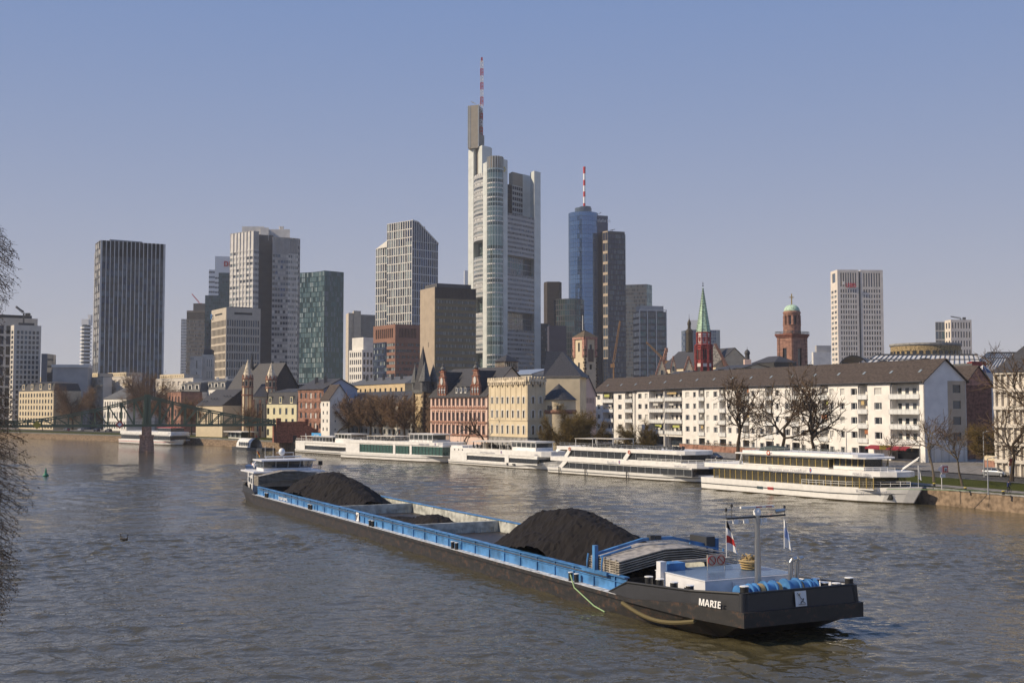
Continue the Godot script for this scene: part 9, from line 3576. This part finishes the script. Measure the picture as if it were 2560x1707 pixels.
func pose(stride: float, arm: float) -> Dictionary:
	# standing or walking figure, 1.74 m, facing +x
	var hip := v3(0, 0.92, 0)
	var body := []
	var top := []
	var legs := []
	for sd in [-1, 1]:
		var h := hip + v3(0, 0, 0.09 * sd)
		var kn := v3(stride * 0.22 * sd + 0.03, 0.50, 0.09 * sd)
		var an := v3(stride * 0.36 * sd - 0.03, 0.09, 0.09 * sd)
		legs.append([h, kn, 0.088, 0.062]); legs.append([kn, an, 0.06, 0.045])
		body.append([h, kn, 0.075, 0.05]); body.append([kn, an, 0.05, 0.036]); body.append([an, an + v3(0.15, -0.05, 0), 0.04, 0.032])
		var sh := v3(0, 1.42, 0.18 * sd)
		var el := v3(-arm * 0.16 * sd - 0.02, 1.14, 0.24 * sd)
		var wr := v3(-arm * 0.18 * sd + 0.12, 0.92, 0.22 * sd)
		top.append([sh, el, 0.062, 0.05]); top.append([el, wr, 0.05, 0.04])
		body.append([sh, el, 0.05, 0.04]); body.append([el, wr, 0.038, 0.028]); body.append([wr, wr + v3(0.04, -0.12, 0), 0.03, 0.022])
	top.append([hip + v3(0, -0.06, 0), v3(0, 1.12, 0), 0.15, 0.14]); top.append([v3(0, 1.12, 0), v3(0, 1.36, 0), 0.14, 0.16]); top.append([v3(0, 1.4, -0.12), v3(0, 1.4, 0.12), 0.08, 0.08])
	body.append([hip, v3(0, 1.38, 0), 0.12, 0.13]); body.append([v3(0, 1.4, 0), v3(0.01, 1.52, 0), 0.055, 0.052])
	body.append([v3(0.02, 1.6, 0), v3(0.0, 1.66, 0), 0.085, 0.092]); body.append([v3(0.1, 1.6, 0), v3(0.105, 1.585, 0), 0.018, 0.02])
	return {"body": body, "top": top, "legs": legs, "hair": [[v3(-0.025, 1.68, -0.03), v3(-0.02, 1.69, 0.03), 0.09, 0.09], [v3(-0.06, 1.62, 0), v3(-0.05, 1.68, 0), 0.07, 0.08]]}

func rider() -> Dictionary:
	var hip := v3(-0.2, 0.98, 0)
	var body := []
	var top := []
	var legs := []
	for sd in [-1, 1]:
		var h := hip + v3(0, 0, 0.09 * sd)
		var ped := v3(-0.08 + 0.15 * sd, 0.28 + 0.1 * (sd * 0.5 + 0.5), 0.12 * sd)
		var kn := (h + ped) / 2 + v3(0.22, 0.12, 0)
		legs.append([h, kn, 0.088, 0.062]); legs.append([kn, ped, 0.06, 0.045])
		body.append([h, kn, 0.07, 0.05]); body.append([kn, ped, 0.05, 0.036]); body.append([ped, ped + v3(0.14, -0.03, 0), 0.04, 0.03])
		var sh := v3(0.06, 1.42, 0.17 * sd)
		var el := v3(0.18, 1.2, 0.24 * sd)
		var wr := v3(0.31, 1.04, 0.24 * sd)
		top.append([sh, el, 0.062, 0.05]); top.append([el, wr, 0.05, 0.04])
		body.append([sh, el, 0.05, 0.04]); body.append([el, wr, 0.038, 0.03]); body.append([wr, wr + v3(0.04, -0.03, -0.03 * sd), 0.03, 0.025])
	top.append([hip, v3(-0.06, 1.2, 0), 0.14, 0.14]); top.append([v3(-0.06, 1.2, 0), v3(0.05, 1.38, 0), 0.14, 0.15])
	top.append([v3(-0.22, 1.2, 0), v3(-0.12, 1.42, 0), 0.12, 0.1])
	body.append([hip, v3(0.05, 1.4, 0), 0.12, 0.12]); body.append([v3(0.06, 1.42, 0), v3(0.1, 1.54, 0), 0.055, 0.05])
	body.append([v3(0.13, 1.62, 0), v3(0.11, 1.68, 0), 0.085, 0.092]); body.append([v3(0.21, 1.62, 0), v3(0.215, 1.6, 0), 0.018, 0.02])
	return {"body": body, "top": top, "legs": legs, "hair": [[v3(0.09, 1.71, -0.02), v3(0.09, 1.71, 0.02), 0.1, 0.1]]}

func person(label: String, p: Dictionary, at: Vector3, turn: float, top: Material, legs: Material, hair: Material, cell := 0.035) -> Node3D:
	var t := thing("person", label, "person", at, turn, "people on the riverbank")
	part("body", skin(p.body, cell), M.skin, t, -0.2)
	part("jacket", skin(p.top, cell), top, t, -0.2)
	part("trousers", skin(p.legs, cell), legs, t, -0.2)
	part("hair", skin(p.hair, cell), hair, t, -0.2)
	return t

func dress(o: Node3D, label: String, at: Vector3, turn: float, top: Material, legs: Material) -> void:
	var c := copy_of(o, at, turn, label)
	(c.get_node("jacket") as MeshInstance3D).material_override = top
	(c.get_node("trousers") as MeshInstance3D).material_override = legs

func lamp(label: String, px: float, d: float, h: float, arms: int, first: Node3D = null) -> Node3D:
	var y := 2.75
	var t := thing("street_lamp", label, "street lamp", v3(side_at(px, d, y), y, -d), 0.3, "street lamps along the river road")
	var s := sh()
	s.tube(Vector3.ZERO, v3(0, h, 0), 0.09, 0.06, 8)
	part("post", s, M.grey_metal, t)
	for k in arms:
		var sd := 1.0 if k == 0 else -1.0
		s = sh()
		s.tube(v3(0, h, 0), v3(0.9 * sd, h + 0.15, 0), 0.04, 0.04, 6)
		var arm := part("arm", s, M.grey_metal, t)
		s = sh()
		s.box(v3(1.1 * sd, h + 0.14, 0), v3(0.75, 0.12, 0.28))
		part("lamp_head", s, M.light_clad, arm)
	return t

func goose(label: String, at: Vector3, turn: float) -> void:
	var t := thing("goose", label, "bird", at, turn, "geese on the river")
	part("body", skin([[v3(-0.28, 0.12, 0), v3(0.12, 0.1, 0), 0.08, 0.16], [v3(-0.28, 0.14, 0), v3(-0.5, 0.2, 0), 0.07, 0.02], [v3(0.16, 0.14, 0), v3(0.24, 0.36, 0), 0.07, 0.045], [v3(0.24, 0.36, 0), v3(0.24, 0.6, 0), 0.04, 0.035], [v3(0.24, 0.62, 0), v3(0.3, 0.62, 0), 0.05, 0.045], [v3(0.33, 0.61, 0), v3(0.42, 0.59, 0), 0.025, 0.012]], 0.03), M.goose_dark, t, -0.2)

func build_small() -> void:
	rng.seed = 991
	mat("skin", lin(0.45, 0.28, 0.2), 0.6)
	mat("goose_dark", lin(0.035, 0.03, 0.026), 0.8)
	mat("cloth_navy", lin(0.02, 0.03, 0.09), 0.9)
	mat("cloth_black", lin(0.015, 0.015, 0.017), 0.9)
	mat("cloth_red", lin(0.30, 0.03, 0.03), 0.9)
	mat("cloth_grey", lin(0.16, 0.16, 0.17), 0.9)
	mat("cloth_tan", lin(0.34, 0.26, 0.16), 0.9)
	mat("hair_brown", lin(0.045, 0.028, 0.018), 0.9)
	var ga := func(px: float, py: float, y: float) -> Vector3:
		return w3(ground_spot(px, py, y), y)
	# cyclist on the promenade
	var at: Vector3 = ga.call(2523, 1233, 2.47)
	bicycle("bicycle", "dark bicycle ridden along the promenade on the right", Transform3D(Basis(UP3, 0.75), at))
	person("person in dark blue jacket riding a bicycle on the promenade", rider(), at, 0.75, M.cloth_navy, M.cloth_black, M.cloth_black, 0.03).set_meta("group", "people on the riverbank")
	var pw := pose(0.7, 0.8)
	var w := person("person in dark jacket walking on the quay near the bridge stairs", pw, ga.call(648, 1098, 2.47), 0.4, M.cloth_black, M.cloth_navy, M.hair_brown)
	dress(w, "person in red jacket walking by the kiosk", ga.call(640, 1099, 2.47), 2.4, M.cloth_red, M.cloth_black)
	dress(w, "person in tan coat on the quay left of the landing stage", ga.call(565, 1094, 2.47), 1.2, M.cloth_tan, M.cloth_black)
	dress(w, "person in grey coat on the quay beside the kiosk's left end", ga.call(532, 1090, 2.47), 3.6, M.cloth_grey, M.cloth_navy)
	dress(w, "person in navy coat strolling on the left bank under the bridge", ga.call(262, 1083, 2.47), 0.2, M.cloth_navy, M.cloth_grey)
	dress(w, "person in red coat on the left bank lawn", ga.call(170, 1080, 2.47), 3.4, M.cloth_red, M.cloth_navy)
	dress(w, "person in black on the left bank lawn near the diamond board", ga.call(105, 1079, 2.47), 1.4, M.cloth_black, M.cloth_black)
	dress(w, "person in tan jacket before the pink gabled house", ga.call(1142, 1107, 2.8), 2.0, M.cloth_tan, M.cloth_navy)
	# cars
	mat("car_silver", lin(0.42, 0.44, 0.46), 0.3, 0.6)
	mat("car_dark", lin(0.012, 0.015, 0.03), 0.25)
	mat("car_grey", lin(0.10, 0.105, 0.11), 0.3, 0.3)
	var car := make_car("car", "silver hatchback driving on the road at the right", M.car_silver)
	car.position = w3(ground_spot(2490, 1191, 2.81), 2.81)
	car.rotation.y = -0.78
	var cd := make_car("car", "dark blue car on the road between the two nearest boats", M.car_dark)
	cd.position = w3(ground_spot(1786, 1149, 2.81), 2.81)
	cd.rotation.y = -0.95
	var n := 0
	var tell := ["pale silver car parked on the left bank, leftmost of the row", "dark car parked on the left bank beside the lawn", "black car parked on the left bank near the diamond board", "dark car on the left bank behind the far boat", "white car parked before the kiosk"]
	for k in [[200, 1077.5, M.car_silver], [240, 1078.6, M.car_dark], [270, 1079.4, M.car_grey], [165, 1076.8, M.car_grey], [500, 1085.6, M.white_paint]]:
		var c := make_car("car", tell[n], k[2])
		c.position = w3(ground_spot(k[0], k[1], 2.81), 2.81)
		c.rotation.y = 2.4
		n += 1
	var c2 := make_car("car", "dark car parked below the long flats near the hedge", M.car_dark)
	c2.position = w3(ground_spot(1930, 1140, 2.94), 2.94)
	c2.rotation.y = -1.1
	# green buoy
	var b := ground_spot(113, 1190, 0.0)
	var t := thing("buoy", "green cone buoy floating on the river at left", "buoy", w3(b, 0))
	var s := sh()
	s.lathe(Vector3.ZERO, [v2(0.0, -0.3), v2(0.55, -0.2), v2(0.62, 0.15), v2(0.5, 0.35), v2(0.26, 0.6)], 16)
	mat("buoy_green", lin(0.01, 0.16, 0.085), 0.4)
	part("float", s, M.buoy_green, t, 0.3)
	s = sh()
	s.lathe(Vector3.ZERO, [v2(0.26, 0.6), v2(0.18, 1.15), v2(0.2, 1.2), v2(0.02, 1.75)], 14)
	part("cone", s, M.buoy_green, t, 0.3)
	goose("dark goose swimming on the river, left of the pair", w3(ground_spot(304, 1349, 0.0), 0.0), 2.6)
	goose("dark goose swimming on the river, right of the pair", w3(ground_spot(312, 1351, 0.0), 0.0), 0.4)
	# mooring ban sign on the quay
	var sp := ground_spot(2356, 1225, 2.46)
	t = thing("mooring_sign", "white arrow sign with red square on a post at the quay", "sign", w3(sp, 2.46), 0.35)
	s = sh()
	s.tube(Vector3.ZERO, v3(0, 3.6, 0), 0.06, 0.06, 8)
	part("post", s, M.light_clad, t)
	s = sh()
	s.prism([v2(-0.1, -0.04), v2(1.05, -0.04), v2(1.05, -0.09), v2(-0.1, -0.09)], 2.45, 3.55)
	part("board", s, M.signal_white, t)
	s = sh()
	s.prism([v2(0.0, -0.09), v2(0.95, -0.09), v2(0.95, -0.1), v2(0.0, -0.1)], 2.55, 3.45)
	var rs := part("red_square", s, mat("sign_pink", lin(0.52, 0.13, 0.1), 0.6), t)
	rs.position.z = 0.2
	s = sh()
	s.box(v3(0.48, 3.0, 0.335), v3(0.5, 0.5, 0.02))
	part("white_field", s, M.signal_white, t)
	label_text(t, "sign_letter", "P", 0.42, v3(0.48, 2.85, 0.36), v3(1, 0, 0), M.black, 0.02, true)
	s = sh()
	s.tri(v3(-0.12, 2.45, 0.09), v3(-0.12, 3.55, 0.09), v3(-0.75, 3.0, 0.09))
	s.tri(v3(-0.12, 2.45, 0.04), v3(-0.75, 3.0, 0.04), v3(-0.12, 3.55, 0.04))
	part("arrow", s, M.signal_white, t)
	s = sh()
	s.box(v3(0.15, 2.05, 0.08), v3(0.9, 0.5, 0.04))
	part("lower_plate", s, M.signal_white, t)
	# yellow bollards on the coping and a green line
	var q := 0
	var bw := ["nearest the boat bow", "left of the mooring sign", "right of the mooring sign", "below the cyclist"]
	for px in [[2257, 1210], [2337, 1216], [2415, 1227], [2510, 1236]]:
		var bp: Vector3 = ga.call(px[0], px[1], 2.45)
		t = thing("mooring_bollard", "small yellow topped mooring bollard on the quay edge, %s" % bw[q], "bollard", bp, 0.0, "mooring bollards on the quay")
		s = sh()
		s.lathe(Vector3.ZERO, [v2(0.2, 0), v2(0.16, 0.3), v2(0.16, 0.38)], 10)
		part("stem", s, M.black, t)
		s = sh()
		s.lathe(Vector3.ZERO, [v2(0.16, 0.38), v2(0.25, 0.42), v2(0.22, 0.52), v2(0, 0.54)], 10)
		part("top", s, M.yellow_sign, t)
		q += 1
	t = thing("mooring_line", "green mooring line from the nearest boat's bow to a quay bollard", "rope")
	s = sh()
	s.path([w3(v2(54.5, 172.5), 2.5), w3(v2(58.0, 170.5), 2.6), w3(v2(67.0, 166.5), 2.62), ga.call(2415, 1226, 2.75)], 0.05, 5)
	part("line", s, M.rope_green, t)
	# lamps, advertising column, posters, low walls, hedge, kiosk
	lamp("double street lamp before the pink gabled house", 1152, 332, 10.5, 2)
	lamp("tall street lamp before the yellow corner tower", 1078, 347, 9.5, 1)
	lamp("street lamp before the cream palace block", 1248, 312, 8.5, 2)
	lamp("street lamp before the long flats above the nearest boat", 1893, 240, 7.0, 1)
	lamp("street lamp right of the middle bare tree", 2006, 236, 6.8, 1)
	lamp("street lamp before the wide balconies at the right end of the flats", 2118, 226, 6.8, 1)
	lamp("street lamp beside the crossing at right", 2462, 196, 7.5, 1)
	lamp("thin street lamp on the promenade verge left of the cyclist", 2472, 158, 4.8, 1)
	var ac := ground_spot(2466, 1160, 2.94)
	t = thing("advertising_column", "advertising column with blue and yellow poster at the crossing", "column", w3(ac, 2.93))
	s = sh()
	s.tube(Vector3.ZERO, v3(0, 2.0, 0), 0.25, 0.25, 10)
	part("stem", s, M.light_clad, t)
	for k in [[2.0, 0.9, M.blue_paint], [2.9, 1.2, M.yellow_sign], [4.1, 0.7, M.blue_paint]]:
		s = sh()
		s.tube(v3(0, k[0], 0), v3(0, k[0] + k[1], 0), 0.85, 0.85, 18)
		part("poster_ring", s, k[2], t)
	s = sh()
	s.tube(v3(0, 4.8, 0), v3(0, 5.2, 0), 1.0, 1.0, 18)
	part("cap", s, M.light_clad, t)
	for k in [[2531, 1192, "upper"]]:
		var pp: Vector3 = ga.call(2531, 1200, 2.75)
		t = thing("poster_board", "election style poster boards on a post at the right edge", "poster", pp, 0.2)
		s = sh()
		s.tube(Vector3.ZERO, v3(0, 4.2, 0), 0.06, 0.06, 6)
		part("post", s, M.grey_metal, t)
		for j in 2:
			slab("board", [M.signal_white, M.cloth_red][j], t, v3(-0.45, 1.0 + j * 1.3, 0.08), v3(0.9, 0, 0), UP3 * 1.15, v3(0, 0, 0.05))
	# low brick garden wall and hedge before the flats
	var near := v2(side_at(2312, 244, 19), 244)
	var e := v2(-0.372, 0.928)
	var nn := v2(-0.928, -0.372)
	t = thing("garden_wall", "low red brick garden wall before the long flats", "wall")
	s = sh()
	var g0 := along(near + nn * 9.0, e, 1700.0, 4.0)
	var g1 := along(near + nn * 9.0, e, 1960.0, 4.0)
	s.bar(w3(g0, 3.7), w3(g1, 3.7), 0.35, 1.6)
	part("brickwork", s, M.red_stone, t)
	s = sh()
	s.bar(w3(g0, 4.55), w3(g1, 4.55), 0.5, 0.12)
	part("coping", s, M.concrete, t)
	t = thing("retaining_wall", "cream topped brick wall at the right edge behind the silver car", "wall")
	s = sh()
	var r0 := ground_spot(2465, 1172, 2.9)
	var r1 := ground_spot(2640, 1192, 2.9)
	s.bar(w3(r0, 3.7), w3(r1, 3.7), 0.4, 1.7)
	part("brickwork", s, M.red_stone, t)
	s = sh()
	s.bar(w3(r0, 5.0), w3(r1, 5.0), 0.45, 0.9)
	part("upper_band", s, M.cream, t)
	hedge("dark green clipped hedge before the long flats", along(near + nn * 8.5, e, 1985.0, 4.0), along(near + nn * 8.5, e, 2105.0, 4.0), 2.2, M.hedge if M.has("hedge") else mat("hedge", lin(0.03, 0.045, 0.014), 0.9))
	hedge("red brown hedge before the middle of the long flats", along(near + nn * 7.0, e, 1760.0, 4.0), along(near + nn * 7.0, e, 1850.0, 4.0), 2.2, M.twig_red)
	hedge("low bushes at the foot of the row house", v2(-52, 372), v2(-34, 356), 1.8, M.hedge)
	# glass kiosk on the quay
	t = thing("kiosk", "glass kiosk with flat overhanging roof on the quay by the bridge", "kiosk")
	var k0 := ground_spot(534, 1096, 2.5) + v2(4, 6)
	var ku := (ground_spot(604, 1100, 2.5) - ground_spot(534, 1096, 2.5)).normalized()
	t.transform = Transform3D(Basis(w3(ku, 0), UP3, w3(ku, 0).cross(UP3)), w3(k0, 2.46))
	for j in 8:
		slab("window", [M.glass_grey, M.glass_pale, M.glass_dark][j % 3], t, v3(j * 1.5, 0.4, 0), v3(1.35, 0, 0), UP3 * 2.0, v3(0, 0, -0.06))
	slab("base_wall", M.off_white, t, v3(-0.1, 0, -4), v3(12.2, 0, 0), UP3 * 0.4, v3(0, 0, 4))
	slab("inner_block", M.boat_inside, t, v3(0.2, 0.4, -3.8), v3(11.6, 0, 0), UP3 * 2.0, v3(0, 0, 3.2))
	slab("roof", M.light_clad, t, v3(-1.5, 2.4, -5), v3(17, 0, 0), UP3 * 0.3, v3(0, 0, 6.4))

func hedge(label: String, a: Vector2, b: Vector2, h: float, m: Material) -> void:
	var t := thing("hedge", label, "hedge")
	var s := sh()
	var n := int(a.distance_to(b) * 90)
	var u := (b - a).normalized()
	for k in n:
		var p := a.lerp(b, rng.randf()) + v2(u.y, -u.x) * rng.randf_range(-0.8, 0.8)
		var c := w3(p, 2.9 + pow(rng.randf(), 0.8) * h)
		var e := v3(rng.randfn(), rng.randfn(), rng.randfn()).normalized() * 0.16
		var f := v3(rng.randfn(), rng.randfn(), rng.randfn()).normalized() * 0.16
		s.tri(c, c + e, c + f)
		s.tri(c, c - e, c - f)
	part("foliage", s, m, t)
